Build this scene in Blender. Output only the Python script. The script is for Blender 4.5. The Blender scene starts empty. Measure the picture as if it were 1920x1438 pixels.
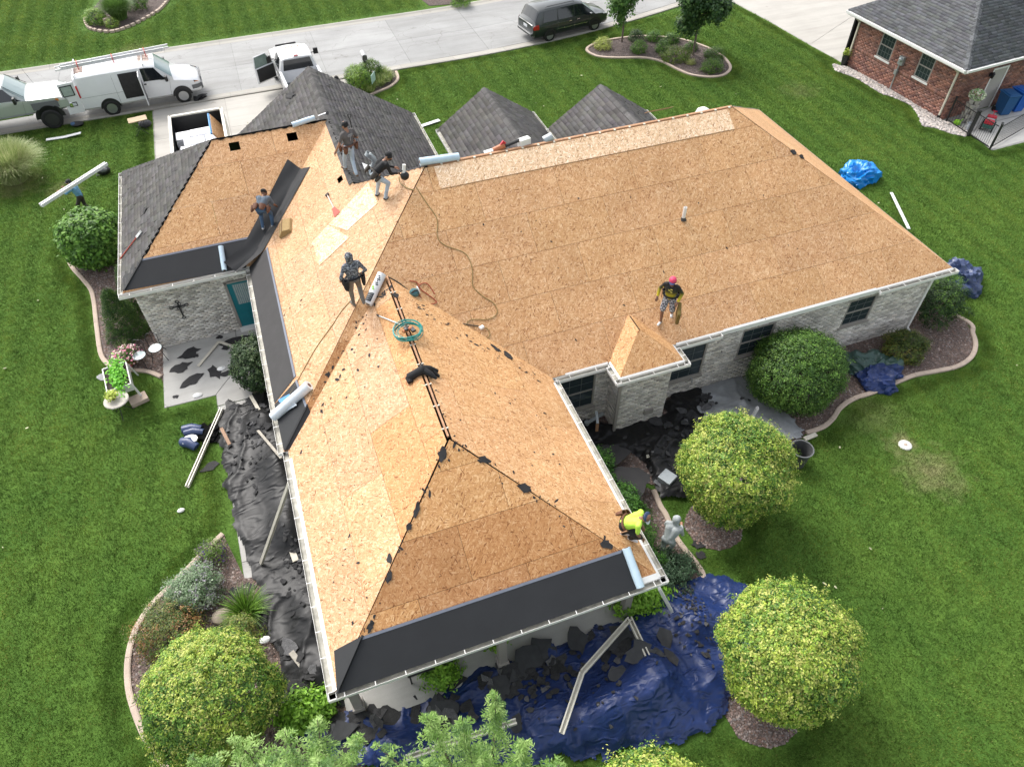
import bpy, math, random
import numpy as np
from mathutils import Vector, Matrix
random.seed(7); rng = np.random.default_rng(7)
SC = bpy.context.scene; COL = SC.collection
PI = math.pi

# ---------------- camera, sky, sun, exposure ----------------
cam_d = bpy.data.cameras.new('camera'); cam = bpy.data.objects.new('camera', cam_d); COL.objects.link(cam)
_R = Vector((0.940760,-0.338963,-0.008636)); _U = Vector((0.255461,0.691800,0.675391)); _F = Vector((0.222958,0.637587,-0.737410))
cam.matrix_world = Matrix(((_R.x, _U.x, -_F.x, 1.7983), (_R.y, _U.y, -_F.y, -12.8152), (_R.z, _U.z, -_F.z, 17.8114), (0, 0, 0, 1)))
cam_d.sensor_fit = 'HORIZONTAL'; cam_d.sensor_width = 36.0; cam_d.lens = 25.6269
cam_d.clip_end = 2000; SC.camera = cam
W = bpy.data.worlds.new('World'); SC.world = W; W.use_nodes = True
nt = W.node_tree; bg = nt.nodes['Background']
SUN_EL, SUN_AZ = math.radians(47), math.radians(-20)      # azimuth from +Y, clockwise
sky = nt.nodes.new('ShaderNodeTexSky'); sky.sky_type = 'NISHITA'; sky.sun_disc = False
sky.sun_elevation = SUN_EL; sky.sun_rotation = SUN_AZ; sky.air_density = 1.0; sky.dust_density = 4.0; sky.ozone_density = 1.0
hsv = nt.nodes.new('ShaderNodeHueSaturation'); hsv.inputs['Saturation'].default_value = 0.30
nt.links.new(sky.outputs[0], hsv.inputs['Color']); nt.links.new(hsv.outputs[0], bg.inputs['Color'])
bg.inputs['Strength'].default_value = 0.15
sl = bpy.data.lights.new('sun', 'SUN'); sun = bpy.data.objects.new('sun', sl); COL.objects.link(sun)
sl.energy = .85; sl.angle = math.radians(26); sl.color = (1, 0.97, 0.92)
_d = Vector((math.sin(SUN_AZ) * math.cos(SUN_EL), math.cos(SUN_AZ) * math.cos(SUN_EL), math.sin(SUN_EL)))
sun.rotation_euler = _d.to_track_quat('Z', 'Y').to_euler(); sun.location = (0, 0, 40)
vs = SC.view_settings; vs.view_transform = 'Standard'; vs.look = 'None'; vs.exposure = 1.17; vs.gamma = 1; vs.use_curve_mapping = False
SC.render.engine = 'CYCLES'; SC.cycles.max_bounces = 6; SC.cycles.transparent_max_bounces = 8

# ---------------- helpers ----------------
class MB:
    def __init__(s): s.v = []; s.f = []; s.m = []; s.c = []; s.n = 0
    def add(s, vs, fs, m=0, col=(1, 1, 1)):
        for p in vs: s.v.append((float(p[0]), float(p[1]), float(p[2])))
        for f in fs: s.f.append(tuple(i + s.n for i in f)); s.m.append(m); s.c.append(col)
        s.n += len(vs); return s
    def box(s, c, d, R=None, m=0, col=(1, 1, 1)):
        x, y, z = d[0] / 2, d[1] / 2, d[2] / 2
        vs = [Vector(p) for p in ((-x, -y, -z), (x, -y, -z), (x, y, -z), (-x, y, -z), (-x, -y, z), (x, -y, z), (x, y, z), (-x, y, z))]
        if R is not None: vs = [R @ p for p in vs]
        c = Vector(c)
        return s.add([p + c for p in vs], [(3, 2, 1, 0), (4, 5, 6, 7), (0, 1, 5, 4), (1, 2, 6, 5), (2, 3, 7, 6), (3, 0, 4, 7)], m, col)
    def bar(s, a, b, w, h, up=(0, 0, 1), m=0, col=(1, 1, 1)):
        a, b, up = Vector(a), Vector(b), Vector(up); d = b - a; L = d.length; d.normalize()
        r = d.cross(up)
        if r.length < 1e-4: r = d.cross(Vector((0, 1, 0)))
        r.normalize(); u = r.cross(d)
        R = Matrix((d, r, u)).transposed()
        return s.box((a + b) / 2, (L, w, h), R, m, col)
    def tube(s, pts, r, n=8, m=0, col=(1, 1, 1), cap=True):
        pts = [Vector(p) for p in pts]; k = len(pts); rr = r if hasattr(r, '__len__') else [r] * k
        vs = []; prev = None
        for i, p in enumerate(pts):
            t = (pts[min(i + 1, k - 1)] - pts[max(i - 1, 0)])
            t = t.normalized() if t.length > 1e-9 else Vector((0, 0, 1))
            if prev is None:
                a = t.orthogonal().normalized()
            else:
                a = prev - t * prev.dot(t); a = a.normalized() if a.length > 1e-6 else t.orthogonal().normalized()
            prev = a; b = t.cross(a)
            for j in range(n):
                q = 2 * PI * j / n; vs.append(p + (a * math.cos(q) + b * math.sin(q)) * rr[i])
        fs = [(i * n + j, i * n + (j + 1) % n, (i + 1) * n + (j + 1) % n, (i + 1) * n + j) for i in range(k - 1) for j in range(n)]
        if cap: fs += [tuple(range(n - 1, -1, -1)), tuple((k - 1) * n + j for j in range(n))]
        return s.add(vs, fs, m, col)
    def lathe(s, prof, n=16, o=(0, 0, 0), R=None, m=0, col=(1, 1, 1)):
        o = Vector(o); vs = []
        for (r, z) in prof:
            for j in range(n):
                q = 2 * PI * j / n; p = Vector((r * math.cos(q), r * math.sin(q), z)); vs.append(o + (R @ p if R is not None else p))
        fs = [(i * n + j, i * n + (j + 1) % n, (i + 1) * n + (j + 1) % n, (i + 1) * n + j) for i in range(len(prof) - 1) for j in range(n)]
        if prof[0][0] > 1e-6: fs.append(tuple(range(n - 1, -1, -1)))
        if prof[-1][0] > 1e-6: fs.append(tuple((len(prof) - 1) * n + j for j in range(n)))
        return s.add(vs, fs, m, col)
    def prism(s, poly, z0, z1, m=0, col=(1, 1, 1)):
        n = len(poly); a = sum(poly[i][0] * poly[(i + 1) % n][1] - poly[(i + 1) % n][0] * poly[i][1] for i in range(n))
        if a < 0: poly = poly[::-1]
        vs = [(p[0], p[1], z0) for p in poly] + [(p[0], p[1], z1) for p in poly]
        fs = [tuple(range(n - 1, -1, -1)), tuple(range(n, 2 * n))] + [(i, (i + 1) % n, n + (i + 1) % n, n + i) for i in range(n)]
        return s.add(vs, fs, m, col)
    def grid(s, rows, m=0, col=(1, 1, 1)):
        nu, nv = len(rows), len(rows[0])
        return s.add([p for r in rows for p in r], [(i * nv + j, i * nv + j + 1, (i + 1) * nv + j + 1, (i + 1) * nv + j) for i in range(nu - 1) for j in range(nv - 1)], m, col)
    def ball(s, c, r, n=10, m=0, col=(1, 1, 1), R=None):
        r = r if hasattr(r, '__len__') else (r, r, r); k = n // 2; c = Vector(c); vs = []
        for i in range(k + 1):
            a = PI * i / k
            for j in range(n):
                q = 2 * PI * j / n; p = Vector((math.sin(a) * math.cos(q) * r[0], math.sin(a) * math.sin(q) * r[1], math.cos(a) * r[2]))
                vs.append(c + (R @ p if R is not None else p))
        return s.add(vs, [(i * n + j, (i + 1) * n + j, (i + 1) * n + (j + 1) % n, i * n + (j + 1) % n) for i in range(k) for j in range(n)], m, col)
    def build(s, name, mats, parent=None, smooth=False, M=None, bevel=0):
        me = bpy.data.meshes.new(name); vs = s.v
        if M is not None: vs = [tuple(M @ Vector(p)) for p in vs]
        me.from_pydata(vs, [], s.f)
        mats = mats if isinstance(mats, (list, tuple)) else [mats]
        for m in mats: me.materials.append(m)
        if len(mats) > 1: me.polygons.foreach_set('material_index', s.m)
        if any(c != (1, 1, 1) for c in s.c):
            at = me.attributes.new('col', 'FLOAT_COLOR', 'FACE')
            at.data.foreach_set('color', np.array([(c[0], c[1], c[2], 1) for c in s.c], dtype=np.float32).ravel())
        if smooth:
            me.polygons.foreach_set('use_smooth', [True] * len(s.f))
            if smooth != 2: me.set_sharp_from_angle(angle=math.radians(smooth if smooth > 2 else 40))
        me.update()
        o = bpy.data.objects.new(name, me); COL.objects.link(o)
        if parent is not None: o.parent = parent
        if bevel:
            b = o.modifiers.new('bevel', 'BEVEL'); b.width = bevel; b.segments = 2; b.limit_method = 'ANGLE'
        return o

def tag(o, label=None, cat=None, group=None, kind=None):
    if label: o['label'] = label
    if cat: o['category'] = cat
    if group: o['group'] = group
    if kind: o['kind'] = kind
    return o
def thing(name, label, cat, loc=(0, 0, 0), rz=0, group=None, M=None):
    o = bpy.data.objects.new(name, None); COL.objects.link(o); o.empty_display_size = .2
    if M is not None: o.matrix_world = M
    else: o.location = loc; o.rotation_euler = (0, 0, rz)
    return tag(o, label, cat, group)
def copy_thing(src, loc=None, rz=None, label=None, scale=None, M=None):
    r = src.copy(); COL.objects.link(r)
    if loc is not None: r.location = loc
    if rz is not None: r.rotation_euler = (0, 0, rz)
    if M is not None: r.matrix_world = M
    if scale: r.scale = (scale,) * 3 if not hasattr(scale, '__len__') else scale
    if label: r['label'] = label
    for ch in list(src.children):
        c = ch.copy(); COL.objects.link(c); c.parent = r
        for g in list(ch.children):
            d = g.copy(); COL.objects.link(d); d.parent = c
    return r
def place(loc, n=(0, 0, 1), d=(1, 0, 0)):
    """matrix at loc whose z is n and whose x is d laid into the plane"""
    z = Vector(n).normalized(); x = Vector(d); x = (x - z * x.dot(z)).normalized(); y = z.cross(x)
    return Matrix(((x.x, y.x, z.x, loc[0]), (x.y, y.y, z.y, loc[1]), (x.z, y.z, z.z, loc[2]), (0, 0, 0, 1)))
def rotz(a): return Matrix.Rotation(a, 3, 'Z')
def seg_len(pts):
    return sum((Vector(pts[i + 1]) - Vector(pts[i])).length for i in range(len(pts) - 1))
def spline(pts, n=8, closed=False):
    P = [Vector(p) for p in pts]; k = len(P); out = []
    for i in range(k if closed else k - 1):
        a = P[(i - 1) % k] if (closed or i) else P[0]; b = P[i]; c = P[(i + 1) % k]
        d = P[(i + 2) % k] if (closed or i + 2 < k) else P[-1]
        for j in range(n):
            t = j / n
            out.append(.5 * ((2 * b) + (c - a) * t + (2 * a - 5 * b + 4 * c - d) * t * t + (3 * b - a - 3 * c + d) * t ** 3))
    if not closed: out.append(P[-1])
    return out
def inpoly(x, y, poly):
    x = np.asarray(x); y = np.asarray(y); r = np.zeros(x.shape, bool); n = len(poly); j = n - 1
    for i in range(n):
        xi, yi = poly[i][0], poly[i][1]; xj, yj = poly[j][0], poly[j][1]
        if yi != yj: r ^= ((yi > y) != (yj > y)) & (x < (xj - xi) * (y - yi) / (yj - yi) + xi)
        j = i
    return r
def edge_dist(x, y, poly):
    d = np.full(np.shape(x), 1e9); n = len(poly)
    for i in range(n):
        ax, ay = poly[i][0], poly[i][1]; bx, by = poly[(i + 1) % n][0], poly[(i + 1) % n][1]
        ux, uy = bx - ax, by - ay; L = ux * ux + uy * uy + 1e-12
        t = np.clip(((x - ax) * ux + (y - ay) * uy) / L, 0, 1)
        d = np.minimum(d, np.hypot(x - ax - t * ux, y - ay - t * uy))
    return d
def vnoise(x, y, seed=0):
    """smooth value noise, numpy"""
    def h(i, j):
        n = (i * 374761393 + j * 668265263 + seed * 1442695041) & 0x7fffffff
        n = ((n ^ (n >> 13)) * 1274126177) & 0x7fffffff
        return ((n ^ (n >> 16)) & 0xffff) / 65535.0
    xi = np.floor(x).astype(np.int64); yi = np.floor(y).astype(np.int64); fx = x - xi; fy = y - yi
    fx = fx * fx * (3 - 2 * fx); fy = fy * fy * (3 - 2 * fy)
    return (h(xi, yi) * (1 - fx) + h(xi + 1, yi) * fx) * (1 - fy) + (h(xi, yi + 1) * (1 - fx) + h(xi + 1, yi + 1) * fx) * fy
def fbm(x, y, seed=0, o=4):
    s = 0; a = .5
    for k in range(o): s = s + a * vnoise(x * 2 ** k, y * 2 ** k, seed + k * 17); a *= .5
    return s
def clip(poly, a, b, c):
    """keep a*x+b*y+c>=0"""
    out = []; n = len(poly)
    for i in range(n):
        p, q = poly[i], poly[(i + 1) % n]; dp = a * p[0] + b * p[1] + c; dq = a * q[0] + b * q[1] + c
        if dp >= 0: out.append(p)
        if (dp >= 0) != (dq >= 0):
            t = dp / (dp - dq); out.append((p[0] + t * (q[0] - p[0]), p[1] + t * (q[1] - p[1])))
    return out
def clip_convex(poly, conv):
    n = len(conv); ar = sum(conv[i][0] * conv[(i + 1) % n][1] - conv[(i + 1) % n][0] * conv[i][1] for i in range(n))
    s = 1 if ar > 0 else -1
    for i in range(n):
        (ax, ay), (bx, by) = conv[i][:2], conv[(i + 1) % n][:2]
        poly = clip(poly, -(by - ay) * s, (bx - ax) * s, ((by - ay) * ax - (bx - ax) * ay) * s)
        if len(poly) < 3: return []
    return poly

# ---------------- materials ----------------
def nodes(name):
    m = bpy.data.materials.new(name); m.use_nodes = True; t = m.node_tree
    return m, t, t.nodes['Principled BSDF']
def N(t, typ, **kw):
    n = t.nodes.new(typ)
    for k, v in kw.items():
        if hasattr(n, k): setattr(n, k, v)
        else: n.inputs[k.replace('_', ' ')].default_value = v
    return n
def ramp(t, src, stops):
    r = t.nodes.new('ShaderNodeValToRGB'); e = r.color_ramp.elements
    e[0].position, e[0].color = stops[0][0], (*stops[0][1], 1)
    e[1].position, e[1].color = stops[-1][0], (*stops[-1][1], 1)
    for p, c in stops[1:-1]:
        q = e.new(p); q.color = (*c, 1)
    t.links.new(src, r.inputs[0]); return r.outputs[0]
def mixc(t, fac, a, b, mode='MIX'):
    n = t.nodes.new('ShaderNodeMix'); n.data_type = 'RGBA'; n.blend_type = mode
    for s, v in ((n.inputs[0], fac), (n.inputs[6], a), (n.inputs[7], b)):
        if isinstance(v, (int, float)): s.default_value = v
        elif isinstance(v, tuple): s.default_value = (*v, 1)
        else: t.links.new(v, s)
    return n.outputs[2]
def bump(t, b, src, st=.3, dist=.02):
    n = t.nodes.new('ShaderNodeBump'); n.inputs['Strength'].default_value = st; n.inputs['Distance'].default_value = dist
    t.links.new(src, n.inputs['Height']); t.links.new(n.outputs[0], b.inputs['Normal'])
def mk(name, col, rough=.6, var=.12, vs=6, bs=0, bst=.3, bd=.01, metal=0, spec=.5, vcol=False, ocol=False, coat=0, trans=0, speck=0, ss=120):
    m, t, b = nodes(name); tc = N(t, 'ShaderNodeTexCoord').outputs['Object']
    c = None
    if var:
        n = N(t, 'ShaderNodeTexNoise', Scale=vs, Detail=5, Roughness=.6); t.links.new(tc, n.inputs['Vector'])
        c = ramp(t, n.outputs['Fac'], [(.28, tuple(x * (1 - var) for x in col)), (.72, tuple(min(1, x * (1 + var)) for x in col))])
    else:
        rgb = N(t, 'ShaderNodeRGB'); rgb.outputs[0].default_value = (*col, 1); c = rgb.outputs[0]
    if speck:
        n = N(t, 'ShaderNodeTexNoise', Scale=ss, Detail=2); t.links.new(tc, n.inputs['Vector'])
        c = mixc(t, 1.0, c, ramp(t, n.outputs['Fac'], [(.35, (1 - speck,) * 3), (.65, (1 + speck,) * 3)]), 'MULTIPLY')
    if vcol:
        a = N(t, 'ShaderNodeAttribute', attribute_name='col'); c = mixc(t, 1.0, c, a.outputs['Color'], 'MULTIPLY')
    if ocol:
        a = N(t, 'ShaderNodeObjectInfo'); c = mixc(t, 1.0, c, a.outputs['Color'], 'MULTIPLY')
    t.links.new(c, b.inputs['Base Color']); b.inputs['Roughness'].default_value = rough; b.inputs['Metallic'].default_value = metal
    b.inputs['Specular IOR Level'].default_value = spec
    if coat: b.inputs['Coat Weight'].default_value = coat; b.inputs['Coat Roughness'].default_value = .06
    if bs:
        n = N(t, 'ShaderNodeTexNoise', Scale=bs, Detail=4); t.links.new(tc, n.inputs['Vector']); bump(t, b, n.outputs['Fac'], bst, bd)
    return m
def leaf_mat(name, tint=(1.3, 1.28, 1.2)):
    m, t, b = nodes(name); a = N(t, 'ShaderNodeAttribute', attribute_name='col')
    c = mixc(t, 1.0, a.outputs['Color'], tint, 'MULTIPLY')
    t.links.new(c, b.inputs['Base Color']); b.inputs['Roughness'].default_value = .5; b.inputs['Specular IOR Level'].default_value = .35
    tr = N(t, 'ShaderNodeBsdfTranslucent'); t.links.new(c, tr.inputs['Color'])
    mx = N(t, 'ShaderNodeMixShader'); mx.inputs[0].default_value = .3
    t.links.new(b.outputs[0], mx.inputs[1]); t.links.new(tr.outputs[0], mx.inputs[2])
    t.links.new(mx.outputs[0], t.nodes['Material Output'].inputs['Surface']); return m
def osb_mat():
    m, t, b = nodes('osb')
    a = N(t, 'ShaderNodeAttribute', attribute_name='uvm').outputs['Vector']
    oi = N(t, 'ShaderNodeObjectInfo')
    add = N(t, 'ShaderNodeVectorMath', operation='MULTIPLY_ADD'); t.links.new(oi.outputs['Random'], add.inputs[0]); add.inputs[1].default_value = (37, 53, 0); t.links.new(a, add.inputs[2])
    wp = N(t, 'ShaderNodeTexNoise', Scale=5.0, Detail=2); t.links.new(add.outputs[0], wp.inputs['Vector'])
    cells = []
    for k, (ang, sx, sy) in enumerate(((.25, 12, 42), (1.2, 13, 46), (-.75, 11, 40), (2.1, 12, 42))):
        mp = N(t, 'ShaderNodeMapping'); mp.inputs['Rotation'].default_value = (0, 0, ang); mp.inputs['Location'].default_value = (k * 7.3, k * 3.1, 0)
        sc = N(t, 'ShaderNodeMapping'); sc.inputs['Scale'].default_value = (sx, sy, 1)
        t.links.new(add.outputs[0], mp.inputs['Vector']); t.links.new(mp.outputs[0], sc.inputs['Vector'])
        v = N(t, 'ShaderNodeTexVoronoi', Scale=1.0); v.voronoi_dimensions = '2D'; v.inputs['Randomness'].default_value = 1
        t.links.new(sc.outputs[0], v.inputs['Vector'])
        sp = N(t, 'ShaderNodeSeparateColor'); t.links.new(v.outputs['Color'], sp.inputs[0]); cells.append(sp)
    # the flake lying on top wins: compare a second random channel
    def pick(A, B):
        g = N(t, 'ShaderNodeMath', operation='GREATER_THAN'); t.links.new(A[1], g.inputs[0]); t.links.new(B[1], g.inputs[1])
        mv = N(t, 'ShaderNodeMix'); mv.data_type = 'FLOAT'; t.links.new(g.outputs[0], mv.inputs[0]); t.links.new(B[0], mv.inputs[2]); t.links.new(A[0], mv.inputs[3])
        mx = N(t, 'ShaderNodeMath', operation='MAXIMUM'); t.links.new(A[1], mx.inputs[0]); t.links.new(B[1], mx.inputs[1])
        return (mv.outputs[0], mx.outputs[0])
    P = [(c.outputs[0], c.outputs[1]) for c in cells]
    top = pick(pick(P[0], P[1]), pick(P[2], P[3]))
    c = ramp(t, top[0], [(0, (.23, .098, .038)), (.05, (.35, .165, .068)), (.13, (.46, .243, .108)), (.48, (.535, .300, .138)), (.74, (.58, .348, .172)), (.88, (.635, .405, .22)), (1, (.69, .475, .285))])
    lo = N(t, 'ShaderNodeTexNoise', Scale=.9, Detail=3); t.links.new(add.outputs[0], lo.inputs['Vector'])
    c = mixc(t, 1.0, c, ramp(t, lo.outputs['Fac'], [(.3, (.92, .91, .89)), (.7, (1.06, 1.06, 1.07))]), 'MULTIPLY')
    c = mixc(t, 1.0, c, oi.outputs['Color'], 'MULTIPLY')
    t.links.new(c, b.inputs['Base Color']); b.inputs['Roughness'].default_value = .62; b.inputs['Specular IOR Level'].default_value = .3
    bump(t, b, top[0], .25, .004); return m

OSB = osb_mat()
LAWN, t_, b_ = nodes('lawn_soil')
tc_ = N(t_, 'ShaderNodeTexCoord').outputs['Object']
n1 = N(t_, 'ShaderNodeTexNoise', Scale=.35, Detail=6, Roughness=.65); n2 = N(t_, 'ShaderNodeTexNoise', Scale=14.0, Detail=6, Roughness=.75)
n3 = N(t_, 'ShaderNodeTexNoise', Scale=2.2, Detail=5, Roughness=.7)
for n_ in (n1, n2, n3): t_.links.new(tc_, n_.inputs['Vector'])
c_ = ramp(t_, n2.outputs['Fac'], [(.25, (.036, .072, .013)), (.5, (.075, .15, .028)), (.75, (.125, .225, .05))])
c_ = mixc(t_, 1.0, c_, ramp(t_, n1.outputs['Fac'], [(.3, (.78, .86, .8)), (.7, (1.2, 1.1, 1.0))]), 'MULTIPLY')
c_ = mixc(t_, 1.0, c_, ramp(t_, n3.outputs['Fac'], [(.3, (.8, .82, .8)), (.7, (1.18, 1.14, 1.1))]), 'MULTIPLY')
def dry_patch(t, c, pos):
    for (cx, cy, r, k) in DRYSPOTS:
        d = N(t, 'ShaderNodeVectorMath', operation='DISTANCE'); t.links.new(pos, d.inputs[0]); d.inputs[1].default_value = (cx, cy, 0)
        nz = N(t, 'ShaderNodeTexNoise', Scale=2.5, Detail=5); t.links.new(pos, nz.inputs['Vector'])
        ad = N(t, 'ShaderNodeMath', operation='MULTIPLY_ADD'); t.links.new(nz.outputs['Fac'], ad.inputs[0]); ad.inputs[1].default_value = 1.6 * r; t.links.new(d.outputs['Value'], ad.inputs[2])
        mr = N(t, 'ShaderNodeMapRange'); t.links.new(ad.outputs[0], mr.inputs[0]); mr.inputs['From Min'].default_value = 1.75 * r; mr.inputs['From Max'].default_value = .85 * r; mr.inputs['To Max'].default_value = k
        c = mixc(t, mr.outputs[0], c, (.30, .27, .14))
    return c
DRYSPOTS = [(*(17.663,-5.078), 1.2, .6), (*(17.549,-3.867), .55, .7), (*(28.248,16.832), 1.3, .25), (*(-7.464,20.411), 1.0, .45), (*(17.481,-2.706), 1.4, .2), (*(-9.515,21.638), 1.5, .6), (*(-4.457,34.569), 1.4, .3)]
c_ = dry_patch(t_, c_, N(t_, 'ShaderNodeNewGeometry').outputs['Position'])
t_.links.new(c_, b_.inputs['Base Color']); b_.inputs['Roughness'].default_value = .9; b_.inputs['Specular IOR Level'].default_value = .1
bump(t_, b_, n2.outputs['Fac'], .8, .05)
CONC = mk('street_concrete', (.30, .30, .292), .85, .13, .4, bs=90, bst=.15, speck=.06, ss=45, ocol=True)
DRIVE = mk('drive_concrete', (.41, .39, .352), .85, .07, .7, bs=90, bst=.15, speck=.05, ss=60, ocol=True)
PATIO = mk('patio_concrete', (.42, .41, .385), .85, .10, 1.5, bs=90, bst=.15, speck=.06, ss=60, ocol=True)
def stain(m, cracks=True):
    t = m.node_tree; b = t.nodes['Principled BSDF']; src = b.inputs['Base Color'].links[0].from_socket; pos = N(t, 'ShaderNodeNewGeometry').outputs['Position']
    mp = N(t, 'ShaderNodeMapping'); mp.inputs['Scale'].default_value = (.12, 1.1, 1); mp.inputs['Rotation'].default_value = (0, 0, .05); t.links.new(pos, mp.inputs['Vector'])
    n = N(t, 'ShaderNodeTexNoise', Scale=1.0, Detail=6, Roughness=.7); t.links.new(mp.outputs[0], n.inputs['Vector']); c = mixc(t, 1.0, src, ramp(t, n.outputs['Fac'], [(.32, (.82, .81, .8)), (.55, (1, 1, 1))]), 'MULTIPLY')
    n = N(t, 'ShaderNodeTexNoise', Scale=.9, Detail=6, Roughness=.65); t.links.new(pos, n.inputs['Vector']); c = mixc(t, 1.0, c, ramp(t, n.outputs['Fac'], [(.27, (.6, .58, .55)), (.36, (1, 1, 1))]), 'MULTIPLY')
    if cracks:
        w = N(t, 'ShaderNodeTexNoise', Scale=1.5, Detail=4); t.links.new(pos, w.inputs['Vector']); a = N(t, 'ShaderNodeVectorMath', operation='MULTIPLY_ADD'); t.links.new(w.outputs['Color'], a.inputs[0]); a.inputs[1].default_value = (1.2, 1.2, 0); t.links.new(pos, a.inputs[2])
        v = N(t, 'ShaderNodeTexVoronoi', Scale=.28); v.feature = 'DISTANCE_TO_EDGE'; t.links.new(a.outputs[0], v.inputs['Vector']); c = mixc(t, 1.0, c, ramp(t, v.outputs['Distance'], [(.0, (.72, .7, .68)), (.006, (1, 1, 1))]), 'MULTIPLY')
    t.links.new(c, b.inputs['Base Color'])
stain(CONC); stain(DRIVE, False); stain(PATIO, False)
EDGE = mk('edging_concrete', (.45, .36, .29), .9, .12, 4, bs=70, bst=.4, speck=.1, ss=70)
MULCH = mk('gravel_bed', (.145, .105, .088), .95, .3, 9, bs=45, bst=1, bd=.03, speck=.5, ss=38)
CHIP = mk('gravel_chip', (.19, .18, .175), .9, .2, 20, vcol=True)
WOODM = mk('bark_mulch', (.10, .076, .066), .95, .35, 9, bs=45, bst=1, bd=.03, speck=.5, ss=38)
SOIL = mk('soil', (.05, .038, .03), .95, .3, 12, bs=40, bst=1, bd=.03)
SHING = mk('shingle', (.112, .108, .105), .95, .15, .9, vcol=True, speck=.25, ss=90, spec=.2)
SHINGB = mk('neighbour_shingle', (.115, .12, .125), .95, .15, 2, vcol=True, speck=.25, ss=70, spec=.2)
BRICKG = mk('grey_brick', (.70, .66, .61), .9, .18, 14, vcol=True, speck=.15, ss=80)
BRICKR = mk('red_brick', (.275, .145, .112), .9, .18, 14, vcol=True, speck=.15, ss=80)
MORTAR = mk('mortar', (.50, .48, .45), .95, .1, 10)
MORTR = mk('pale_mortar', (.40, .36, .33), .95, .1, 10)
WHITE = mk('white_metal', (.78, .77, .74), .4, .05, 3)
GUTIN = mk('gutter_dirt_shade', (.40, .385, .33), .6, .35, 5)  # channel inside: dirt, with the shade of the trough put into the colour
TRIM = mk('taupe_trim', (.30, .275, .25), .6, .06, 4)
DARKW = mk('dark_void', (.012, .012, .012), .9, 0)
GLASS = mk('window_glass', (.03, .042, .048), .12, 0, spec=.6)
MUNT = mk('window_muntin', (.10, .115, .115), .5, 0)
FRAME = mk('window_frame', (.185, .175, .16), .5, .05, 5)
RWOOD = mk('raw_lumber', (.40, .22, .12), .8, .2, 9)
PLANK = mk('pale_plank', (.56, .52, .43), .75, .12, 6)
MEMB = mk('membrane', (.020, .021, .023), .62, .12, 2, bs=500, bst=.12, bd=.002, spec=.35)
MEMBW = mk('membrane_weathered', (.052, .050, .050), .8, .12, 2, bs=500, bst=.12, bd=.002, spec=.3)
SELV = mk('membrane_selvedge', (.16, .175, .215), .5, .1, 8)
FILM = mk('release_film', (.50, .63, .72), .28, .08, 5, spec=.6)
FELT = mk('old_felt', (.024, .023, .024), .85, .2, 6)
BLACK = mk('black_plastic', (.014, .014, .015), .45, 0)
RUBBER = mk('rubber', (.012, .012, .012), .75, .1, 8)
STEEL = mk('steel', (.45, .46, .47), .35, .06, 5, metal=.8)
GALV = mk('galvanised', (.40, .43, .44), .45, .1, 8, metal=.6)

# ---------------- setting: lawn, street, drives, beds ----------------
def struct(o): o['kind'] = 'structure'; return o
def flat(name, poly, z, mat, thick=.05):
    return struct(MB().prism(poly, z - thick, z).build(name, mat))
mb = MB(); mb.grid([[(-300 + 20 * i, -300 + 20 * j, 0) for j in range(31)] for i in range(31)]); 
lawn = struct(mb.build('lawn', LAWN))
# street: concrete slabs with sawn joints, gutter strips along both edges
RN = [(-17.5,26.809,0),(-10.657,26.583,0),(-7.542,27.032,0),(-3.489,26.553,0),(2.655,26.449,0),(9.037,26.696,0),(16.065,27.234,0),(22.104,27.971,0),(28.239,29.321,0),(35.028,31.447,0)]
RFAR = [(-19.184,34.569,0),(-11.423,34.303,0),(-2.713,34.131,0),(7.464,33.868,0),(14.016,34.456,0),(20.722,35.974,0)]
def yat(pl, x):
    for a, b in zip(pl, pl[1:]):
        if a[0] <= x <= b[0]: return a[1] + (b[1] - a[1]) * (x - a[0]) / (b[0] - a[0])
    return pl[0][1] if x < pl[0][0] else pl[-1][1]
def ynear(x): return 26.72 + max(0, x - 12) ** 2 * .0095
def yfar(x): return 34.05 + max(0, x - 12) ** 2 * .0095
road = struct(MB().prism([(x, ynear(x) - .1) for x in range(-40, 61, 4)] + [(x, yfar(x) + .1) for x in range(60, -41, -4)], -.1, .002).build('road', CONC))
road.color = (.6, .6, .6, 1)
for i in range(-8, 13):
    for h in range(2):
        x0, x1 = i * 4.6 + .9, i * 4.6 + 5.5
        f = lambda x, k: ynear(x) + .5 + (yfar(x) - ynear(x) - 1.0) * k
        q = [(x0 + .008, f(x0, h / 2) + .008), (x1 - .008, f(x1, h / 2) + .008), (x1 - .008, f(x1, h / 2 + .5) - .008), (x0 + .008, f(x0, h / 2 + .5) - .008)]
        s = MB().prism(q, -.02, .012).build('concrete_slab', CONC, road); k = rng.uniform(.93, 1.05); s.color = (k, k, k, 1)
for yf, sg, nm in ((ynear, 1, 'kerb'), (yfar, -1, 'kerb')):
    kb = struct(MB().box((10, yf(10) + sg * .25, -.06), (.1, .1, .02)).build(nm, CONC))
    for i in range(-12, 20):
        x0, x1 = i * 3.05 + .3, i * 3.05 + 3.34; rows = []
        for x in (x0, (x0 + x1) / 2, x1):
            y = yf(x); rows.append([(x, y - sg * .10, -.03), (x, y - sg * .10, .055), (x, y + sg * .03, .075), (x, y + sg * .2, .022), (x, y + sg * .5, .014)])
        if sg < 0: rows = rows[::-1]
        s = MB().grid(rows).build('kerb_section', DRIVE, kb); k = rng.uniform(.8, .92); s.color = (k, k, k * .98, 1)
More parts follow.
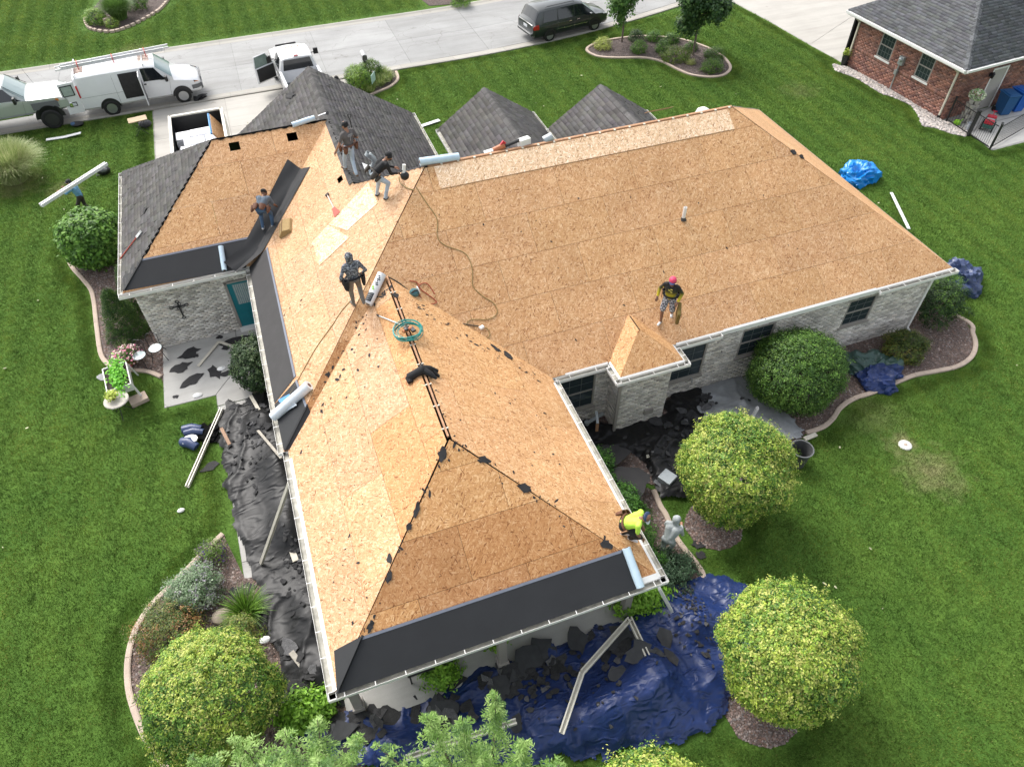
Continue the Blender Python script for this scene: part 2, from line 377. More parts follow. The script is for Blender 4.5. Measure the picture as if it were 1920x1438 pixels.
# driveway of this house, slabs
drive = flat('driveway', [(-3.6, 16.9), (7.0, 16.9), (7.0, 26.6), (-3.6, 26.6)], .002, DRIVE); drive.color = (.7, .7, .7, 1)
for i in range(3):
    for j in range(3):
        x0, y0 = -3.55 + i * 3.52, 17.0 + j * 3.2
        s = MB().prism([(x0 + .01, y0 + .01), (x0 + 3.51, y0 + .01), (x0 + 3.51, y0 + 3.19), (x0 + .01, y0 + 3.19)], -.02, .014).build('concrete_slab', DRIVE, drive)
        k = rng.uniform(.95, 1.05); s.color = (k, k, k, 1)
nd = flat('driveway', [(31.252,28.907,0),(31.722,25.112,0),(32.031,21.26,0),(32.339,18.21,0),(38.099,20.983,0)] + [(44, 22), (44, 33), (31.5, 31.4)], .002, DRIVE)
for q in ([(31.315,28.882,0),(31.751,25.101,0),(32.088,21.392,0),(36.99,23.946,0),(38.464,28.055,0)], [(32.016,21.189,0),(32.38,18.264,0),(36.254,20.102,0),(36.977,23.777,0)]):
    MB().prism(q, -.02, .014).build('concrete_slab', DRIVE, nd)
# patio and side walk
pat = flat('patio', [(-3.7, 8.4), (-3.72, 5.45), (-2.1, 5.45), (-2.1, 5.0), (-.5, 5.0), (-.1, 8.4)], .004, PATIO); pat.color = (.55, .55, .55, 1)
for q in ([(-3.69, 8.36), (-3.71, 5.47), (-2.12, 5.47), (-1.25, 6.62), (-1.22, 8.36)], [(-2.08, 5.47), (-2.08, 4.95), (-.97, 4.95), (-.95, 6.6), (-1.23, 6.60)], [(-1.19, 8.36), (-1.21, 6.64), (-.95, 6.64), (-.2, 7.3), (-.2, 8.36)]):
    MB().prism(q, -.02, .016).build('concrete_slab', PATIO, pat)
WALK = [(-2.08, 4.9), (-1.0, 4.9), (-.95, -1.6), (-2.0, -1.6)]
walk = flat('walkway', [(-2.1, 4.93), (-.98, 4.93), (-.93, -2.3), (-1.9, -2.3)], .004, PATIO); walk.color = (.55, .55, .55, 1)
for i in range(6):
    y1 = 4.92 - i * 1.2
    s = MB().prism([(-2.07 + i * .03, y1 - .01), (-1.0, y1 - .01), (-1.0, y1 - 1.19), (-2.04 + i * .03, y1 - 1.19)], -.02, .016).build('concrete_slab', PATIO, walk)
    k = rng.uniform(.92, 1.06); s.color = (k, k, k, 1)
# porch slab under the front wing
flat('porch_floor', [(.0, -6.35), (7.5, -6.35), (7.5, -3.0), (.0, -3.0)], .10, PATIO, .12)

def sweep_edging(pts, group, label, closed=False, w=.15, h=.085, sec=1.25):
    c = spline(pts, 8, closed)
    if closed: c = c + [c[0]]
    t = struct(thing('bed_edging', None, None, (c[0][0], c[0][1], 0))); t['label'] = label
    o = Vector((c[0][0], c[0][1], 0)); L = 0; cur = [c[0]]; secs = []
    for a, b in zip(c, c[1:]):
        d = (b - a).length; k = max(1, int(d / .15))
        for i in range(1, k + 1):
            p = a.lerp(b, i / k); L += d / k; cur.append(p)
            if L > sec: secs.append(cur); cur = [p]; L = 0
    if len(cur) > 1: secs.append(cur)
    for s in secs:
        rows = []; n = len(s)
        for i, p in enumerate(s):
            tg = (s[min(i + 1, n - 1)] - s[max(i - 1, 0)]); tg.z = 0; tg.normalize(); nr = Vector((-tg.y, tg.x, 0)); q = p - o
            if i == 0: q = q + tg * .006
            if i == n - 1: q = q - tg * .006
            rows.append([q + nr * a + Vector((0, 0, b)) for a, b in ((-w / 2, -.03), (-w / 2, h * .8), (-w * .3, h), (w * .3, h), (w / 2, h * .8), (w / 2, -.03))])
        mbx = MB().grid(rows); n6 = 6; mbx.f += [tuple(range(5, -1, -1)), tuple((len(rows) - 1) * 6 + j for j in range(6))]; mbx.m += [0, 0]; mbx.c += [(1, 1, 1)] * 2
        mbx.build('edging_section', EDGE, t)
    return t
def chips(name, poly, n, z, size, cols, avoid=None):
    xs = [p[0] for p in poly]; ys = [p[1] for p in poly]
    x = rng.uniform(min(xs), max(xs), n * 3); y = rng.uniform(min(ys), max(ys), n * 3); k = inpoly(x, y, poly); x, y = x[k][:n], y[k][:n]; n = len(x)
    base = np.array([(1, 0, 0), (-.5, .87, 0), (-.5, -.87, 0), (0, 0, 1)], float)
    a = rng.uniform(0, 2 * PI, n); s = rng.uniform(.5, 1.3, n) * size; ca, sa = np.cos(a), np.sin(a)
    sx = rng.uniform(.6, 1.4, n)
    V_ = np.zeros((n, 6, 3)); B = np.array([(1, 0, .1), (.2, .8, .1), (-.9, .5, .1), (-.7, -.7, .1), (.5, -.8, .1), (0, 0, .8)])
    bx = B[:, 0][None] * sx[:, None]; by = B[:, 1][None]
    V_[:, :, 0] = x[:, None] + s[:, None] * (bx * ca[:, None] - by * sa[:, None]); V_[:, :, 1] = y[:, None] + s[:, None] * (bx * sa[:, None] + by * ca[:, None])
    V_[:, :, 2] = z + s[:, None] * B[:, 2][None] + rng.uniform(-.2, .3, n)[:, None] * size
    F_ = (np.arange(n)[:, None, None] * 6 + np.array([(0, 1, 5), (1, 2, 5), (2, 3, 5), (3, 4, 5), (4, 0, 5)])[None]).reshape(-1, 3)
    me = fast_mesh(name, V_.reshape(-1, 3), F_); ci = rng.integers(0, len(cols), n); cc = np.array(cols)[ci] * rng.uniform(.7, 1.25, n)[:, None]
    set_col(me, np.repeat(cc, 5, axis=0)); me.materials.append(CHIP)
    o = bpy.data.objects.new(name, me); COL.objects.link(o); o['kind'] = 'stuff'; return o
def fast_mesh(name, V_, F_):
    me = bpy.data.meshes.new(name); k = F_.shape[1]
    me.vertices.add(len(V_)); me.vertices.foreach_set('co', V_.astype(np.float32).ravel())
    me.loops.add(F_.size); me.loops.foreach_set('vertex_index', F_.astype(np.int32).ravel())
    me.polygons.add(len(F_)); me.polygons.foreach_set('loop_start', np.arange(0, F_.size, k, dtype=np.int32))
    me.update(calc_edges=True); return me
def set_col(me, c):
    at = me.attributes.new('col', 'FLOAT_COLOR', 'FACE'); d = np.ones((len(c), 4), np.float32); d[:, :3] = c; at.data.foreach_set('color', d.ravel())
PINKS = [(1.05, .85, .78), (1.4, 1.05, .92), (.75, .62, .58), (1.15, 1.05, 1.02), (.6, .45, .4), (1.6, 1.4, 1.28), (.95, .62, .5)]
BEDS = []
def bed(poly, mat=None, n=0, z=.02, cols=PINKS, name='mulch_bed'):
    BEDS.append(poly); o = flat(name, poly, z, mat or MULCH)
    if n: chips('gravel', poly, n, z, .032, cols)
    return o
E1 = [(-7.107,15.563,0),(-7.041,14.988,0),(-6.833,14.231,0),(-6.455,13.397,0),(-6.126,12.57,0),(-5.993,11.775,0),(-5.918,10.934,0),(-5.845,10.124,0),(-5.714,8.9,0),(-5.549,8.344,0),(-5.271,7.944,0),(-4.655,7.584,0),(-4.179,7.328,0),(-3.762,6.912,0)]
bed(E1 + [(-3.72, 6.6), (-3.66, 8.4), (-3.7, 15.5), (-6.4, 15.4)], n=7000); sweep_edging(E1, '', 'tan concrete edging beside the bed with the upright evergreen')
E2 = [(-2.325,-0.004,0),(-2.798,-0.365,0),(-3.314,-0.794,0),(-3.811,-1.191,0),(-4.276,-1.563,0),(-4.649,-2.114,0),(-4.831,-2.804,0),(-4.834,-3.52,0),(-4.706,-4.159,0),(-4.479,-4.858,0),(-4.169,-5.466,0),(-3.855,-5.976,0),(-3.321,-6.565,0)]
bed(E2 + [(.1, -8.2), (.2, -6.4), (.4, -5.5), (.4, 5), (-.95, 5.2), (-.95, -1.7), (-1.9, -1.6)], n=7000); sweep_edging(E2, '', 'tan concrete edging curving round the bed with the red barberry')
E3 = [(23.361,-0.171,0),(23.103,-0.808,0),(22.758,-1.304,0),(22.204,-1.704,0),(21.474,-1.889,0),(20.666,-1.827,0),(19.835,-1.728,0),(18.901,-1.793,0),(18.051,-1.88,0),(17.292,-1.895,0),(16.65,-2.069,0),(16.155,-2.358,0),(15.646,-2.539,0),(15.024,-2.559,0)]
bed([(22.2, 2.0)] + E3 + [(11.5, -4.2), (7.2, -.5), (7.2, .26), (21.3, .26), (21.3, 2)], n=9000); sweep_edging([(22.35, 1.8, 0)] + E3, '', 'tan concrete edging round the end of the bed with the dark green shrubs')
E4 = [(9.612,-2.828,0),(9.545,-3.386,0),(9.554,-3.692,0),(9.476,-4.433,0),(9.537,-4.982,0),(9.592,-5.293,0),(9.606,-5.667,0),(9.493,-6.002,0)]
bed(E4 + [(7.5, -6.6), (7.2, -5.5), (7.2, -.5), (8.6, -1.8)], n=2500); sweep_edging(E4, '', 'tan concrete edging beside the person in the grey hooded top')
EK = [(19.859,25.244,0),(20.692,25.845,0),(21.915,26.003,0),(23.466,25.805,0),(24.648,25.271,0),(25.645,24.412,0),(26.365,23.052,0),(26.574,21.777,0),(26.284,20.454,0),(25.542,19.772,0),(24.714,19.75,0),(23.857,20.347,0),(23.449,21.259,0),(23.125,22.372,0),(22.406,23.154,0),(21.02,23.684,0),(20.079,24.265,0)]
bed(EK, WOODM, 3500, cols=[(.6, .5, .48), (.9, .75, .7), (.4, .33, .3), (1.1, .95, .9)]); sweep_edging(EK, '', 'kidney shaped tan edging round the bed with two young trees', True)
EM = [(9.057,26.41,0),(8.925,25.505,0),(8.388,24.849,0),(7.736,24.514,0),(7.017,24.216,0)]
bed([(6.478,26.438,0),(7.57,26.771,0),(9.108,26.739,0)] + EM, WOODM, 1200, cols=[(.6, .5, .48), (.9, .75, .7), (.4, .33, .3)]); sweep_edging(EM, '', 'short curved edging beside the mailbox bed')
ET = [(-7.231,40.67,0),(-7.132,39.495,0),(-6.771,38.506,0),(-5.734,37.689,0),(-4.737,38.06,0),(-3.708,39.045,0),(-2.825,40.233,0),(-2.218,41.883,0),(-2.001,43.178,0)]
bed([(-4.705,49.153,0)] + ET[::-1] + [(-6.89,41.805,0)], WOODM, 1500, cols=[(.7, .5, .45), (.9, .7, .65), (.4, .33, .3)])
tb = thing('bed_edging', 'low edging of grey blocks round the grass bed across the street', None, (0, 0, 0)); struct(tb)
cc_ = spline(ET, 10); acc = 0
for a, b in zip(cc_, cc_[1:]):
    acc += (b - a).length
    if acc > .3:
        acc = 0; d = (b - a).normalized(); k = rng.uniform(.85, 1.1)
        o = MB().bar(a - d * .0 + Vector((0, 0, .07)), a + d * .27 + Vector((0, 0, .07)), .17, .15).build('edging_block', EDGE, tb, bevel=.02)
bed([(13.23,34.76,0),(14.721,34.463,0),(16.601,34.779,0),(18.097,35.973,0),(15.09,38.166,0),(13.032,35.97,0)], WOODM, 500, cols=[(.9, .6, .55), (.6, .4, .38)])
for (px, r, nm) in (((10.659,-4.45,0), .82, 0), ((9.138,-9.18,0), .88, 1)):
    q = [(px[0] + r * math.cos(a * .4) * (1 + .05 * math.sin(a * 3)), px[1] + r * .95 * math.sin(a * .4), 0) for a in range(16)]
    bed(q, n=1500)
WHITES = [(2.6, 2.5, 2.4), (3.0, 2.9, 2.75), (2.0, 1.95, 1.9), (1.5, 1.45, 1.4), (2.9, 2.7, 2.45), (1.1, 1.05, 1.0)]
RK = [(31.693,18.738,0),(31.359,18.098,0),(31.587,17.532,0),(31.824,16.903,0),(31.9,15.955,0),(31.923,15.054,0),(32.287,14.356,0),(32.49,13.489,0),(32.158,12.556,0),(31.586,11.586,0),(32.004,11.262,0),(32.343,10.535,0),(32.715,10.073,0),(33.206,10.263,0),(33.096,11.125,0),(32.756,11.645,0),(32.636,14.782,0),(32.203,18.122,0)]
BEDS.append(RK)
struct(flat('stone_border', RK, .015, mk('stone_bed', (.42, .40, .37), .95, .2, 9, bs=30, bst=1, bd=.03)))
chips('pebbles', RK, 5200, .02, .075, WHITES)
npat = flat('patio', [(32.664,11.906,0),(33.224,10.91,0),(33.206,10.263,0),(32.987,8.622,0),(35.109,8.694,0)] + [(38, 9.5), (38, 12.0)], .006, PATIO)
for q in ([(33.226,10.147,0),(33.035,8.705,0),(35.223,8.808,0),(37.15,10.72,0),(34.293,10.671,0)], [(33.298,10.993,0),(33.242,10.303,0),(34.284,10.73,0),(37.234,10.804,0),(38.902,12.46,0),(37.105,12.218,0)]):
    MB().prism(q, -.02, .016).build('concrete_slab', PATIO, npat).color = (1.25, 1.25, 1.25, 1)
npat.color = (.8, .8, .8, 1)
BEDS.append([(32.664,11.906,0),(33.224,10.91,0),(33.206,10.263,0),(32.987,8.622,0),(35.109,8.694,0)] + [(40, 9), (40, 13)])

# ---------------- the house being re-roofed ----------------
HE, T = 2.75, .674
LX, D, XR, YS, LG, YN = 21.5, 11.38, 3.805, 8.15, 3.96, 16.36
XW, XE, LS, TF = .11, 7.48, 6.5, .6
XF = (XW + XE) / 2; WF = (XE - XW) / 2; HF = WF * TF; YF = HF / T; HR = D / 2 * T; HN = XR * T
house = thing('brick_house', 'grey brick house with its hip roof stripped to bare sheathing boards', 'house', (10, 5, 0))
HO = Vector((10, 5, 0))
def hb(mbx, name, mats, parent=None, **k):
    """build a mesh given in world coordinates as a part (or sub-part) of the house"""
    return mbx.build(name, mats, parent or house, M=Matrix.Translation(-HO), **k)
class Plane:
    def __init__(s, a, b, c, eave):   # z=a x+b y+c, eave direction in plan, u along eave, v up the slope (plan distance)
        s.a, s.b, s.c = a, b, c; g = math.hypot(a, b); s.up = (a / g, b / g); s.k = math.sqrt(1 + g * g); s.eave = eave
        s.u = (s.up[1], -s.up[0]); s.n = Vector((-a, -b, 1)).normalized()
    def z(s, x, y): return s.a * x + s.b * y + s.c
    def uv(s, p): return (p[0] * s.u[0] + p[1] * s.u[1], (p[0] * s.up[0] + p[1] * s.up[1]) * s.k)
    def xy(s, u, v): return (u * s.u[0] + v / s.k * s.up[0], u * s.u[1] + v / s.k * s.up[1])
    def p3(s, u, v, off=0): x, y = s.xy(u, v); return Vector((x, y, s.z(x, y))) + s.n * off
    def on(s, x, y, off=0): return Vector((x, y, s.z(x, y))) + s.n * off
PS = Plane(0, T, HE, 0); PW = Plane(T, 0, HE, 0); PE = Plane(-T, 0, HE + T * LX, 0); PN = Plane(0, -T, HE + T * D, 0)
PGS = Plane(0, T, HE - T * YS, 0); PGW = Plane(T, 0, HE + T * LG, 0); PGN = Plane(0, -T, HE + T * (YS + 2 * XR), 0)
PNE = Plane(-T, 0, HE + T * 2 * XR, 0)
PFW = Plane(TF, 0, HE - TF * XW, 0); PFE = Plane(-TF, 0, HE + TF * XE, 0); PFS = Plane(0, TF, HE + TF * LS, 0)
SH_L, SH_H = 2.44, 1.22
decks = {}
def deck(pl, poly, name, tint=(1, 1, 1), holes=(), special=(), u0=None, off=.012, rowoff=0.0):
    """OSB sheets laid in courses up a plane, each sheet a sub-part; poly is the plan polygon (convex)"""
    P = [pl.uv(p) for p in poly]; umin = min(p[0] for p in P); umax = max(p[0] for p in P); vmin = min(p[1] for p in P) - rowoff; vmax = max(p[1] for p in P)
    base = MB().add([pl.p3(u, v, -.03) for u, v in P], [tuple(range(len(P)))] if not holes else [])
    par = hb(base, 'roof_deck', DARKW) if not holes else hb(MB().add([pl.p3(*P[0], -.05), pl.p3(*P[1], -.05), pl.p3(*P[0], -.06)], [(0, 1, 2)]), 'roof_deck', DARKW)
    r = 0; v = vmin
    while v < vmax - .02:
        off_ = (r % 2) * 1.22 + (u0 if u0 is not None else .35); u = umin - off_
        while u < umax:
            q = [(u + .004, v + .004), (u + SH_L - .004, v + .004), (u + SH_L - .004, v + SH_H - .004), (u + .004, v + SH_H - .004)]
            q = clip_convex(q, P)
            if len(q) >= 3:
                pcs = [q]
                for (hu0, hv0, hu1, hv1) in holes:
                    nxt = []
                    for pc in pcs:
                        if max(a[0] for a in pc) < hu0 or min(a[0] for a in pc) > hu1 or max(a[1] for a in pc) < hv0 or min(a[1] for a in pc) > hv1: nxt.append(pc); continue
                        for c in ((-1, 0, hu0), (1, 0, -hu1)):
                            k = clip(pc, *c)
                            if len(k) > 2: nxt.append(k)
                        mid = clip(clip(pc, 1, 0, -hu0), -1, 0, hu1)
                        if len(mid) > 2:
                            for c in ((0, -1, hv0), (0, 1, -hv1)):
                                k = clip(mid, *c)
                                if len(k) > 2: nxt.append(k)
                    pcs = nxt
                m = MB(); uvs = []
                for pc in pcs:
                    n = len(pc); m.add([pl.p3(a, b, off) for a, b in pc] + [pl.p3(a, b, off - .011) for a, b in pc], [tuple(range(n)), tuple(range(2 * n - 1, n - 1, -1))] + [((i + 1) % n, i, n + i, n + (i + 1) % n) for i in range(n)])
                    uvs += [(a, b, 0) for a, b in pc] * 2
                if m.n:
                    # outward normals
                    o = hb(m, 'osb_sheet', OSB, par)
                    at = o.data.attributes.new('uvm', 'FLOAT_VECTOR', 'POINT'); at.data.foreach_set('vector', np.array(uvs, dtype=np.float32).ravel())
                    k = rng.uniform(.94, 1.05); w = rng.uniform(-.04, .04); cu = sum(a for a, b in q) / len(q); cv = sum(b for a, b in q) / len(q)
                    tn = tint
                    for (f, tcol) in special:
                        if f(cu, cv, r, *pl.xy(cu, cv)): tn = tcol
                    o.color = (min(2, tn[0] * k), tn[1] * k, tn[2] * k * (1 + w), 1)
            u += SH_L
        v += SH_H; r += 1
    return par
HOLES_GS = []
for c in ((0.516,11.649,5.108), (2.444,11.629,5.095)):
    u, v = PGS.uv(c); HOLES_GS.append((u - .17, v - .15, u + .17, v + .15))
NEW = (1.28, 1.42, 1.62); DARK = (.80, .70, .60); MID = (.93, .86, .78); WEST_LIT = (1.0, 1.05, 1.17)  # last tint holds the stronger light falling on the west-facing slopes
eps = .0
deck(PS, [(0, 0), (LX, 0), (LX - D / 2, D / 2 - .03), (D / 2, D / 2 - .03)], 's', special=[(lambda u, v, r, x, y: y < x and x < 3.2 and y > x - 1.2, DARK)])
deck(PW, [(0, 0), (D / 2 - .0, D / 2), (XR, D - XR), (0, D - XR)], 'w', WEST_LIT)
_h = (3.489,8.362,5.102); _u, _v = PW.uv(_h)
deck(PW, [(0, D - XR), (XR, D - XR), (XR, 11.97), (0, 8.17)], 'w2', WEST_LIT, holes=[(_u - .15, _v - .1, _u + .15, _v + .1)])
deck(PE, [(LX, 0), (LX, D), (LX - D / 2, D / 2)], 'e', (1.1, 1.1, 1.12))  # grazing sheen of the east slope put into its tint
deck(PGS, [(-LG, YS), (0, YS), (XR, YS + XR - .02), (-LG + XR, YS + XR - .02)], 'gs', holes=HOLES_GS)
gp = .065
rowlow = lambda lim: (lambda u, v, r, x, y: y < lim)
deck(PFW, [(XW, -LS), (XW, 0), (XF - gp, YF), (XF - gp, -LS + WF)], 'fw', WEST_LIT, special=[(lambda u, v, r, x, y: r >= 3 and y < 2.4, (.97, .88, .78)), (lambda u, v, r, x, y: r == 2 and -4.2 < y < -1.9, (.97, .88, .78))])
deck(PFE, [(XE, -LS), (XE, 0), (XF + gp, YF), (XF + gp, -LS + WF)], 'fe', (1.0, 1.0, .98))
deck(PFS, [(XW, -LS), (XE, -LS), (XF, -LS + WF)], 'fs', (1.02, .97, .86), special=[(lambda u, v, r, x, y: r < 2 and x > 2.0, DARK), (lambda u, v, r, x, y: r < 2 and x <= 2.0, (.98, .9, .78))])
# ridge board and spacer laths along the vent slot of the front wing
zr = HE + HF
rb = hb(MB().bar((XF, -LS + WF + .1, zr - .02), (XF, YF + .05, zr - .02), .045, .06), 'ridge_board', RWOOD)
for i in range(9):
    y = -LS + WF + .35 + i * .72
    hb(MB().box((XF, y, zr - .012), (.16, .035, .02)), 'lath', PLANK, rb)
# new pale strip of sheathing along the main ridge
def over(pl, quad, name, mat, off, parent=None, uvm=True, tint=None, thick=.011):
    n = len(quad); P = [pl.uv(p) for p in quad]
    m = MB().add([pl.p3(u, v, off) for u, v in P] + [pl.p3(u, v, off - thick) for u, v in P], [tuple(range(n)), tuple(range(2 * n - 1, n - 1, -1))] + [((i + 1) % n, i, n + i, n + (i + 1) % n) for i in range(n)])
    o = hb(m, name, mat, parent)
    if uvm: o.data.attributes.new('uvm', 'FLOAT_VECTOR', 'POINT').data.foreach_set('vector', np.array([(u, v, 0) for u, v in P] * 2, dtype=np.float32).ravel())
    if tint: o.color = (*tint, 1)
    return o
pat_s = hb(MB().add([PS.on(8, 5.6, -.02), PS.on(9, 5.6, -.02), PS.on(9, 5.5, -.02)], [(0, 1, 2)]), 'roof_patch', DARKW)
x0 = 5.95; seams = [5.95, 7.9, 10.3, 12.75, 15.2, 15.62]
for a, b in zip(seams, seams[1:]):
    over(PS, [(a + .004, D / 2 - .62), (b - .004, D / 2 - .62), (b - .004, D / 2 - .045), (a + .004, D / 2 - .045)], 'osb_sheet', OSB, .0245, pat_s, tint=(1.42, 1.74, 2.3))
over(PW, [(2.75,6.778,4.603),(4.202,7.08,5.582),(4.226,5.857,5.599),(3.198,5.839,4.905)], 'osb_sheet', OSB, .0245, pat_s, tint=(1.42, 1.75, 2.3))
over(PW, [(2.133,6.653,4.188),(2.73,6.776,4.59),(3.19,5.483,4.9),(2.152,5.398,4.201)], 'osb_sheet', OSB, .0255, pat_s, tint=(1.38, 1.68, 2.15))
rbm = hb(MB().bar((D / 2 + .1, D / 2 + .03, HE + HR - .005), (LX - D / 2, D / 2 + .03, HE + HR - .005), .09, .05), 'ridge_board', RWOOD)
for i in range(20):
    xx = D / 2 + .5 + i * .5; hb(MB().box((xx, D / 2 - .02, HE + HR + .012), (.06, .07, .03)), 'lath', PLANK, rbm)

# shingles: one raised tab after the other, joined per slope
def shingles(pl, poly, name, mat, off=.02, exp=.165, parent=None, M=None, tab=(.2, .36), house_=None, thick=.018):
    P = [pl.uv(p) for p in poly]; vmin = min(p[1] for p in P); vmax = max(p[1] for p in P); Vs = []; Cs = []
    n = len(P); r = 0; v = vmin
    while v < vmax:
        vm = min(v + exp * .5, vmax - .001); us = []
        for i in range(n):
            (a0, b0), (a1, b1) = P[i], P[(i + 1) % n]
            if (b0 > vm) != (b1 > vm): us.append(a0 + (a1 - a0) * (vm - b0) / (b1 - b0))
        us.sort()
        for k in range(0, len(us) - 1, 2):
            u = us[k] - rng.uniform(0, .1)
            while u < us[k + 1]:
                w = rng.uniform(*tab); a, b = max(u, us[k]), min(u + w - .008, us[k + 1]); u += w
                if b - a < .02: continue
                t = thick * rng.choice((.6, 1.0, 1.5)); lo, hi = v - .01, min(v + exp + .01, vmax + .01)
                A = [pl.p3(a, lo, off + t), pl.p3(b, lo, off + t), pl.p3(b, hi, off), pl.p3(a, hi, off), pl.p3(a, lo, off - .004), pl.p3(b, lo, off - .004)]
                Vs.append([tuple(q) for q in A]); g = rng.uniform(.76, 1.22); Cs.append((g, g * rng.uniform(.95, 1.02), g * rng.uniform(.92, 1.04)))
        v += exp; r += 1
    k = len(Vs); V_ = np.array(Vs).reshape(-1, 3)
    if M is not None: V_ = V_ + np.array(M)[None]
    F_ = (np.arange(k)[:, None, None] * 6 + np.array([(0, 1, 2, 3), (4, 5, 1, 0), (4, 0, 3, 3), (5, 2, 1, 1)])[None]).reshape(-1, 4)
    F_ = F_[np.arange(len(F_)) % 4 < 2]
    me = fast_mesh(name, V_, F_); set_col(me, np.repeat(np.array(Cs), 2, axis=0)); me.materials.append(mat)
    o = bpy.data.objects.new(name, me); COL.objects.link(o); o.parent = parent or house; o['kind'] = 'stuff'
    return o
def ridge_caps(pts, mat, parent, w=.30, exp=.14, M=None, lift=.03):
    m = MB(); rows = 0
    for a, b in zip(pts, pts[1:]):
        a, b = Vector(a), Vector(b); d = (b - a).normalized(); L = (b - a).length; s = d.cross(Vector((0, 0, 1))).normalized(); k = int(L / exp)
        for i in range(k):
            p = a + d * (i * exp); q = a + d * ((i + 1) * exp + .03); g = rng.uniform(.75, 1.25)
            up = Vector((0, 0, 1)); h0, h1 = lift + .016, lift
            dr = Vector((0, 0, -w * .28))
            m.add([p - s * w / 2 + dr + up * h0, p + up * h0, p + s * w / 2 + dr + up * h0, q - s * w / 2 + dr + up * h1, q + up * h1, q + s * w / 2 + dr + up * h1], [(0, 1, 4, 3), (1, 2, 5, 4)], 0, (g, g, g))
    o = m.build('ridge_cap', mat, parent, M=M); o['kind'] = 'stuff'; return o
MH = Matrix.Translation(-HO); mh = -HO
gB = lambda pl, poly: hb(MB().add([pl.on(x, y, -.01) for x, y in poly], [tuple(range(len(poly)))]), 'roof_deck', DARKW)
for pl, poly in ((PGW, [(-LG, YS), (-LG + XR, YS + XR), (-LG, YS + 2 * XR)]), (PGN, [(-LG, YS + 2 * XR), (-LG + XR, YS + XR), (XR, YS + XR), (0, YS + 2 * XR)]),
                 (PW, [(0, YS + 2 * XR), (XR, YS + XR), (XR, YN), (0, YN)]), (PNE, [(XR, YN), (XR, D - XR), (2 * XR, D), (2 * XR, YN)]),
                 (PN, [(LX, D), (2 * XR, D), (XR, D - XR), (D / 2, D / 2), (LX - D / 2, D / 2)])):
    gB(pl, poly); shingles(pl, poly, 'shingles', SHING, M=mh)
for side in (1,):
    ridge_caps([(XR, D - XR + .1, HE + HN), (XR, YN, HE + HN)], SHING, house, M=MH)
    ridge_caps([(-LG, YS + 2 * XR, HE), (-LG + XR, YS + XR, HE + HN)], SHING, house, M=MH)
# torn strip of old shingle edge along the stripped hip and ridge of the garage
def ragged(pl, path, w, name, mat, off=.03):
    m = MB(); c = [Vector((p[0], p[1], 0)) for p in path]; L = []
    for a, b in zip(c, c[1:]):
        k = max(2, int((b - a).length / .09))
        L += [a.lerp(b, i / k) for i in range(k)]
    L.append(c[-1]); rows = []
    for i, p in enumerate(L):
        t = (L[min(i + 1, len(L) - 1)] - L[max(i - 1, 0)]).normalized(); s = Vector((-t.y, t.x, 0)); a = rng.uniform(.1, 1) * w
        rows.append([pl.on(*(p - s * w * .6)[:2], off), pl.on(*(p + s * a)[:2], off)])
    m.grid(rows); return hb(m, name, mat)
ragged(PGS, [(-LG + .25, YS + .25), (-LG + XR, YS + XR)], -.05, 'torn_edge', SHING, .016)
ragged(PGS, [(-LG + XR, YS + XR - .01), (XR - .1, YS + XR - .01)], -.05, 'torn_edge', SHING)
ragged(PNE, [(XR + .02, 11.9), (XR + .03, D - XR + .02)], -.1, 'torn_edge', SHING)

# two shingled cross gables at the street side
def cross_gable(x0, x1, yn, n2):
    xm = (x0 + x1) / 2; h = (x1 - x0) / 2 * T; pw = Plane(T, 0, HE - T * x0, 0); pe = Plane(-T, 0, HE + T * x1, 0); yv = D - (x1 - x0) / 2
    for pl, poly in ((pw, [(x0, yn), (xm, yn), (xm, yv), (x0, D)]), (pe, [(xm, yn), (x1, yn), (x1, D), (xm, yv)])):
        gB(pl, poly); shingles(pl, poly, 'shingles', SHING, M=mh, exp=.19)
    ridge_caps([(xm, yv, HE + h), (xm, yn, HE + h)], SHING, house, M=MH)
    hb(MB().add([(x0 + .25, yn - .3, 0), (x1 - .25, yn - .3, 0), (x1 - .25, yn - .3, HE), (xm, yn - .3, HE + h - .15), (x0 + .25, yn - .3, HE)], [(0, 1, 2, 3, 4)]), 'gable_wall', BRICKG)
    hb(MB().add([(x0 + .25, yn - .3, 0), (x0 + .25, D, 0), (x0 + .25, D, HE - .05), (x0 + .25, yn - .3, HE - .05)], [(0, 1, 2, 3)]).add([(x1 - .25, yn - .3, 0), (x1 - .25, D, 0), (x1 - .25, D, HE - .05), (x1 - .25, yn - .3, HE - .05)], [(0, 1, 2, 3)]), 'side_wall', BRICKG)
    for x in (x0 - .06, x1 + .06):
        gutter((x, yn), (x, D + (0 if x1 < 14 else .3)))
